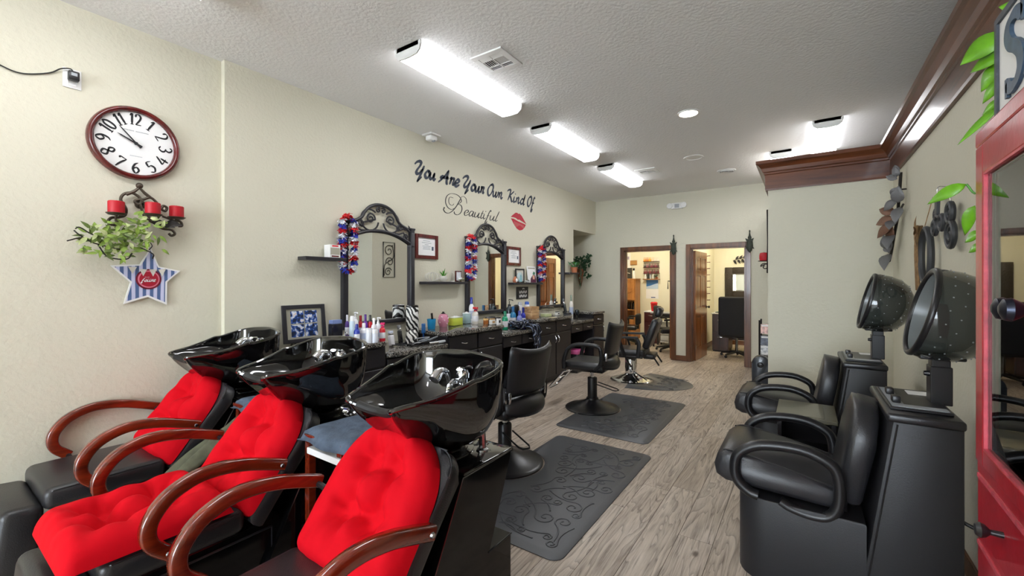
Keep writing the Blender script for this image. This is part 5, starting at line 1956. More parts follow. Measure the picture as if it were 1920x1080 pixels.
tangle_obj('cord_tangle', 'tangle of black tool cords on the first low worktop', [tangle(-3.22, 2.98, 9, 0.15, 0.22, cz, 60 + k, 0.03) for k in range(5)], tint('1b1c20'), 0.005)
coil('grey power cord by the blue hairbrush on the first low worktop', tangle(-3.14, 3.05, 8, 0.09, 0.11, cz + 0.012, 71, 0.06), tint('8f959c'), 0.0055)
for grp, lab, m in ((0, 'big tangle of blue-black cords hanging over the second low worktop', '1d2230'), (1, 'loose grey-blue cords among the tangle on the second low worktop', '6f7a94')):
    paths = []
    for k in range(11 if grp == 0 else 4):
        q = random.Random(80 + k + 40 * grp)
        a = tangle(-3.15, 4.78, 7, 0.12, 0.17, cz, 90 + k + 50 * grp, 0.11)
        y = 4.80 + q.uniform(0, 0.2)
        drop = q.uniform(0.06, 0.30)
        hang = [(-2.985, y - 0.04, LZ + q.uniform(0.02, 0.06)), (-2.955 - 0.01 * q.random(), y + q.uniform(-0.05, 0.05), LZ - drop * 0.4), (-2.95, y + q.uniform(-0.02, 0.06), LZ - drop),
                (-2.955, y + q.uniform(0.02, 0.10), LZ - drop * 0.6), (-2.965, y + q.uniform(0.0, 0.08), LZ + 0.01), (-3.0, y + 0.02, LZ + q.uniform(0.02, 0.07)), (-3.1, y - q.random() * 0.2, LZ + q.uniform(0.02, 0.08))]
        if k == 0:
            hang = hang[:2] + [(-2.95, y, 0.45), (-2.96, y + 0.04, 0.12)]
        paths.append(a + hang)
    tangle_obj('cord_tangle', lab, paths, tint(m), 0.0055)
wc = thing('hot_tool', 'silver curling iron resting on the first low worktop', 'styling tool', (-3.10, 3.13, LZ))
obj('barrel', B().tube([(0.02, -0.10, 0.016), (0.03, 0.02, 0.016)], 0.013, 12), 'nickel', wc)
obj('handle', B().tube([(0.03, 0.02, 0.016), (0.05, 0.06, 0.02), (0.055, 0.09, 0.022)], [0.014, 0.015, 0.012], 10), tint('c9ccd2'), wc)
hd = thing('hair_dryer', 'black hair dryer lying at the foot of the second mirror', 'hair dryer', (-3.44, 4.50, LZ))
obj('barrel', B().lathe([(0.036, -0.09), (0.042, -0.03), (0.042, 0.05), (0.036, 0.085), (0, 0.088)], (0, 0, 0.13), 20, rot=(pi / 2, 0, 0)), tint('1b1b1f'), hd)
obj('nozzle', B().lathe([(0.03, 0), (0.024, 0.04), (0.018, 0.045)], (0, 0.088, 0.13), 16, rot=(-pi / 2, 0, 0)), tint('2a2a2e'), hd)
obj('handle', B().bb(-0.016, 0.016, -0.02, 0.02, 0.0, 0.10, 0.008, 3), tint('1b1b1f'), hd)
sc = thing('scissor_stand', 'little silver tool stand beside the black charger', 'stand', (-3.20, 2.17, HZ))
obj('base', B().lathe([(0.028, 0), (0.028, 0.006), (0.006, 0.01), (0.004, 0.09), (0, 0.09)], seg=14), 'nickel', sc)
for k in range(4):
    obj('hook', B().tube([(0, 0, 0.085 - k * 0.016), (0.022 * cos(k * 1.7), 0.022 * sin(k * 1.7), 0.095 - k * 0.016), (0.03 * cos(k * 1.7), 0.03 * sin(k * 1.7), 0.08 - k * 0.016)], 0.004, 6), 'nickel', sc)
pk = thing('tub', 'pink plastic tub under the far low worktop', 'tub', (-3.08, 6.32, 0.0))
obj('body', B().bb(-0.09, 0.09, -0.12, 0.12, 0, 0.30, 0.015), tint('2a2a2e'), pk)
obj('lid', B().bb(-0.10, 0.10, -0.13, 0.13, 0.30, 0.36, 0.01), tint('d4619a'), pk)


# ---------------------------------------------------------------- ceiling
def ceiling_light(label, x, y, l=1.28, w=0.26):
    t = thing('ceiling_light', label, 'ceiling light', (x, y, CZ), 0, 'ceiling strip lights')
    obj('pan', B().bb(-w / 2 + 0.02, w / 2 - 0.02, -l / 2, l / 2, -0.03, 0), 'white_paint', t, smooth=False)
    prof = [(-w / 2, -0.024), (-w / 2 + 0.012, -0.06), (-w / 2 + 0.045, -0.085), (0, -0.09), (w / 2 - 0.045, -0.085), (w / 2 - 0.012, -0.06), (w / 2, -0.024)]
    lens = [(-w / 2 + 0.013, -0.062), (-w / 2 + 0.045, -0.0855), (0, -0.0905), (w / 2 - 0.045, -0.0855), (w / 2 - 0.013, -0.062)]
    obj('diffuser', B().prism(lens, -l / 2 + 0.012, l / 2 - 0.012, 'Y'), 'diffuser', t, angle=30)
    obj('side_lens', B().prism([(-w / 2, -0.026), (-w / 2 + 0.012, -0.061), (w / 2 - 0.012, -0.061), (w / 2, -0.026)], -l / 2 + 0.013, l / 2 - 0.013, 'Y'), 'side_lens', t, smooth=False)
    for s in (-1, 1):
        y0 = s * (l / 2 - 0.006)
        obj('end_cap', B().prism([(p[0] * 1.02, p[1] * 1.03) for p in prof] + [(w / 2, 0), (-w / 2, 0)], y0 - 0.006, y0 + 0.006, 'Y'), 'white_paint', t, smooth=False)
    return t


ceiling_light('lit white strip light over the shampoo bowls, nearest of the row', -2.31, 2.70)
ceiling_light('lit white strip light in the middle of the row of three', -2.32, 4.55)
ceiling_light('lit white strip light at the far end of the row of three', -2.33, 6.37)
ceiling_light('lit white strip light above the brown crown of the partition', 0.19, 6.05)
ceiling_light('lit white strip light by the clock wall, mostly out of view', -2.72, 0.36)
ceiling_light('added strip light brightening the front of the shop, unseen behind the view', -1.0, -1.3)  # fixture behind the camera, added to brighten the room
ceiling_light('added unseen strip light nearest the shop windows', -1.5, -3.6)  # second fixture added out of view for more light
ceiling_light('lit white strip light just showing behind the crown end', -0.25, 7.02)


def ceiling_vent(label, x, y, w):
    t = thing('ceiling_vent', label, 'air vent', (x, y, CZ), 0, 'white ceiling air vents')
    h = w / 2
    g = B()
    k = 0.16 * w
    for a in ((-h, h, -h, -h + k), (-h, h, h - k, h), (-h, -h + k, -h + k, h - k), (h - k, h, -h + k, h - k)):
        g.bb(a[0], a[1], a[2], a[3], -0.012, 0, 0.002)
    obj('frame', g, 'white_paint', t, smooth=False)
    obj('backing', B().bb(-h + k, h - k, -h + k, h - k, -0.002, 0), 'ink', t, smooth=False)
    q = h - k
    n = 3
    for s in (-1, 1):
        for j in range(n):
            yy = s * (q - q * 0.50 * (j + 0.5) / n)
            obj('slat', B().box((0, yy, -0.008), (2 * q * 0.98, 0.013, 0.002), 0, (radians(28 * s), 0, 0)), 'white_paint', t, smooth=False)
        for j in range(5):
            xx = s * (q - (q - 0.01) * (j + 0.5) / 5)
            obj('slat', B().box((xx, 0, -0.008), (0.012, 2 * q * 0.46, 0.002), 0, (0, radians(-28 * s), 0)), 'white_paint', t, smooth=False)
    obj('divider', B().bb(-0.005, 0.005, -q, q, -0.012, -0.002).bb(-q, q, -q * 0.48 - 0.004, -q * 0.48 + 0.004, -0.012, -0.002).bb(-q, q, q * 0.48 - 0.004, q * 0.48 + 0.004, -0.012, -0.002), 'white_paint', t, smooth=False)
    return t


ceiling_vent('white four-way air vent beside the nearest strip light', -1.92, 2.59, 0.285)
ceiling_vent('white air vent beside the farthest strip light of the row', -1.95, 6.42, 0.30)


def downlight(label, x, y, r, m, kind='downlight'):
    t = thing(kind, label, 'downlight', (x, y, CZ))
    obj('trim_ring', B().lathe([(r * 0.80, -0.003), (r * 0.84, -0.010), (r * 0.97, -0.008), (r, 0), (r * 0.80, 0)], seg=32), 'white_paint', t)
    obj('lens', B().lathe([(r * 0.80, -0.003), (0, -0.005)], seg=32), m, t)
    return t


downlight('lit round downlight in the middle of the ceiling', -0.95, 4.466, 0.105, 'can_glow')
sp = downlight('unlit round white ceiling disc between the lit downlight and the doors', -1.23, 6.08, 0.125, 'white_paint', 'ceiling_speaker')
dv = downlight('small round white vent in the ceiling before the doors', -0.97, 7.08, 0.13, 'grey_panel', 'ceiling_diffuser')
for k in range(3):
    obj('ring', B().lathe([(0.03 + 0.028 * k, -0.016), (0.045 + 0.028 * k, -0.022), (0.042 + 0.028 * k, -0.008)], seg=28), 'white_paint', dv)
dt = thing('motion_detector', 'small white detector on the ceiling above the wall lettering', 'detector', (-3.49, 3.47, CZ))
obj('plate', B().bb(-0.075, 0.075, -0.075, 0.075, -0.018, 0, 0.004), 'white_paint', dt, smooth=False)
obj('housing', B().box((0.0, 0.0, -0.045), (0.09, 0.11, 0.055), 0.016, None, 3), 'white', dt)
obj('sensor', B().sphere((0.02, 0.01, -0.066), (0.025, 0.025, 0.018), 12), 'grey_panel', dt)
em = thing('emergency_light', 'white emergency light high on the back wall above the doors', 'emergency light', (-1.96, YB, 2.88))
obj('housing', B().bb(-0.10, 0.10, -0.055, -0.001, -0.055, 0.055, 0.01), 'white', em)
for s in (-1, 1):
    hd_ = obj('lamp_head', B().lathe([(0.02, 0), (0.048, 0.03), (0.052, 0.05), (0.046, 0.055), (0, 0.052)], (s * 0.125, -0.03, 0.0), 18, rot=(pi / 2, 0, 0)), 'white', em)
obj('test_plate', B().bb(-0.04, 0.04, -0.057, -0.055, -0.04, 0.03), 'grey_panel', em, smooth=False)

# unseen warm panels added to light the two back rooms
for lab, x, y in (('added unseen warm panel lighting the nail room behind the first door', -3.2, 9.7), ('added unseen warm panel lighting the room behind the open six-panel door', -0.9, 9.7)):
    t = thing('ceiling_light', lab, 'ceiling light', (x, y, CZ))
    obj('pan', B().bb(-0.31, 0.31, -0.31, 0.31, -0.03, 0), 'white_paint', t, smooth=False)
    obj('diffuser', B().bb(-0.29, 0.29, -0.29, 0.29, -0.038, -0.03), 'warm_panel', t, smooth=False)

def nib_ribbon(g, pts, w, ang=0.75, thin=0.35, x0=0.0005, x1=0.003):
    """a pen stroke lying on the wall; width follows the pen angle"""
    P = [Vector((p[0], p[1])) for p in pts]
    n = len(P)
    L, R = [], []
    for i in range(n):
        t = (P[min(i + 1, n - 1)] - P[max(i - 1, 0)])
        if t.length < 1e-9:
            t = Vector((1, 0))
        t.normalize()
        k = thin + (1 - thin) * abs(sin(math.atan2(t.y, t.x) - ang))
        end = min(i, n - 1 - i) / 2
        k *= min(1.0, 0.55 + 0.45 * end)
        nn = Vector((-t.y, t.x)) * w * k
        L.append(P[i] + nn)
        R.append(P[i] - nn)
    q = []
    for i in range(n):
        q.append([g.bm.verts.new(c) for c in ((x0, L[i].x, L[i].y), (x1, L[i].x, L[i].y), (x1, R[i].x, R[i].y), (x0, R[i].x, R[i].y))])
    for i in range(n - 1):
        for k in range(4):
            g.bm.faces.new((q[i][k], q[i][(k + 1) % 4], q[i + 1][(k + 1) % 4], q[i + 1][k]))
    g.bm.faces.new(q[0])
    g.bm.faces.new(q[-1][::-1])


# ---------------------------------------------------------------- near left wall: clock, outlet, candle sconce, star
ck = thing('wall_clock', 'round wall clock with a cherry wood rim and black numerals', 'clock', (XL, 0.915, 2.366))
RZ = (0, pi / 2, 0)
obj('rim', B().lathe([(0.203, 0.016), (0.205, 0.032), (0.212, 0.042), (0.221, 0.046), (0.230, 0.040), (0.237, 0.024), (0.238, 0.0), (0.203, 0.0)], (0.0, 0, 0), 56, rot=RZ), 'mahogany', ck, angle=60)
obj('dial', B().lathe([(0.206, 0.014), (0, 0.014)], (0.0, 0, 0), 48, rot=RZ), 'paper', ck, smooth=False)
DIG = {
    '0': (.62, [[(.3, 1.0), (.05, .75), (.05, .25), (.3, 0), (.55, .25), (.55, .75), (.3, 1.0), (.2, .97)]]),
    '1': (.42, [[(.0, .78), (.2, .98), (.2, .5), (.2, .02)], [(.02, .02), (.38, .02)]]),
    '2': (.66, [[(.04, .72), (.10, .94), (.34, 1.0), (.56, .80), (.46, .50), (.06, .04)], [(.04, .04), (.34, .05), (.62, .06)]]),
    '3': (.62, [[(.05, .84), (.28, 1.0), (.53, .80), (.45, .58), (.24, .52)], [(.24, .52), (.53, .42), (.57, .20), (.30, .0), (.03, .12)]]),
    '4': (.66, [[(.42, 1.0), (.22, .65), (.02, .30), (.35, .30), (.66, .30)], [(.46, .66), (.46, .3), (.46, .0)]]),
    '5': (.62, [[(.55, .98), (.15, .98), (.10, .55)], [(.10, .55), (.38, .62), (.58, .34), (.38, .02), (.04, .10)]]),
    '6': (.62, [[(.50, .96), (.22, .80), (.05, .38), (.28, .0), (.56, .26), (.36, .54), (.08, .36)]]),
    '7': (.62, [[(.04, .82), (.04, .98), (.34, .97), (.60, .98)], [(.60, .98), (.36, .5), (.22, .0)]]),
    '8': (.62, [[(.30, .52), (.08, .74), (.30, 1.0), (.52, .76), (.30, .52), (.04, .26), (.30, .0), (.58, .26), (.30, .52), (.2, .6)]]),
    '9': (.62, [[(.10, .04), (.38, .20), (.55, .62), (.32, 1.0), (.04, .74), (.24, .46), (.52, .64)]]),
}


def numeral(n):
    a = pi / 2 - n * pi / 6
    rr, hh = 0.158, 0.072
    tilt = a - pi / 2 + (pi if n in (4, 5, 6, 7, 8) else 0)
    txt = str(n)
    k = hh * (0.70 if n > 9 else 0.85)
    W = sum(DIG[c][0] for c in txt) * k + 0.1 * k * (len(txt) - 1)
    u0 = -W / 2
    g = B()
    ct, st = cos(tilt), sin(tilt)
    for c in txt:
        w_, strokes = DIG[c]
        for s_ in strokes:
            p = [(u0 + q.x * k, (q.y - 0.5) * hh) for q in smoothpts([(x, y, 0) for x, y in s_], 4)]
            p = [(u * ct - v * st + rr * cos(a), u * st + v * ct + rr * sin(a)) for u, v in p]
            nib_ribbon(g, p, 0.0058, tilt + 0.15, 0.42, x0=0.0142, x1=0.0155)
        u0 += (w_ + 0.1) * k
    obj('numeral', g, 'ink', ck, smooth=False)


def hand(name, ang, L, w, xo):
    a = pi / 2 - ang
    d, n_ = Vector((cos(a), sin(a))), Vector((-sin(a), cos(a)))
    p = [d * -0.035 + n_ * w, d * L * 0.8 + n_ * w * 0.7, d * L, d * L * 0.8 - n_ * w * 0.7, d * -0.035 - n_ * w]
    obj(name, B().prism([(q.x, q.y) for q in p], xo, xo + 0.0016, 'X'), 'ink', ck, smooth=False)


hand('hour_hand', 2 * pi * (9 + 53 / 60) / 12, 0.105, 0.0055, 0.021)
hand('minute_hand', 2 * pi * 53 / 60, 0.135, 0.0045, 0.025)
for n in range(1, 13):
    numeral(n)
obj('hub', B().cyl((0.015, 0, 0), (0.028, 0, 0), 0.009, seg=14), 'ink', ck)
g = B()
for k in range(17):
    if k != 7:
        g.bb(0.0145, 0.0150, -0.06 + k * 0.0075, -0.055 + k * 0.0075, 0.078, 0.083)
for k in range(9):
    g.bb(0.0145, 0.0150, -0.03 + k * 0.0072, -0.0255 + k * 0.0072, -0.085, -0.081)
obj('dial_print', g, 'grey_panel', ck, smooth=False)['kind'] = 'stuff'

ot = thing('wall_outlet', 'white wall outlet high above the clock, with a black plug', 'outlet', (XL, 0.62, 2.68))
obj('plate', B().bb(0.0005, 0.008, -0.04, 0.04, -0.058, 0.058, 0.003), 'white', ot)
obj('socket', B().bb(0.008, 0.010, -0.018, 0.018, -0.045, -0.012, 0.004).bb(0.008, 0.010, -0.018, 0.018, 0.012, 0.045, 0.004), 'white', ot)
pg = thing('power_adapter', 'small black power adapter plugged into the high wall outlet', 'adapter', (XL + 0.010, 0.622, 2.690))
obj('body', B().bb(0.0, 0.04, -0.024, 0.024, -0.028, 0.026, 0.006), 'black_plastic', pg)
obj('face', B().bb(0.040, 0.041, -0.013, 0.013, -0.004, 0.014, 0.0004), 'grey_panel', pg, smooth=False)
tag(obj('cable', B().tube(smoothpts([(XL + 0.03, 0.62, 2.716), (XL + 0.03, 0.607, 2.728), (XL + 0.02, 0.57, 2.716), (XL + 0.008, 0.53, 2.68), (XL + 0.008, 0.457, 2.643), (XL + 0.008, 0.40, 2.63), (XL + 0.008, 0.34, 2.645), (XL + 0.008, 0.25, 2.68), (XL + 0.008, 0.0, 2.72)], 5), 0.0035, 6), 'black_plastic'),
    'thin black cord running from the high wall outlet out of view', 'cord')

M['bronze_iron'] = mat('bronze_brown_iron', '4a4136', 0.42, 0.5, bump=0.1, bscale=90)
M['candle'] = mat('red_candle_wax', 'b80f22', 0.5)
sn = thing('candle_sconce', 'wrought iron candle sconce with scrolls on the wall below the clock', 'sconce', (XL, 0.95, 1.87))


def sc_pt(y, z, x=0.035):
    return (x, y - 0.95, z - 1.87)


obj('finial', B().sphere(sc_pt(0.928, 2.088), 0.020, 14), 'bronze_iron', sn)
obj('peak', B().tube([sc_pt(0.862, 2.02), sc_pt(0.90, 2.045), sc_pt(0.928, 2.075), sc_pt(0.955, 2.045), sc_pt(0.985, 2.02)], 0.010, 8), 'bronze_iron', sn)
for pts in (
        [(0.93, 2.0), (0.905, 1.985), (0.915, 1.965), (0.935, 1.975), (0.93, 2.01), (0.89, 2.035), (0.85, 2.02), (0.835, 1.98), (0.86, 1.93), (0.855, 1.885), (0.82, 1.865)],
        [(0.945, 2.0), (0.985, 2.02), (1.02, 1.99), (1.04, 1.955), (1.065, 1.94), (1.075, 1.965), (1.055, 1.975), (1.045, 1.955)],
        [(0.82, 1.865), (0.79, 1.86), (0.775, 1.835), (0.795, 1.815), (0.82, 1.83), (0.81, 1.85)],
        [(0.93, 1.97), (0.945, 1.92), (0.96, 1.88), (1.0, 1.855), (1.05, 1.85), (1.10, 1.86), (1.13, 1.885), (1.155, 1.875), (1.16, 1.85), (1.14, 1.845)],
        [(1.0, 1.855), (1.05, 1.82), (1.10, 1.815), (1.12, 1.79), (1.10, 1.775), (1.085, 1.79)]):
    obj('scroll', B().tube(smoothpts([sc_pt(*p) for p in pts], 4), 0.0085, 8), 'bronze_iron', sn)
for y, z, x in ((0.802, 1.880, 0.085), (0.975, 1.893, 0.12), (1.114, 1.893, 0.085)):
    pl = obj('candle_plate', B().lathe([(0, 0), (0.040, 0.0), (0.052, 0.010), (0.05, 0.012), (0.038, 0.003), (0, 0.003)], sc_pt(y, z - 0.004, x), 20), 'bronze_iron', sn)
    obj('arm', B().tube(smoothpts([sc_pt(y, z - 0.003, x), sc_pt(y, z - 0.03, x * 0.9), sc_pt(y + 0.01, z - 0.02, 0.05), sc_pt(interp(y, 0.95, 0.4), z + 0.01, 0.036)], 4), 0.007, 8), 'bronze_iron', sn)
obj('back_plate', B().lathe([(0.03, 0), (0.03, 0.006), (0.012, 0.012), (0.011, 0.035)], sc_pt(0.94, 1.97, 0.0), 16, rot=(0, pi / 2, 0)), 'bronze_iron', sn)
for k, (p, q) in enumerate((((1.02, 1.85), (1.09, 1.825)), ((1.06, 1.86), (1.15, 1.84)), ((0.985, 1.86), (1.04, 1.84)))):
    obj('iron_leaf', leaf_faces(B(), sc_pt(p[0], p[1], 0.06), (0.1, q[0] - p[0], q[1] - p[1]), (1, 0, 0), 0.10, 0.022), 'iron', sn)
for lab, y, z, x in (('red pillar candle on the iron sconce, at the end over the leaves', 0.802, 1.880, 0.085), ('red pillar candle in the middle of the iron sconce', 0.975, 1.893, 0.12), ('red pillar candle on the iron sconce, at the bare scroll end', 1.114, 1.893, 0.085)):
    t = thing('candle', lab, 'candle', (XL + x, y, z), 0, 'red candles on the iron sconce')
    obj('wax', B().lathe([(0.040, 0.0), (0.041, 0.006), (0.041, 0.078), (0.037, 0.082), (0.033, 0.078), (0, 0.076)], seg=24), 'candle', t)
    obj('wick', B().cyl((0, 0, 0.075), (0.002, 0, 0.088), 0.0015, seg=6), 'ink', t)
M['leaf_moss'] = mat('moss_green_leaf', '586b2c', 0.5, var=0.3, vscale=25)
gv = thing('leaf_garland', 'spray of artificial olive green leaves and twigs hung on the sconce', 'greenery', (XL + 0.05, 0.82, 1.74))
rnd = random.Random(12)
for k in range(190):
    y = rnd.gauss(0.0, 0.10)
    y = max(-0.16, min(0.20, y))
    z = rnd.uniform(-0.10, 0.10) + 0.12 * (y > 0.05) * rnd.random() - 0.02
    x = rnd.uniform(0.0, 0.10)
    a = rnd.uniform(0, 6.28)
    obj('leaf', leaf_faces(B(), (x, y, z), (rnd.uniform(-0.1, 0.7), cos(a), sin(a) * 0.8), (1, 0, 0.3), rnd.uniform(0.035, 0.065), rnd.uniform(0.008, 0.013), n=4),
        ('leaf_olive', 'leaf_pale', 'leaf_olive', 'leaf_moss')[k % 4], gv)
for pts in ([(0.02, -0.02, -0.02), (0.03, -0.12, 0.0), (0.03, -0.18, 0.04), (0.03, -0.20, 0.03)], [(0.03, 0.0, -0.08), (0.04, -0.12, -0.05), (0.04, -0.17, -0.02), (0.03, -0.235, -0.045)],
            [(0.03, -0.15, -0.03), (0.04, -0.19, 0.0), (0.03, -0.205, 0.02)], [(0.03, -0.1, -0.06), (0.05, -0.06, -0.13), (0.04, 0.03, -0.14), (0.03, 0.06, -0.10)], [(0.03, 0.10, -0.06), (0.05, 0.16, -0.10), (0.03, 0.165, -0.13)]):
    obj('twig', B().tube(smoothpts(pts, 5), 0.004, 6), 'iron', gv)

# star plaque
M['denim'] = None


def stripe_mat():
    m = bpy.data.materials.new('blue_striped_print')
    m.use_nodes = True
    nt = m.node_tree
    p = nt.nodes['Principled BSDF']
    p.inputs['Roughness'].default_value = 0.6
    geo = nt.nodes.new('ShaderNodeNewGeometry')
    w = nt.nodes.new('ShaderNodeTexWave')
    w.bands_direction = 'Y'
    w.inputs['Scale'].default_value = 8.2
    w.inputs['Distortion'].default_value = 0.5
    r = nt.nodes.new('ShaderNodeValToRGB')
    r.color_ramp.elements[0].color = lin('4d6592')
    r.color_ramp.elements[1].color = lin('c3c6e2')
    r.color_ramp.elements[0].position = 0.40
    r.color_ramp.elements[1].position = 0.60
    nt.links.new(geo.outputs['Position'], w.inputs['Vector'])
    nt.links.new(w.outputs['Fac'], r.inputs['Fac'])
    nt.links.new(r.outputs['Color'], p.inputs['Base Color'])
    return m


M['stripes'] = stripe_mat()
so = [(0.990, 1.690), (1.035, 1.560), (1.155, 1.533), (1.080, 1.455), (1.078, 1.298), (0.975, 1.355), (0.852, 1.312), (0.885, 1.452), (0.788, 1.560), (0.935, 1.572)]
cy_ = sum(p[0] for p in so) / 10
cz_ = sum(p[1] for p in so) / 10
sr = thing('star_plaque', 'star shaped blue striped plaque with a red round badge, under the sconce', 'wall decoration', (XL, cy_, cz_))
rel = [(y - cy_, z - cz_) for y, z in so]
obj('board', B().prism(rel, 0.012, 0.022, 'X'), 'white', sr, smooth=False)
obj('striped_face', B().prism([(y * 0.9, z * 0.9) for y, z in rel], 0.022, 0.0228, 'X'), 'stripes', sr, smooth=False)
bd = (0.002, -0.005)
obj('badge_rim', B().lathe([(0.068, 0.0), (0.068, 0.003), (0.0, 0.003)], (0.0228, bd[0], bd[1]), 36, rot=RZ), mat('maroon_print', '6e0a26', 0.5), sr, smooth=False)
obj('badge_ring', B().lathe([(0.058, 0.0), (0.058, 0.0012), (0.0, 0.0012)], (0.0258, bd[0], bd[1]), 36, rot=RZ), mat('rose_print', 'd9788c', 0.5), sr, smooth=False)
obj('badge_face', B().lathe([(0.050, 0.0), (0.050, 0.0012), (0.0, 0.0012)], (0.027, bd[0], bd[1]), 36, rot=RZ), mat('badge_red_print', 'a3122c', 0.5), sr, smooth=False)
for a, b_ in (((-0.105, 0.075), (-0.06, 0.075)), ((-0.048, 0.062), (-0.008, 0.060)), ((0.004, 0.060), (0.044, 0.062)), ((0.052, 0.060), (0.095, 0.068))):
    m_ = ((a[0] + b_[0]) / 2, a[1] - 0.047)
    obj('pennant', B().prism([a, b_, m_], 0.0285, 0.0295, 'X'), 'stone', sr, smooth=False)
obj('hook', B().tube(smoothpts([(0.024, 0.004, 0.19), (0.03, 0.012, 0.205), (0.024, 0.02, 0.22), (0.018, 0.01, 0.245)], 4), 0.003, 6), 'ink', sr)


# ---------------------------------------------------------------- lettering in script
GL = {
    'Y': (1.95, [[(-.15, 1.30), (.15, 1.62), (.60, 1.82), (.95, 1.72), (.85, 1.30), (.50, .80), (.35, .40), (.55, .22), (1.0, .45), (1.45, 1.05)],
                 [(1.62, 1.45), (1.35, .70), (1.02, -.15), (.72, -.75)], [(.70, -.78), (1.0, -.45), (1.45, .0)]]),
    'o': (1.0, [[(.75, .92), (.35, .88), (.05, .42), (.28, .03), (.66, .14), (.88, .58), (.68, .92), (.55, .80)]]),
    'u': (1.2, [[(.05, .92), (.0, .32), (.22, .02), (.58, .32), (.84, .95)], [(.84, .95), (.74, .28), (.92, .03), (1.18, .28)]]),
    'A': (1.55, [[(-.30, -.12), (.25, .45), (.75, 1.15), (1.12, 1.85)], [(1.12, 1.85), (1.02, .90), (1.10, .10), (1.32, .05)], [(.10, .85), (.55, .72), (1.05, .80), (1.35, .72)], [(.10, .85), (.02, .62), (.25, .50)]]),
    'r': (.95, [[(.02, .72), (.22, .98), (.20, .50), (.08, .0)], [(.16, .45), (.42, .85), (.72, .90), (.66, .55)], [(.66, .55), (.70, .1), (.95, .25)]]),
    'e': (.95, [[(.05, .38), (.55, .52), (.74, .80), (.45, .98), (.10, .62), (.12, .18), (.42, .0), (.90, .34)]]),
    'O': (1.35, [[(.85, 1.72), (.45, 1.55), (.08, .85), (.22, .12), (.62, .02), (1.05, .65), (1.18, 1.40), (.92, 1.80), (.55, 1.62)]]),
    'w': (1.35, [[(.02, .92), (.02, .30), (.22, .03), (.55, .40), (.66, .88)], [(.66, .88), (.60, .25), (.82, .04), (1.10, .45), (1.20, .98)]]),
    'n': (1.1, [[(.10, .95), (.12, .50), (.02, .0)], [(.06, .40), (.36, .90), (.60, .84), (.56, .30), (.72, .02), (1.02, .30)]]),
    'K': (1.45, [[(-.25, 1.45), (.0, 1.72), (.45, 1.80), (.42, 1.10), (.15, .05)], [(1.30, 1.78), (.85, 1.30), (.45, .92)], [(.45, .92), (.80, .50), (1.05, .05), (1.32, .12)]]),
    'i': (.6, [[(.10, .95), (.04, .32), (.22, .02), (.52, .30)], [(.22, 1.34), (.26, 1.48)]]),
    'd': (1.1, [[(.72, .88), (.35, .92), (.05, .45), (.26, .03), (.66, .40), (1.02, 1.80)], [(1.02, 1.80), (.78, .50), (.88, .03), (1.12, .22)]]),
    'f': (.9, [[(.80, 1.55), (.62, 1.80), (.40, 1.25), (.24, .40), (.02, -.62), (.22, -.78), (.42, -.25)], [(.05, .72), (.72, .80)]]),
    'a': (1.15, [[(.72, .88), (.35, .94), (.05, .45), (.24, .03), (.62, .35), (.84, .95)], [(.84, .95), (.74, .28), (.90, .03), (1.15, .28)]]),
    't': (.65, [[(.32, 1.45), (.14, .32), (.28, .02), (.62, .30)], [(-.05, .92), (.62, .98)]]),
    'l': (.55, [[(.52, 1.95), (.26, 1.0), (.10, .25), (.22, .02), (.55, .28)]]),
}


def script_word(name, word, y0, y1, z0, xh, w, m, parent, slant=0.22, ang=0.75, thin=0.4, n=5):
    """fit a word between y0 and y1 on its base line"""
    adv = sum(GL[c][0] for c in word)
    k = (y1 - y0) / (adv * 1.0 + 0.15)
    x = 0.15
    for c in word:
        a, st = GL[c]
        g = B()
        for s in st:
            p = [((x + u + slant * v) * k + y0, z0 + v * xh) for u, v in s]
            p = [(q.x, q.y) for q in smoothpts([(u, v, 0) for u, v in p], n)]
            nib_ribbon(g, [(u - parent.location.y, v - parent.location.z) for u, v in p], w, ang, thin)
        obj('letter', g, m, parent, smooth=False)
        x += a
    return


M['decal_navy'] = mat('dark_navy_vinyl', '1e2b40', 0.5)
M['decal_black'] = mat('black_vinyl', '202022', 0.5)
M['decal_red'] = mat('red_vinyl', 'b5122f', 0.5, bump=0.3, bscale=90)
wt = thing('wall_lettering', 'dark script lettering You Are Your Own Kind Of on the long wall', 'wall lettering', (WX, 4.55, 2.655))
for wd, a, b_ in (('You', 3.29, 3.64), ('Are', 3.70, 4.06), ('Your', 4.10, 4.56), ('Own', 4.61, 5.0), ('Kind', 5.09, 5.57), ('Of', 5.63, 5.86)):
    script_word('word', wd, a, b_, 2.655, 0.092, 0.0235 if a < 4.2 else 0.020, 'decal_navy', wt)
bt = thing('wall_lettering', 'thin black ornate lettering Beautiful above the second mirror', 'wall lettering', (WX, 4.33, 2.31))
g = B()


def cw(pts):
    return [(q.x - 4.33, q.y - 2.31) for q in smoothpts([(u, v, 0) for u, v in pts], 6)]


nib_ribbon(g, cw([(3.79, 2.352), (3.775, 2.335), (3.80, 2.305), (3.86, 2.30), (3.93, 2.335), (4.00, 2.40), (4.05, 2.465), (4.085, 2.515)]), 0.008, 0.2, 0.35)
nib_ribbon(g, cw([(3.97, 2.375), (3.91, 2.352), (3.845, 2.372), (3.81, 2.43), (3.83, 2.50), (3.90, 2.545), (4.0, 2.553), (4.07, 2.53), (4.10, 2.49), (4.07, 2.455), (4.02, 2.435)]), 0.0065, 0.2, 0.35)
nib_ribbon(g, cw([(4.02, 2.435), (4.09, 2.43), (4.11, 2.385), (4.08, 2.33), (4.02, 2.30), (3.97, 2.31), (3.965, 2.335)]), 0.0075, 0.2, 0.35)
nib_ribbon(g, cw([(3.95, 2.50), (3.89, 2.50), (3.865, 2.46), (3.88, 2.415), (3.93, 2.405), (3.96, 2.43)]), 0.0045, 0.2, 0.4)
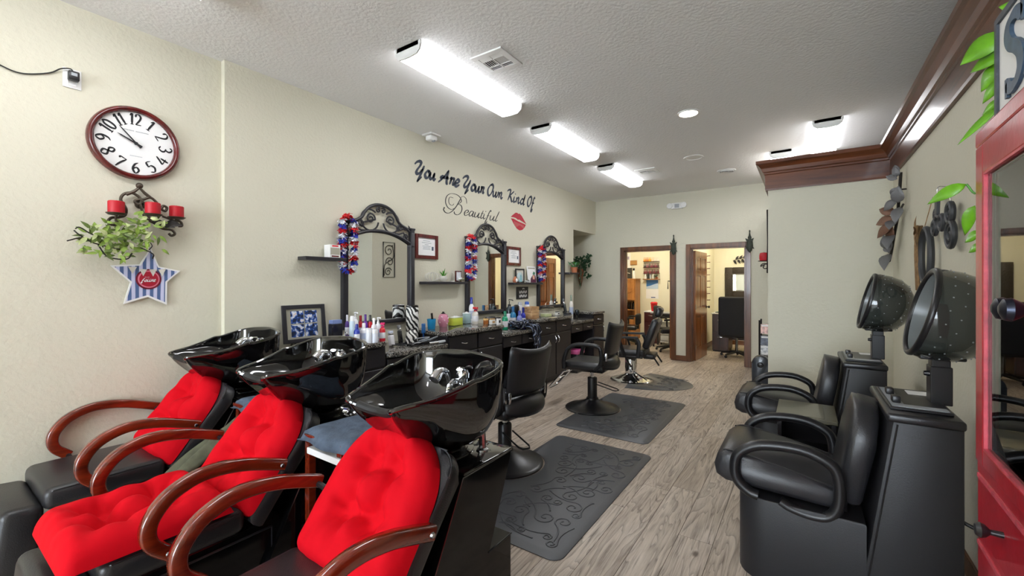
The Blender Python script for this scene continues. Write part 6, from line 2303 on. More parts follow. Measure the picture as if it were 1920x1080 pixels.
nib_ribbon(g, cw([(4.08, 2.52), (4.13, 2.55), (4.19, 2.53), (4.205, 2.47)]), 0.004, 0.2, 0.4)
g.sphere((0.001, 3.787 - 4.33, 2.355 - 2.31), (0.002, 0.012, 0.010), 10)
obj('letter', g, 'decal_black', bt, smooth=False)
script_word('word', 'eautiful', 4.125, 4.86, 2.312, 0.078, 0.0085, 'decal_black', bt, slant=0.30, ang=0.15, thin=0.3)
lp = thing('lips_decal', 'red lips decal on the wall between the lettering and third mirror', 'wall decoration', (WX, 5.41, 2.38))
up = [(5.20, 2.425), (5.26, 2.465), (5.33, 2.505), (5.375, 2.508), (5.40, 2.497), (5.44, 2.505), (5.50, 2.475), (5.56, 2.425), (5.63, 2.365), (5.52, 2.392), (5.43, 2.412), (5.39, 2.405), (5.34, 2.425), (5.27, 2.428)]
lo = [(5.205, 2.405), (5.28, 2.408), (5.34, 2.395), (5.40, 2.382), (5.46, 2.375), (5.54, 2.365), (5.615, 2.352), (5.57, 2.30), (5.51, 2.262), (5.44, 2.248), (5.37, 2.265), (5.30, 2.312), (5.25, 2.36)]
for q in (up, lo):
    obj('lip', B().prism([(y - 5.41, z - 2.38) for y, z in q], 0.0005, 0.002, 'X'), 'decal_red', lp, smooth=False)
g = B()
for k in range(9):
    y = 5.30 + k * 0.03
    g.bb(0.002, 0.0024, y - 5.41 - 0.002, y - 5.41 + 0.002, 2.34 - 0.016 * sin(k) - 2.38 - 0.03, 2.37 - 0.004 * k - 2.38)
obj('lip_lines', g, 'wall', lp, smooth=False)['kind'] = 'stuff'
script_word('word', 'fourt', cy_ - 0.040, cy_ + 0.036, cz_ - 0.022, 0.012, 0.0024, 'white', sr, thin=0.6, n=3)
for o in list(sr.children):
    if o.name.startswith('letter'):
        o.location.x = 0.0279
for yy, zz, n_ in ((-0.02, 0.008, 3), (-0.012, -0.006, 6)):
    g = B()
    for k in range(n_):
        nib_ribbon(g, [(yy + k * 0.009 + 0.003 * q, zz + 0.006 * ((q % 2) - 0.5)) for q in range(3)], 0.0012, x0=0.0283, x1=0.0288)
    obj('badge_script', g, 'white', sr, smooth=False)['kind'] = 'stuff'

# iron scroll panel on the side of the partition, seen in the first mirror
ip = thing('iron_scrollwork', 'tall iron scroll panel on the partition side, seen in the first mirror', 'wall decoration', (XP, 5.61, 1.905))
obj('frame', B().tube([(-0.02, -0.14, -0.345), (-0.02, 0.14, -0.345), (-0.02, 0.14, 0.345), (-0.02, -0.14, 0.345)], 0.011, 6, closed=True), 'iron', ip)
for c, r0, a, tn in (((0.0, 0.18), 0.12, 0.6, 1.4), ((0.02, -0.04), 0.10, 3.4, -1.4), ((-0.02, -0.24), 0.09, 0.4, 1.4)):
    obj('scroll', B().tube([(-0.02, u, v) for u, v in spiral(c, r0, 0.02, a, tn, 26)], 0.0075, 6), 'iron', ip)
obj('stem', B().tube(smoothpts([(-0.02, -0.12, -0.32), (-0.02, -0.10, -0.1), (-0.02, 0.11, 0.05), (-0.02, 0.08, 0.30)], 6), 0.0075, 6), 'iron', ip)
wf_ = thing('framed_picture', 'pale certificate in a black frame on the partition side, seen in the second mirror', 'frame', (XP, 8.06, 1.77))
obj('frame', B().bb(-0.015, -0.001, -0.19, 0.19, -0.25, 0.25, 0.003), 'ink', wf_, smooth=False)
obj('sheet', B().bb(-0.0165, -0.015, -0.165, 0.165, -0.225, 0.225), 'paper', wf_, smooth=False)

# candle holder with a twisted rod, on the partition side near the doors
tw = thing('candle_holder', 'twisted iron wall candle holder beside the second door', 'sconce', (XP, 6.5, 1.75))
pts = [(-0.03 + 0.006 * cos(k * 0.9), 0.006 * sin(k * 0.9), 0.66 - k * 0.0095) for k in range(100)]
obj('twisted_rod', B().tube(pts, 0.009, 6), 'iron', tw)
obj('plate', B().lathe([(0, 0), (0.06, 0), (0.07, 0.008), (0.055, 0.004), (0, 0.004)], (-0.125, 0, -0.02), 18), 'iron', tw)
obj('curl', B().tube([(x_ - 0.115, 0, z_ - 0.09) for x_, z_ in spiral((0, 0), 0.008, 0.05, 1.2, 1.3, 18)] + [(-0.04, 0, -0.02)], 0.007, 6), 'iron', tw)
obj('wall_plate', B().bb(-0.022, -0.001, -0.02, 0.02, -0.28, 0.64, 0.004), 'iron', tw)
cd = thing('candle', 'round red candle on the twisted holder beside the second door', 'candle', (XP - 0.125, 6.5, 1.735))
obj('wax', B().lathe([(0.042, 0), (0.052, 0.02), (0.054, 0.07), (0.046, 0.105), (0.03, 0.11), (0, 0.105)], seg=20), 'candle', cd)
obj('wick', B().cyl((0, 0, 0.10), (0, 0, 0.122), 0.002, seg=6), 'ink', cd)

# iron corner ornaments on the door casings
M['verdigris'] = mat('dark_green_iron', '30362c', 0.55, 0.3, bump=0.4, bscale=60, var=0.3, vscale=30)
for lab, x in (('dark iron ornament on the corner of the first door frame', -2.02), ('dark iron ornament on the corner of the second door frame', -0.775)):
    t = thing('door_ornament', lab, 'wall decoration', (x, YB - 0.02, 2.13), 0, 'iron ornaments on the door frames')
    obj('body', B().lathe([(0, -0.17), (0.03, -0.14), (0.05, -0.06), (0.045, 0.02), (0.02, 0.06), (0.028, 0.09), (0.015, 0.12), (0.008, 0.17), (0.012, 0.20), (0, 0.22)], (0, -0.025, 0), 14, sy=0.45), 'verdigris', t)
    for s in (-1, 1):
        obj('wing', leaf_faces(B(), (0, -0.03, 0.0), (s * 0.5, -0.25, 0.6), (0, -1, 0), 0.10, 0.022), 'verdigris', t)
        obj('leaf', leaf_faces(B(), (0, -0.03, -0.05), (s * 0.6, -0.2, -0.5), (0, -1, 0), 0.09, 0.02), 'verdigris', t)

# magazine rack and the small black unit beside the partition
mr = thing('magazine_rack', 'black wire magazine rack on the partition side beside the doors', 'magazine rack', (XP, 6.95, 0.43))
for y in (-0.14, 0.14):
    obj('upright', B().tube([(-0.20, y, 0.0), (-0.20, y, 0.50)], 0.011, 8).tube([(-0.012, y, 0.0), (-0.20, y, 0.0)], 0.008, 8), 'satin_black', mr)
for z in (0.02, 0.16, 0.30, 0.42):
    obj('rail', B().tube([(-0.20, -0.14, z), (-0.20, 0.14, z)], 0.007, 6).tube([(-0.20, -0.14, z), (-0.012, -0.14, z)], 0.006, 6), 'satin_black', mr)
obj('back', B().bb(-0.012, -0.001, -0.15, 0.15, 0.0, 0.46), 'satin_black', mr, smooth=False)
for lab, z, c in (('magazine with a pink and white cover in the upper tier of the rack', 0.75, 'd9b0a8'), ('dark magazine in the lower tier of the rack', 0.59, '5d6270'), ('white leaflet in the lowest tier of the rack', 0.455, 'd9dbe2')):
    t = thing('magazine', lab, 'magazine', (XP - 0.10, 6.795, z), 0)
    obj('cover', B().bb(-0.085, 0.07, 0.0, 0.008, 0.0, 0.13), mat('cover_' + c, c, 0.4, var=0.5, vscale=28), t, smooth=False)
    obj('heading', B().bb(-0.075, 0.06, -0.0008, 0.0, 0.10, 0.12), 'white', t, smooth=False)
    t.location.y = 6.795
hu = thing('foot_spa', 'small black upright unit with a rounded top and round knob, beside the partition', 'appliance', (-0.475, 6.44, 0))
out = [(-0.10, 0.0), (0.10, 0.0), (0.10, 0.40)] + [(0.10 * cos(radians(a)), 0.40 + 0.10 * sin(radians(a))) for a in range(15, 180, 15)] + [(-0.10, 0.40)]
obj('body', B().prism(out, -0.07, 0.07, 'Y', 0.018), mat('blue_black_plastic', '1a2029', 0.3, coat=0.3), hu, angle=40)
obj('knob', B().lathe([(0.03, 0), (0.036, 0.008), (0.03, 0.026), (0.018, 0.03), (0, 0.03)], (0.0, -0.07, 0.385), 20, rot=(pi / 2, 0, 0)), 'satin_black', hu)
obj('foot', B().bb(-0.115, 0.115, -0.095, 0.095, 0.0, 0.05, 0.012), 'black_plastic', hu)


# ---------------------------------------------------------------- right side: cabinet, sign, pothos, wall iron
M['red_paint'] = mat('worn_red_paint', 'ae1125', 0.28, coat=0.35, var=0.22, vscale=9, bump=0.06, bscale=40)
M['red_edge'] = mat('rubbed_red_edge', 'c24a58', 0.35, var=0.3, vscale=30)
M['knob_metal'] = mat('dark_blue_steel', '2c2f3a', 0.3, 0.8)
M['cream'] = mat('cream_panel', 'e6e2d2', 0.6)


def pane_mat():
    m = bpy.data.materials.new('cabinet_glass')
    m.use_nodes = True
    nt = m.node_tree
    N, L = nt.nodes, nt.links
    N.remove(N['Principled BSDF'])
    out = N['Material Output']
    tr = N.new('ShaderNodeBsdfTransparent')
    tr.inputs[0].default_value = (0.92, 0.95, 0.93, 1)
    gl = N.new('ShaderNodeBsdfGlossy')
    gl.inputs['Roughness'].default_value = 0.01
    fr = N.new('ShaderNodeFresnel')
    fr.inputs['IOR'].default_value = 2.4
    mx = N.new('ShaderNodeMixShader')
    L.new(fr.outputs[0], mx.inputs[0])
    L.new(tr.outputs[0], mx.inputs[1])
    L.new(gl.outputs[0], mx.inputs[2])
    L.new(mx.outputs[0], out.inputs[0])
    return m


M['pane'] = pane_mat()
FX, Y1, Y0c = 0.37, 1.616, 0.77
cab = thing('display_cabinet', 'worn red display cabinet with glass doors, standing against the right wall', 'cabinet', (FX, Y1, 0))


def CP(name, g, m, par=cab, **k):
    return obj(name, g, m, par, world=True, **k)


def cbox(x0, x1, y0, y1, z0, z1, bev=0.0):
    return B().bb(x0, x1, y0, y1, z0, z1, bev)


for y in (Y1 - 0.018, Y0c):
    CP('side', cbox(FX + 0.02, 0.655, y, y + 0.018, 0, 1.80), 'red_paint', smooth=False)
CP('back', cbox(0.645, 0.655, Y0c + 0.018, Y1 - 0.018, 0.02, 1.80), 'cream', smooth=False)
CP('top', cbox(FX + 0.0, 0.66, Y0c - 0.005, Y1 + 0.005, 1.80, 1.843, 0.006), 'red_paint', smooth=False)
CP('middle_board', cbox(FX + 0.02, 0.645, Y0c + 0.018, Y1 - 0.018, 0.975, 0.995), 'red_paint', smooth=False)
CP('plinth', cbox(FX + 0.03, 0.645, Y0c + 0.018, Y1 - 0.018, 0, 0.09), 'red_paint', smooth=False)
CP('lining', cbox(FX + 0.022, 0.645, Y1 - 0.024, Y1 - 0.018, 0.995, 1.80), 'cream', smooth=False)
for z in (1.245, 1.535):
    CP('glass_shelf', cbox(FX + 0.024, 0.64, Y0c + 0.02, Y1 - 0.026, z, z + 0.012), 'white', smooth=False)
ym = (Y0c + Y1) / 2
for a, b_, ky in ((ym + 0.001, Y1, ym + 0.022), (Y0c, ym - 0.001, ym - 0.022)):
    zb, zt, st = 0.987, 1.80, 0.062
    d = CP('door', B().bb(FX, FX + 0.02, a, a + st, zb, zt, 0.003).bb(FX, FX + 0.02, b_ - st, b_, zb, zt, 0.003)
           .bb(FX, FX + 0.02, a + st, b_ - st, zb, zb + 0.042, 0.003).bb(FX, FX + 0.02, a + st, b_ - st, zt - 0.075, zt, 0.003), 'red_paint', smooth=False)
    CP('glass', cbox(FX + 0.008, FX + 0.012, a + st - 0.005, b_ - st + 0.005, zb + 0.038, zt - 0.07), 'pane', d, smooth=False)
    e = B()
    for y in (a + st, b_ - st):
        e.bb(FX + 0.001, FX + 0.010, y - 0.007, y + 0.007, zb + 0.04, zt - 0.073)
    e.bb(FX + 0.001, FX + 0.010, a + st, b_ - st, zb + 0.036, zb + 0.048).bb(FX + 0.001, FX + 0.010, a + st, b_ - st, zt - 0.08, zt - 0.068)
    CP('bead', e, 'red_edge', d, smooth=False)
    kn = B().lathe([(0.010, 0), (0.009, 0.022), (0.016, 0.030), (0.022, 0.040), (0.020, 0.050), (0.008, 0.056), (0, 0.056)], (FX, ky, 1.40), 18, rot=(0, -pi / 2, 0))
    CP('knob', kn, 'knob_metal', d)
zs_ = [(0.80, 0.958), (0.53, 0.785), (0.11, 0.515)]
for k, (z0, z1) in enumerate(zs_):
    for a, b_ in ((ym + 0.006, Y1 - 0.008), (Y0c + 0.008, ym - 0.006)):
        dr_ = CP('drawer', cbox(FX + 0.002, FX + 0.02, a, b_, z0, z1, 0.005), 'red_paint', smooth=False)
        e = B().bb(FX + 0.0005, FX + 0.004, a + 0.002, b_ - 0.002, z1 - 0.012, z1 - 0.002)
        CP('worn_edge', e, 'red_edge', dr_, smooth=False)
        kn = B().lathe([(0.007, 0), (0.006, 0.020), (0.014, 0.028), (0.017, 0.036), (0.012, 0.044), (0, 0.045)], (FX + 0.002, (a + b_) / 2 - 0.0, interp(z0, z1, 0.55)), 16, rot=(0, -pi / 2, 0))
        CP('knob', kn, 'satin_black', dr_)
CP('face_frame', B().bb(FX + 0.004, FX + 0.02, Y0c, Y1, 0.958, 0.985).bb(FX + 0.004, FX + 0.02, Y0c, Y1, 0.785, 0.80).bb(FX + 0.004, FX + 0.02, Y0c, Y1, 0.515, 0.53).bb(FX + 0.004, FX + 0.02, Y0c, Y1, 0.0, 0.11), 'red_paint', smooth=False)

cab.rotation_euler = (0, 0, radians(-2))

fl = thing('silk_flower', 'pink silk flower in a small dark pot inside the red cabinet', 'flower', (0.43, 1.30, 0.995))
obj('pot', B().lathe([(0.018, 0), (0.026, 0.045), (0.022, 0.045), (0, 0.04)], seg=16), 'satin_black', fl)
for k in range(12):
    a = k * 2.4
    obj('petal', leaf_faces(B(), (0, 0, 0.075), (cos(a), sin(a), 0.4 + 0.06 * k), (0, 0, 1), 0.034, 0.012), tint('c94f9e'), fl)
obj('stem', B().cyl((0, 0, 0.03), (0, 0, 0.08), 0.003, seg=6), 'leaf_dark', fl)

# sign standing on the cabinet
sg_ = thing('salon_sign', 'white framed sign with dark raised letters on top of the red cabinet', 'sign', (0.425, 1.27, 1.843))
hw_, hh_ = 0.40, 0.30
obj('board', B().bb(0.0, 0.012, -hw_, hw_, 0.012, hh_), 'white', sg_, smooth=False)
g = B()
for a, b_, c, d in ((-hw_ - 0.008, -hw_ + 0.008, 0, hh_ + 0.008), (hw_ - 0.008, hw_ + 0.008, 0, hh_ + 0.008), (-hw_ + 0.008, hw_ - 0.008, 0, 0.014), (-hw_ + 0.008, hw_ - 0.008, hh_ - 0.008, hh_ + 0.008)):
    g.bb(-0.006, 0.016, a, b_, c, d)
obj('frame', g, mat('worn_blue_grey_frame', '3c424c', 0.5, var=0.35, vscale=40), sg_, smooth=False)
M['slate'] = mat('slate_letter', '3b5066', 0.45, var=0.3, vscale=30)


def slab_S(g):
    c = smoothpts([(0.045, 0.070, 0), (0.030, 0.088, 0), (0.0, 0.095, 0), (-0.032, 0.084, 0), (-0.040, 0.058, 0), (-0.022, 0.032, 0), (0.012, 0.012, 0), (0.036, -0.012, 0), (0.038, -0.046, 0), (0.014, -0.072, 0), (-0.020, -0.076, 0), (-0.042, -0.056, 0)], 5)
    pts = [(p.x, p.y) for p in c]
    nib_ribbon(g, pts, 0.019, 0.35, 0.55, x0=0, x1=0.008)
    for p in ((0.050, 0.082), (-0.046, -0.070)):
        g.bb(0, 0.008, p[0] - 0.007, p[0] + 0.007, p[1] - 0.024, p[1] + 0.024)


for k, ch in enumerate('SALON'):
    yy = 0.345 - 0.07 - k * 0.142
    if ch == 'S':
        g = B()
        slab_S(g)
        g.move((0, 0, 0), (0, 0, pi))
        o = obj('letter', g, 'slate', sg_, smooth=False)
        o.location = (0.0, yy, 0.165)
    else:
        font_mesh('letter', ch, 0.25, 'slate', sg_, (-0.004, yy, 0.165), (pi / 2, 0, -pi / 2), 0.004)

# pothos behind the sign
po = thing('pothos_plant', 'bright green trailing pothos behind the sign on the red cabinet', 'plant', (0.545, 1.44, 1.843))
obj('pot', B().lathe([(0.06, 0), (0.075, 0.10), (0.08, 0.11), (0.07, 0.11), (0.06, 0.09), (0, 0.09)], seg=20), 'stone', po)


def pothos(base, tip, W, side=(0, 0, 1), curl=0.2):
    b0, t0 = Vector(base), Vector(tip)
    d = t0 - b0
    q = leaf_faces(B(), b0 - po.location, d, side, d.length, W, 0.18, curl, 8)
    obj('leaf', q, 'leaf_neon', po, solid=0.0012)


for base, tip, W, sd, cu in (
        ((0.445, 1.700, 2.125), (0.365, 1.735, 2.075), 0.034, (-0.5, -0.8, 0.2), 0.05),
        ((0.446, 1.690, 2.075), (0.384, 1.730, 2.045), 0.026, (-0.4, -0.8, 0.4), 0.05),
        ((0.444, 1.690, 2.045), (0.402, 1.725, 1.985), 0.026, (-0.6, -0.7, 0.1), 0.1),
        ((0.440, 1.690, 2.00), (0.405, 1.725, 1.950), 0.016, (-0.6, -0.7, 0.1), 0.1),
        ((0.436, 1.690, 1.945), (0.405, 1.725, 1.918), 0.012, (-0.4, -0.8, 0.3), 0.1),
        ((0.438, 1.690, 1.930), (0.360, 1.745, 1.850), 0.014, (-0.5, -0.6, 0.4), 0.05),
        ((0.376, 1.72, 1.728), (0.295, 1.735, 1.690), 0.019, (-0.3, -0.9, 0.35), 0.22),
        ((0.390, 1.71, 1.665), (0.372, 1.75, 1.585), 0.020, (-0.8, -0.5, 0.0), 0.1),
        ((0.400, 1.70, 1.59), (0.372, 1.73, 1.565), 0.016, (-0.2, -0.8, 0.6), 0.1),
        ((0.400, 1.69, 1.555), (0.378, 1.72, 1.535), 0.012, (-0.4, -0.7, 0.4), 0.1),
        ((0.50, 1.30, 2.18), (0.40, 1.32, 2.26), 0.03, (-0.5, -0.6, 0.4), 0.1),
        ((0.47, 1.62, 2.15), (0.42, 1.66, 2.185), 0.02, (-0.5, -0.6, 0.4), 0.1),
        ((0.48, 1.50, 2.15), (0.41, 1.52, 2.24), 0.024, (-0.5, -0.6, 0.4), 0.1)):
    pothos(base, tip, W, sd, cu)
for pts in ([(0.545, 1.44, 1.94), (0.50, 1.60, 2.10), (0.445, 1.70, 2.125)], [(0.545, 1.44, 1.94), (0.50, 1.63, 1.99), (0.445, 1.69, 2.045)], [(0.545, 1.46, 1.94), (0.50, 1.63, 1.93), (0.44, 1.69, 1.93)],
            [(0.545, 1.46, 1.94), (0.48, 1.66, 1.88), (0.42, 1.69, 1.78), (0.395, 1.71, 1.70), (0.376, 1.72, 1.728)], [(0.42, 1.69, 1.78), (0.41, 1.69, 1.66), (0.405, 1.69, 1.55)],
            [(0.545, 1.44, 1.94), (0.52, 1.36, 2.08), (0.50, 1.30, 2.18)], [(0.545, 1.44, 1.94), (0.50, 1.52, 2.06), (0.47, 1.62, 2.15)], [(0.545, 1.44, 1.94), (0.51, 1.47, 2.06), (0.48, 1.50, 2.15)]):
    obj('stem', B().tube(smoothpts([Vector(p) - po.location for p in pts], 5), 0.0028, 6), 'leaf', po)

# metal leaf branch on the right wall
br = thing('metal_branch', 'dark metal branch with grey and bronze leaves on the right wall', 'wall decoration', (XR, 4.8, 2.0))
M['pewter'] = mat('dark_pewter', '77777a', 0.45, 0.25, bump=0.3, bscale=70)
M['bronze'] = mat('brown_bronze', '7d5a48', 0.45, 0.25, bump=0.3, bscale=70)


def bp(y, z, x=-0.04):
    return (x, y - 4.8, z - 2.0)


stem = [(5.13, 1.645), (5.0, 1.73), (4.86, 1.86), (4.72, 1.98), (4.66, 2.10), (4.60, 2.22), (4.56, 2.33)]
obj('stem', B().tube(smoothpts([bp(*p) for p in stem], 5), 0.011, 8), 'iron', br)
for i, (b0, d, L, W, m_) in enumerate((
        ((4.56, 2.32), (0.15, 0.5), 0.11, 0.03, 'pewter'), ((4.57, 2.30), (-0.25, 0.45), 0.10, 0.03, 'pewter'), ((4.56, 2.28), (0.5, 0.35), 0.12, 0.03, 'pewter'),
        ((4.60, 2.22), (0.5, -0.5), 0.13, 0.04, 'pewter'), ((4.60, 2.20), (-0.3, -0.6), 0.15, 0.035, 'pewter'), ((4.62, 2.12), (0.65, -0.25), 0.16, 0.04, 'pewter'),
        ((4.50, 2.08), (-0.6, 0.6), 0.17, 0.05, 'pewter'), ((4.46, 2.04), (-0.6, -0.25), 0.20, 0.045, 'pewter'), ((4.66, 2.02), (0.9, 0.35), 0.22, 0.045, 'bronze'),
        ((4.72, 1.99), (1.0, 0.0), 0.26, 0.045, 'bronze'), ((4.76, 1.95), (0.9, -0.3), 0.26, 0.045, 'bronze'), ((4.78, 1.92), (0.7, -0.6), 0.25, 0.04, 'bronze'),
        ((4.72, 1.97), (-0.6, -0.1), 0.16, 0.05, 'pewter'), ((4.86, 1.86), (-0.9, -0.15), 0.28, 0.055, 'pewter'), ((4.90, 1.82), (0.2, -0.7), 0.15, 0.03, 'pewter'),
        ((4.98, 1.74), (-0.7, 0.25), 0.26, 0.045, 'pewter'), ((5.02, 1.70), (-0.9, -0.15), 0.30, 0.055, 'pewter'), ((5.02, 1.72), (0.7, 0.5), 0.12, 0.03, 'pewter'))):
    obj('leaf', leaf_faces(B(), bp(b0[0], b0[1], -0.062), (-0.10, d[0] * 0.6, d[1]) if abs(d[1]) > 0.4 else (-0.55 if d[0] > 0 else -0.2, d[0] * 0.7, d[1] * 1.4 - 0.12), (-0.5, -1, 0.2), L * 0.8, W * 0.85, 0.3, 0.2, 6), m_, br, solid=0.004)
obj('side_twig', B().tube(smoothpts([bp(4.72, 1.98), bp(4.60, 2.03), bp(4.46, 2.06)], 4), 0.008, 6), 'iron', br)
obj('hanger', B().cyl((0, -0.2, 0.2), (-0.035, -0.2, 0.2), 0.006, seg=8), 'iron', br)


# scrolled iron scissors and comb, wreath hoop
def hang(t, y, z0, z1):
    obj('hook', B().tube(smoothpts([(-0.002, y, z1 + 0.03), (-0.035, y, z1 + 0.032), (-0.040, y, z1), (-0.035, y, z0)], 4), 0.003, 6), 'nickel', t)


M['slate_iron'] = mat('slate_grey_iron', '3f4145', 0.45, 0.3)
ir = thing('iron_scissors', 'grey cut-out ornament of open scissors hung on the right wall', 'wall decoration', (XR, 3.42, 1.85))
g1 = [(0.06, 0.105), (0.025, 0.11), (0.0, 0.0), (0.03, -0.01)]
obj('blade', B().prism([(-0.02, 0.10), (0.035, 0.105), (0.05, 0.0), (0.0, -0.03)], -0.045, -0.03, 'X', 0.002), 'slate_iron', ir, smooth=False)
obj('scroll', B().tube([(-0.0375, u, v) for u, v in spiral((0.06, -0.005), 0.008, 0.035, 0.5, 1.2, 16)], 0.008, 6), 'slate_iron', ir)
for c in ((0.07, -0.075), (-0.085, -0.062)):
    obj('ring', B().tube([(-0.0375, c[0] + 0.042 * cos(a), c[1] + 0.040 * sin(a)) for a in [2 * pi * k / 20 for k in range(20)]], 0.013, 8, closed=True), 'slate_iron', ir)
obj('arm', B().tube([(-0.0375, 0.02, -0.01), (-0.0375, -0.05, -0.03)], 0.012, 8).tube([(-0.0375, 0.02, -0.01), (-0.0375, 0.07, -0.04)], 0.012, 8), 'slate_iron', ir)
hang(ir, 0.0, 0.10, 0.12)
cb = thing('iron_ampersand', 'grey cut-out iron ornament with two round scrolls hung on the right wall', 'wall decoration', (XR, 3.16, 1.75))
for c, r in (((0.01, 0.07), 0.05), ((0.0, -0.045), 0.066)):
    obj('ring', B().tube([(-0.0375, c[0] + r * cos(a), c[1] + r * sin(a)) for a in [2 * pi * k / 24 for k in range(24)]], 0.014, 8, closed=True), 'slate_iron', cb)
    obj('scroll', B().tube([(-0.0375, u, v) for u, v in spiral((c[0] + 0.01, c[1]), 0.008, r * 0.8, 1.0, 1.3, 18)], 0.007, 6), 'slate_iron', cb)
hang(cb, 0.0, 0.12, 0.15)
wh = thing('hoop_wreath', 'grey oval hoop with a straw bundle hung by a string on the right wall', 'wreath', (XR, 3.72, 1.62))
obj('hoop', B().tube([(-0.04, 0.13 * cos(a) - 0.02, 0.17 * sin(a)) for a in [2 * pi * k / 36 for k in range(36)]], 0.018, 8, closed=True), 'slate_iron', wh)
M['straw'] = mat('dry_straw', '8a6a45', 0.8, var=0.35, vscale=40)
rnd = random.Random(2)
for k in range(16):
    y = 0.14 + rnd.uniform(-0.035, 0.035)
    obj('straw', B().tube(smoothpts([(-0.055 + rnd.uniform(-0.015, 0.015), y - 0.06, 0.20), (-0.06, y, 0.08), (-0.055, y + rnd.uniform(-0.03, 0.03), -0.12), (-0.05, y + rnd.uniform(-0.03, 0.03), -0.22)], 3), 0.006, 5), 'straw', wh)
for k in range(6):
    a = k * 1.05
    obj('bow_loop', leaf_faces(B(), (-0.06, 0.10, 0.17), (-0.25, cos(a) * 0.8 + 0.4, sin(a)), (-1, 0, 0), 0.10, 0.028), 'straw', wh)
obj('string', B().tube([(-0.045, 0.0, 0.175), (-0.004, 0.0, 0.37)], 0.0025, 5), 'straw', wh)

# black cable from the dryer to the wall
tag(obj('cable', B().tube(smoothpts([(0.522, 2.50, 0.47), (0.57, 2.48, 0.455), (0.62, 2.44, 0.46), (0.655, 2.40, 0.47)], 4), 0.008, 8), 'black_plastic'), 'black cable from the nearest dryer chair to the right wall', 'cord')

# ---------------------------------------------------------------- nail room behind the first door
M['pine'] = wood('orange_pine', '8c5527', 'c98a4c', 'Z', 0.4, 12, 8)
M['dark_red'] = mat('dark_red_laminate', '4a1a1c', 0.35)
hc = thing('hutch', 'orange wood hutch with a crossed door in the nail room', 'cabinet', (-3.80, 10.95, 0))
X0, X1, Yf, Yb = -0.23, 0.23, -0.20, 0.20
obj('side', B().bb(X1 - 0.02, X1, Yf, Yb, 0, 1.53), 'pine', hc, smooth=False)
obj('side', B().bb(X0, X0 + 0.02, Yf, Yb, 0, 1.53), 'pine', hc, smooth=False)
obj('back', B().bb(X0 + 0.02, X1 - 0.02, Yb - 0.015, Yb, 0, 1.53), 'pine', hc, smooth=False)
obj('top', B().bb(X0 - 0.015, X1 + 0.015, Yf - 0.015, Yb, 1.53, 1.555), 'pine', hc, smooth=False)
for z in (0.52, 0.74, 0.98):
    obj('shelf', B().bb(X0 + 0.02, X1 - 0.02, Yf, Yb - 0.015, z, z + 0.02), 'pine', hc, smooth=False)
kd = obj('door', B().bb(X0 + 0.02, X1 - 0.02, Yf - 0.012, Yf, 1.01, 1.525), 'pine', hc, smooth=False)
e = B()
e.bb(X0 + 0.02, X0 + 0.07, Yf - 0.024, Yf - 0.012, 1.01, 1.525).bb(X1 - 0.07, X1 - 0.02, Yf - 0.024, Yf - 0.012, 1.01, 1.525).bb(X0 + 0.07, X1 - 0.07, Yf - 0.024, Yf - 0.012, 1.475, 1.525).bb(X0 + 0.07, X1 - 0.07, Yf - 0.024, Yf - 0.012, 1.01, 1.06)
obj('door_frame', e, 'pine', kd, smooth=False)
for s in (-1, 1):
    obj('brace', B().box((-0.03 * 0, Yf - 0.018, 1.267 + s * 0.105), (0.32, 0.012, 0.045), 0, (0, radians(34 * s), 0)), 'pine', kd, smooth=False)
for z0, z1 in ((0.04, 0.27), (0.29, 0.51)):
    d = obj('drawer', B().bb(X0 + 0.02, X1 - 0.02, Yf - 0.014, Yf, z0, z1, 0.004), 'pine', hc, smooth=False)
    obj('handle', B().bb(-0.05, 0.05, Yf - 0.03, Yf - 0.014, (z0 + z1) / 2 - 0.008, (z0 + z1) / 2 + 0.008, 0.003), 'iron', d)
for k in range(6):
    t = thing('bottle', 'dark bottle in the open shelf of the orange hutch', 'bottle', (-3.955 + 0.06 * k, 10.90, 0.76), 0, 'dark bottles in the hutch')
    obj('body', B().lathe([(0.026, 0), (0.026, 0.11 + 0.02 * (k % 3)), (0.012, 0.14 + 0.02 * (k % 3)), (0.012, 0.17 + 0.015 * (k % 3)), (0, 0.17 + 0.015 * (k % 3))], seg=12), tint(('2b2320', '3d2a22', '1f2430')[k % 3]), t)
cs = thing('chalk_sign', 'dark chalk board sign on top of the orange hutch', 'sign', (-3.86, 10.95, 1.555))
obj('board', B().bb(-0.14, 0.14, -0.01, 0.01, 0, 0.28), tint('34332f', 0.7), cs, smooth=False)
obj('chalk_line', B().prism([(-0.09, 0.12), (0.0, 0.15), (0.09, 0.13), (0.09, 0.145), (0.0, 0.165), (-0.09, 0.135)], -0.0115, -0.010, 'Y'), 'stone', cs, smooth=False)
wb = thing('spray_bottle', 'white slim bottle with dark trigger on the orange hutch', 'bottle', (-3.66, 10.92, 1.555))
obj('body', B().lathe([(0.035, 0), (0.035, 0.16), (0.014, 0.21), (0, 0.21)], seg=14), 'white', wb)
obj('trigger', B().bb(-0.03, 0.02, -0.012, 0.012, 0.21, 0.27, 0.004), 'ink', wb)
pc = thing('picture', 'small orange brown picture on the nail room wall above the hutch', 'picture', (-3.76, 11.2, 1.98))
obj('frame', B().bb(-0.09, 0.09, -0.015, -0.001, -0.06, 0.06), 'pine', pc, smooth=False)
obj('print', B().bb(-0.075, 0.075, -0.017, -0.015, -0.045, 0.045), tint('b88a52'), pc, smooth=False)
ps = thing('poster', 'pale poster on the nail room wall beside the door frame', 'poster', (-4.0, 11.2, 2.02))
obj('sheet', B().bb(-0.16, 0.16, -0.004, -0.001, -0.20, 0.22), 'paper', ps, smooth=False)
obj('print', B().bb(-0.12, 0.12, -0.006, -0.004, 0.05, 0.13), tint('a99bb4'), ps, smooth=False)

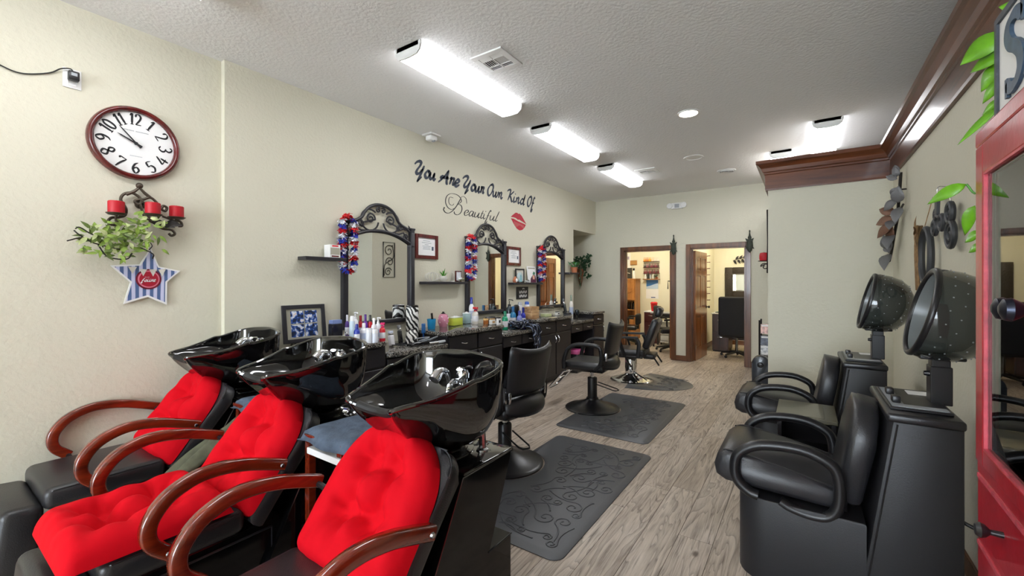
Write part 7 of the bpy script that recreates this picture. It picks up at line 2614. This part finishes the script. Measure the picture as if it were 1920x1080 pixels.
pr_ = thing('polish_rack', 'three-tier wall rack of nail polish in the nail room', 'rack', (-3.285, 11.2, 1.68))
for z in (0.0, 0.155, 0.31):
    obj('tier', B().bb(-0.205, 0.205, -0.07, -0.001, z, z + 0.012), 'dark_red', pr_, smooth=False)
cols = (('6a1f2b', '7e2a3c', '5a2530', '8c3a48', '4c1c2a'), ('3f2430', '7a3048', '5a2238', '2c2028', '93405a'), ('e0932e', 'd97f22', 'e8b34a', 'f0d8c0', 'e9e4dc'))
for r_, z in enumerate((0.012, 0.167, 0.322)):
    for k in range(12):
        c = cols[r_][(k * 3 + k // 4) % 5] if r_ < 2 else cols[2][min(4, k // 2 if k < 8 else 4) % 5]
        t = thing('nail_polish', ('dark red nail polish bottle on the lowest tier of the rack', 'plum nail polish bottle on the middle tier of the rack', 'orange or pale nail polish bottle on the top tier of the rack')[r_], 'nail polish', (-3.285 - 0.185 + k * 0.0336, 11.16, 1.68 + z), 0, ('lowest tier nail polish', 'middle tier nail polish', 'top tier nail polish')[r_])
        obj('bottle', B().lathe([(0.014, 0), (0.014, 0.05), (0.007, 0.06), (0.007, 0.105), (0, 0.108)], seg=8), tint(c), t)
ws_ = thing('wall_shelf', 'narrow wooden shelf of bottles above the calendar in the nail room', 'shelf', (-3.28, 11.2, 1.55))
obj('board', B().bb(-0.21, 0.21, -0.10, -0.001, -0.02, 0), 'pine', ws_, smooth=False)
for lab, dx, h, c in (('white jar at the end of the calendar shelf', -0.15, 0.12, 'f1f1ee'), ('dark slim bottle on the calendar shelf', -0.08, 0.17, '23262a'), ('grey bottle on the calendar shelf', -0.02, 0.13, 'a8adb2'), ('pale bottle on the calendar shelf', 0.05, 0.14, 'dfe3d8')):
    t = thing('bottle', lab, 'bottle', (-3.28 + dx, 11.145, 1.55))
    obj('body', B().lathe([(0.026, 0), (0.026, h * 0.7), (0.012, h * 0.8), (0.012, h), (0, h)], seg=12), tint(c), t)
t = thing('potted_plant', 'small trailing plant at the end of the calendar shelf', 'plant', (-3.28 + 0.14, 11.14, 1.55))
obj('pot', B().lathe([(0.03, 0), (0.036, 0.05), (0, 0.05)], seg=12), 'terracotta', t)
rnd = random.Random(6)
for k in range(16):
    a = rnd.uniform(0, 6.28)
    obj('leaf', leaf_faces(B(), (0.02 * cos(a), 0.02 * sin(a) - 0.01, 0.05 + rnd.uniform(-0.03, 0.06)), (cos(a), -0.5 + 0.4 * sin(a), rnd.uniform(-0.8, 0.8)), (0, 0, 1), 0.07, 0.018), 'leaf_dark', t)
cl = thing('wall_calendar', 'wall calendar with a blue sky and sea picture in the nail room', 'calendar', (-3.27, 11.2, 1.27))
obj('picture', B().bb(-0.15, 0.15, -0.006, -0.001, 0.02, 0.25), tint('2f6fb4'), cl, smooth=False)
obj('picture_cloud', B().prism([(-0.15, 0.02), (0.15, 0.02), (0.15, 0.17), (0.05, 0.14), (-0.05, 0.10), (-0.15, 0.08)], -0.007, -0.006, 'Y'), tint('b9cfe6'), cl, smooth=False)
obj('page', B().bb(-0.16, 0.16, -0.005, -0.001, -0.235, 0.015), 'paper', cl, smooth=False)
obj('page_mark', B().bb(-0.03, 0.08, -0.0062, -0.005, -0.215, -0.19), tint('4a5a8c'), cl, smooth=False)
pd = thing('drawer_pedestal', 'dark red drawer pedestal with a white top in the nail room', 'cabinet', (-3.05, 10.5, 0))
obj('body', B().bb(-0.15, 0.15, -0.2, 0.2, 0, 0.74), 'dark_red', pd, smooth=False)
obj('top', B().bb(-0.16, 0.16, -0.21, 0.21, 0.74, 0.765, 0.004), 'white', pd, smooth=False)
for z in (0.06, 0.29, 0.52):
    d = obj('drawer', B().bb(-0.14, 0.14, -0.212, -0.2, z, z + 0.2, 0.003), 'dark_red', pd, smooth=False)
    obj('handle', B().bb(-0.05, 0.05, -0.225, -0.212, z + 0.13, z + 0.145, 0.003), 'nickel', d)
rc = thing('red_canister', 'bright red tapered canister with a lid on the drawer pedestal', 'canister', (-3.0, 10.42, 0.765))
obj('body', B().lathe([(0.062, 0), (0.078, 0.18), (0, 0.18)], seg=20), tint('c4151f'), rc)
obj('lid', B().lathe([(0.084, 0.18), (0.084, 0.20), (0.06, 0.222), (0, 0.225)], seg=20), tint('cf2028'), rc)
nt_ = thing('manicure_table', 'slim manicure table with a pale top and black legs in the nail room', 'table', (-2.50, 10.0, 0))
obj('top', B().bb(-0.40, 0.42, -0.22, 0.22, 0.75, 0.775, 0.004), 'grey_panel', nt_, smooth=False)
obj('apron', B().bb(-0.36, 0.38, -0.19, 0.19, 0.66, 0.75), 'ink', nt_, smooth=False)
for x in (-0.34, 0.36):
    for y in (-0.17, 0.17):
        obj('leg', B().bb(x - 0.015, x + 0.015, y - 0.015, y + 0.015, 0, 0.66), 'ink', nt_, smooth=False)
tw_ = tag(obj('folded_towel', B().bb(-2.46, -2.22, 9.88, 10.12, 0.775, 0.815, 0.015, 3), 'white'), 'folded white towel on the manicure table', 'towel')
lm = thing('magnifier_lamp', 'black arm lamp with a round magnifier on the nail room wall', 'lamp', (-2.42, 11.2, 1.47))
obj('mount', B().bb(-0.03, 0.03, -0.05, -0.001, -0.05, 0.05, 0.004), 'ink', lm)
obj('arm', B().tube([(0, -0.05, 0.0), (-0.42, -0.14, 0.02), (-0.42, -0.14, -0.18)], 0.013, 8), 'ink', lm)
obj('lower_arm', B().tube([(0, -0.05, 0.0), (-0.12, -0.12, -0.05), (-0.10, -0.14, -0.16)], 0.011, 8), 'ink', lm)
obj('lens_ring', B().tube([(-0.12 + 0.07 * cos(a), -0.15, -0.20 + 0.07 * sin(a)) for a in [2 * pi * k / 20 for k in range(20)]], 0.014, 8, closed=True), 'ink', lm)
tl = thing('tube_lamp', 'slim white tube standing on the wall above the arm lamp', 'lamp', (-2.80, 11.2, 1.80))
obj('tube', B().cyl((0, -0.035, -0.15), (0, -0.035, 0.15), 0.03, seg=14), 'white', tl)
obj('bracket', B().bb(-0.02, 0.02, -0.03, -0.001, -0.17, -0.13), 'white', tl)
ct_ = thing('utility_cart', 'white plastic drawer cart under the manicure table', 'cart', (-2.66, 10.35, 0))
obj('base', B().bb(-0.14, 0.14, -0.14, 0.14, 0.05, 0.09), 'white', ct_, smooth=False)
obj('top', B().bb(-0.14, 0.14, -0.14, 0.14, 0.50, 0.54), 'white', ct_, smooth=False)
for z in (0.10, 0.235, 0.37):
    obj('drawer', B().bb(-0.13, 0.13, -0.145, 0.13, z, z + 0.12, 0.008), 'white', ct_)
for x in (-0.12, 0.12):
    for y in (-0.12, 0.12):
        obj('caster', B().cyl((x - 0.01, y, 0.025), (x + 0.01, y, 0.025), 0.025, seg=12), 'ink', ct_)


def task_chair(label, loc, rz, back_w, back_h, seat_z=0.47, back_z=0.56):
    t = thing('office_chair', label, 'office chair', (loc[0], loc[1], 0), rz)
    for k in range(5):
        a = 2 * pi * k / 5 + 0.3
        s = obj('base_leg', B().tube([(0.03 * cos(a), 0.03 * sin(a), 0.10), (0.29 * cos(a), 0.29 * sin(a), 0.062)], [0.028, 0.018], 8), 'black_plastic', t)
        obj('caster', B().sphere((0.29 * cos(a), 0.29 * sin(a), 0.027), (0.027, 0.027, 0.027), 10), 'ink', s)
    obj('gas_lift', B().cyl((0, 0, 0.10), (0, 0, seat_z - 0.08), 0.026, seg=12), 'dark_chrome', t)
    obj('seat', B().bb(-0.25, 0.25, -0.25, 0.25, seat_z - 0.08, seat_z + 0.02, 0.04, 4), 'leather', t)
    obj('backrest', B().bb(-back_w / 2, back_w / 2, -0.30, -0.21, back_z, back_z + back_h, 0.042, 4), 'office_black', t)
    obj('back_bar', B().tube([(0, -0.12, seat_z - 0.06), (0, -0.26, seat_z - 0.05), (0, -0.26, back_z + 0.1)], 0.02, 8), 'black_plastic', t)
    for s in (-1, 1):
        obj('armrest', B().tube(smoothpts([(s * 0.24, 0.02, seat_z - 0.06), (s * 0.30, 0.02, seat_z + 0.05), (s * 0.30, 0.0, seat_z + 0.20), (s * 0.30, -0.2, seat_z + 0.21)], 4), 0.02, 8), 'black_plastic', t)
    return t


M['office_black'] = mat('black_office_fabric', '14151a', 0.8, bump=0.1, bscale=120)
task_chair('black task chair at the manicure table in the nail room', (-2.36, 9.35), radians(-60), 0.42, 0.40)
task_chair('low black chair beside the orange hutch in the nail room', (-3.50, 9.95), radians(100), 0.40, 0.26, 0.42, 0.46)
task_chair('large black office chair with its back to the second doorway', (-1.10, 9.35), radians(4), 0.60, 0.76, 0.47, 0.42)

# ---------------------------------------------------------------- room behind the second door
M['walnut'] = wood('dark_walnut', '2a1a15', '4a2f25', 'Z', 0.35, 10, 8)
dk = thing('desk', 'dark walnut desk with a pale top behind the office chair', 'desk', (-1.15, 10.15, 0))
obj('top', B().bb(-0.49, 0.55, -0.32, 0.32, 0.785, 0.81, 0.004), 'stone', dk, smooth=False)
obj('pedestal', B().bb(-0.47, -0.16, -0.30, 0.30, 0.03, 0.785), 'walnut', dk, smooth=False)
obj('side_panel', B().bb(0.50, 0.53, -0.30, 0.30, 0, 0.785), 'walnut', dk, smooth=False)
obj('modesty_panel', B().bb(-0.16, 0.50, 0.26, 0.28, 0.2, 0.785), 'walnut', dk, smooth=False)
for z in (0.06, 0.42):
    d = obj('drawer', B().bb(-0.46, -0.17, -0.315, -0.30, z, z + 0.34, 0.004), 'walnut', dk, smooth=False)
    obj('handle', B().bb(-0.36, -0.27, -0.33, -0.315, z + 0.24, z + 0.255, 0.003), 'nickel', d)
obj('foot', B().bb(-0.46, -0.18, -0.28, 0.28, 0, 0.03), 'ink', dk, smooth=False)
lt_ = thing('tray', 'small dark tray lying on the pale desk top', 'tray', (-1.50, 10.05, 0.81))
obj('dish', B().bb(-0.08, 0.08, -0.10, 0.10, 0, 0.015, 0.004), 'ink', lt_)
obj('pad', B().bb(-0.06, 0.06, -0.08, 0.08, 0.015, 0.019), 'leaf_sage', lt_, smooth=False)
wm = thing('framed_mirror', 'square mirror in a wide dark ornate frame above the desk', 'mirror', (-1.12, 11.2, 1.45))
g = B()
for a, b_, c, d in ((-0.44, -0.28, -0.36, 0.36), (0.28, 0.44, -0.36, 0.36), (-0.28, 0.28, -0.36, -0.20), (-0.28, 0.28, 0.20, 0.36)):
    g.bb(a, b_, -0.05, -0.001, c, d, 0.012)
obj('frame', g, mat('dark_ornate_frame', '3b342c', 0.4, 0.4, bump=1.0, bscale=45), wm)
obj('inner_trim', B().tube([(-0.275, -0.05, -0.195), (0.275, -0.05, -0.195), (0.275, -0.05, 0.195), (-0.275, -0.05, 0.195)], 0.012, 6, closed=True), 'nickel', wm)
obj('glass', B().bb(-0.28, 0.28, -0.02, -0.01, -0.20, 0.20), 'mirror', wm, smooth=False)
va = thing('metal_vine', 'dark metal leaf vine on the wall above the ornate mirror', 'wall decoration', (-1.15, 11.2, 2.02))
obj('stem', B().tube(smoothpts([(-0.24, -0.02, -0.06), (-0.1, -0.025, 0.0), (0.08, -0.025, 0.03), (0.3, -0.02, 0.09)], 5), 0.007, 6), 'iron', va)
for k in range(13):
    x = -0.22 + 0.04 * k
    s = 1 if k % 2 else -1
    obj('leaf', leaf_faces(B(), (x, -0.025, -0.05 + 0.2 * (x + 0.24) * 0.9), (0.5, -0.1, 0.9 * s), (0, -1, 0), 0.11, 0.026), 'iron', va)
obj('curl', B().tube([(u - 0.05, -0.025, v - 0.09) for u, v in spiral((0, 0), 0.006, 0.035, 0.4, 1.4, 16)], 0.005, 6), 'iron', va)
rk = thing('wall_rack', 'rack of eight short dark pegs on the side wall behind the open door', 'rack', (-1.80, 10.1, 1.55))
obj('rail', B().bb(0.001, 0.008, -0.06, 0.06, -0.52, 0.52), 'cream', rk, smooth=False)
for k in range(8):
    obj('peg', B().tube([(0.006, 0, -0.48 + k * 0.137), (0.10, 0, -0.475 + k * 0.137)], 0.008, 6), 'mahogany', rk)
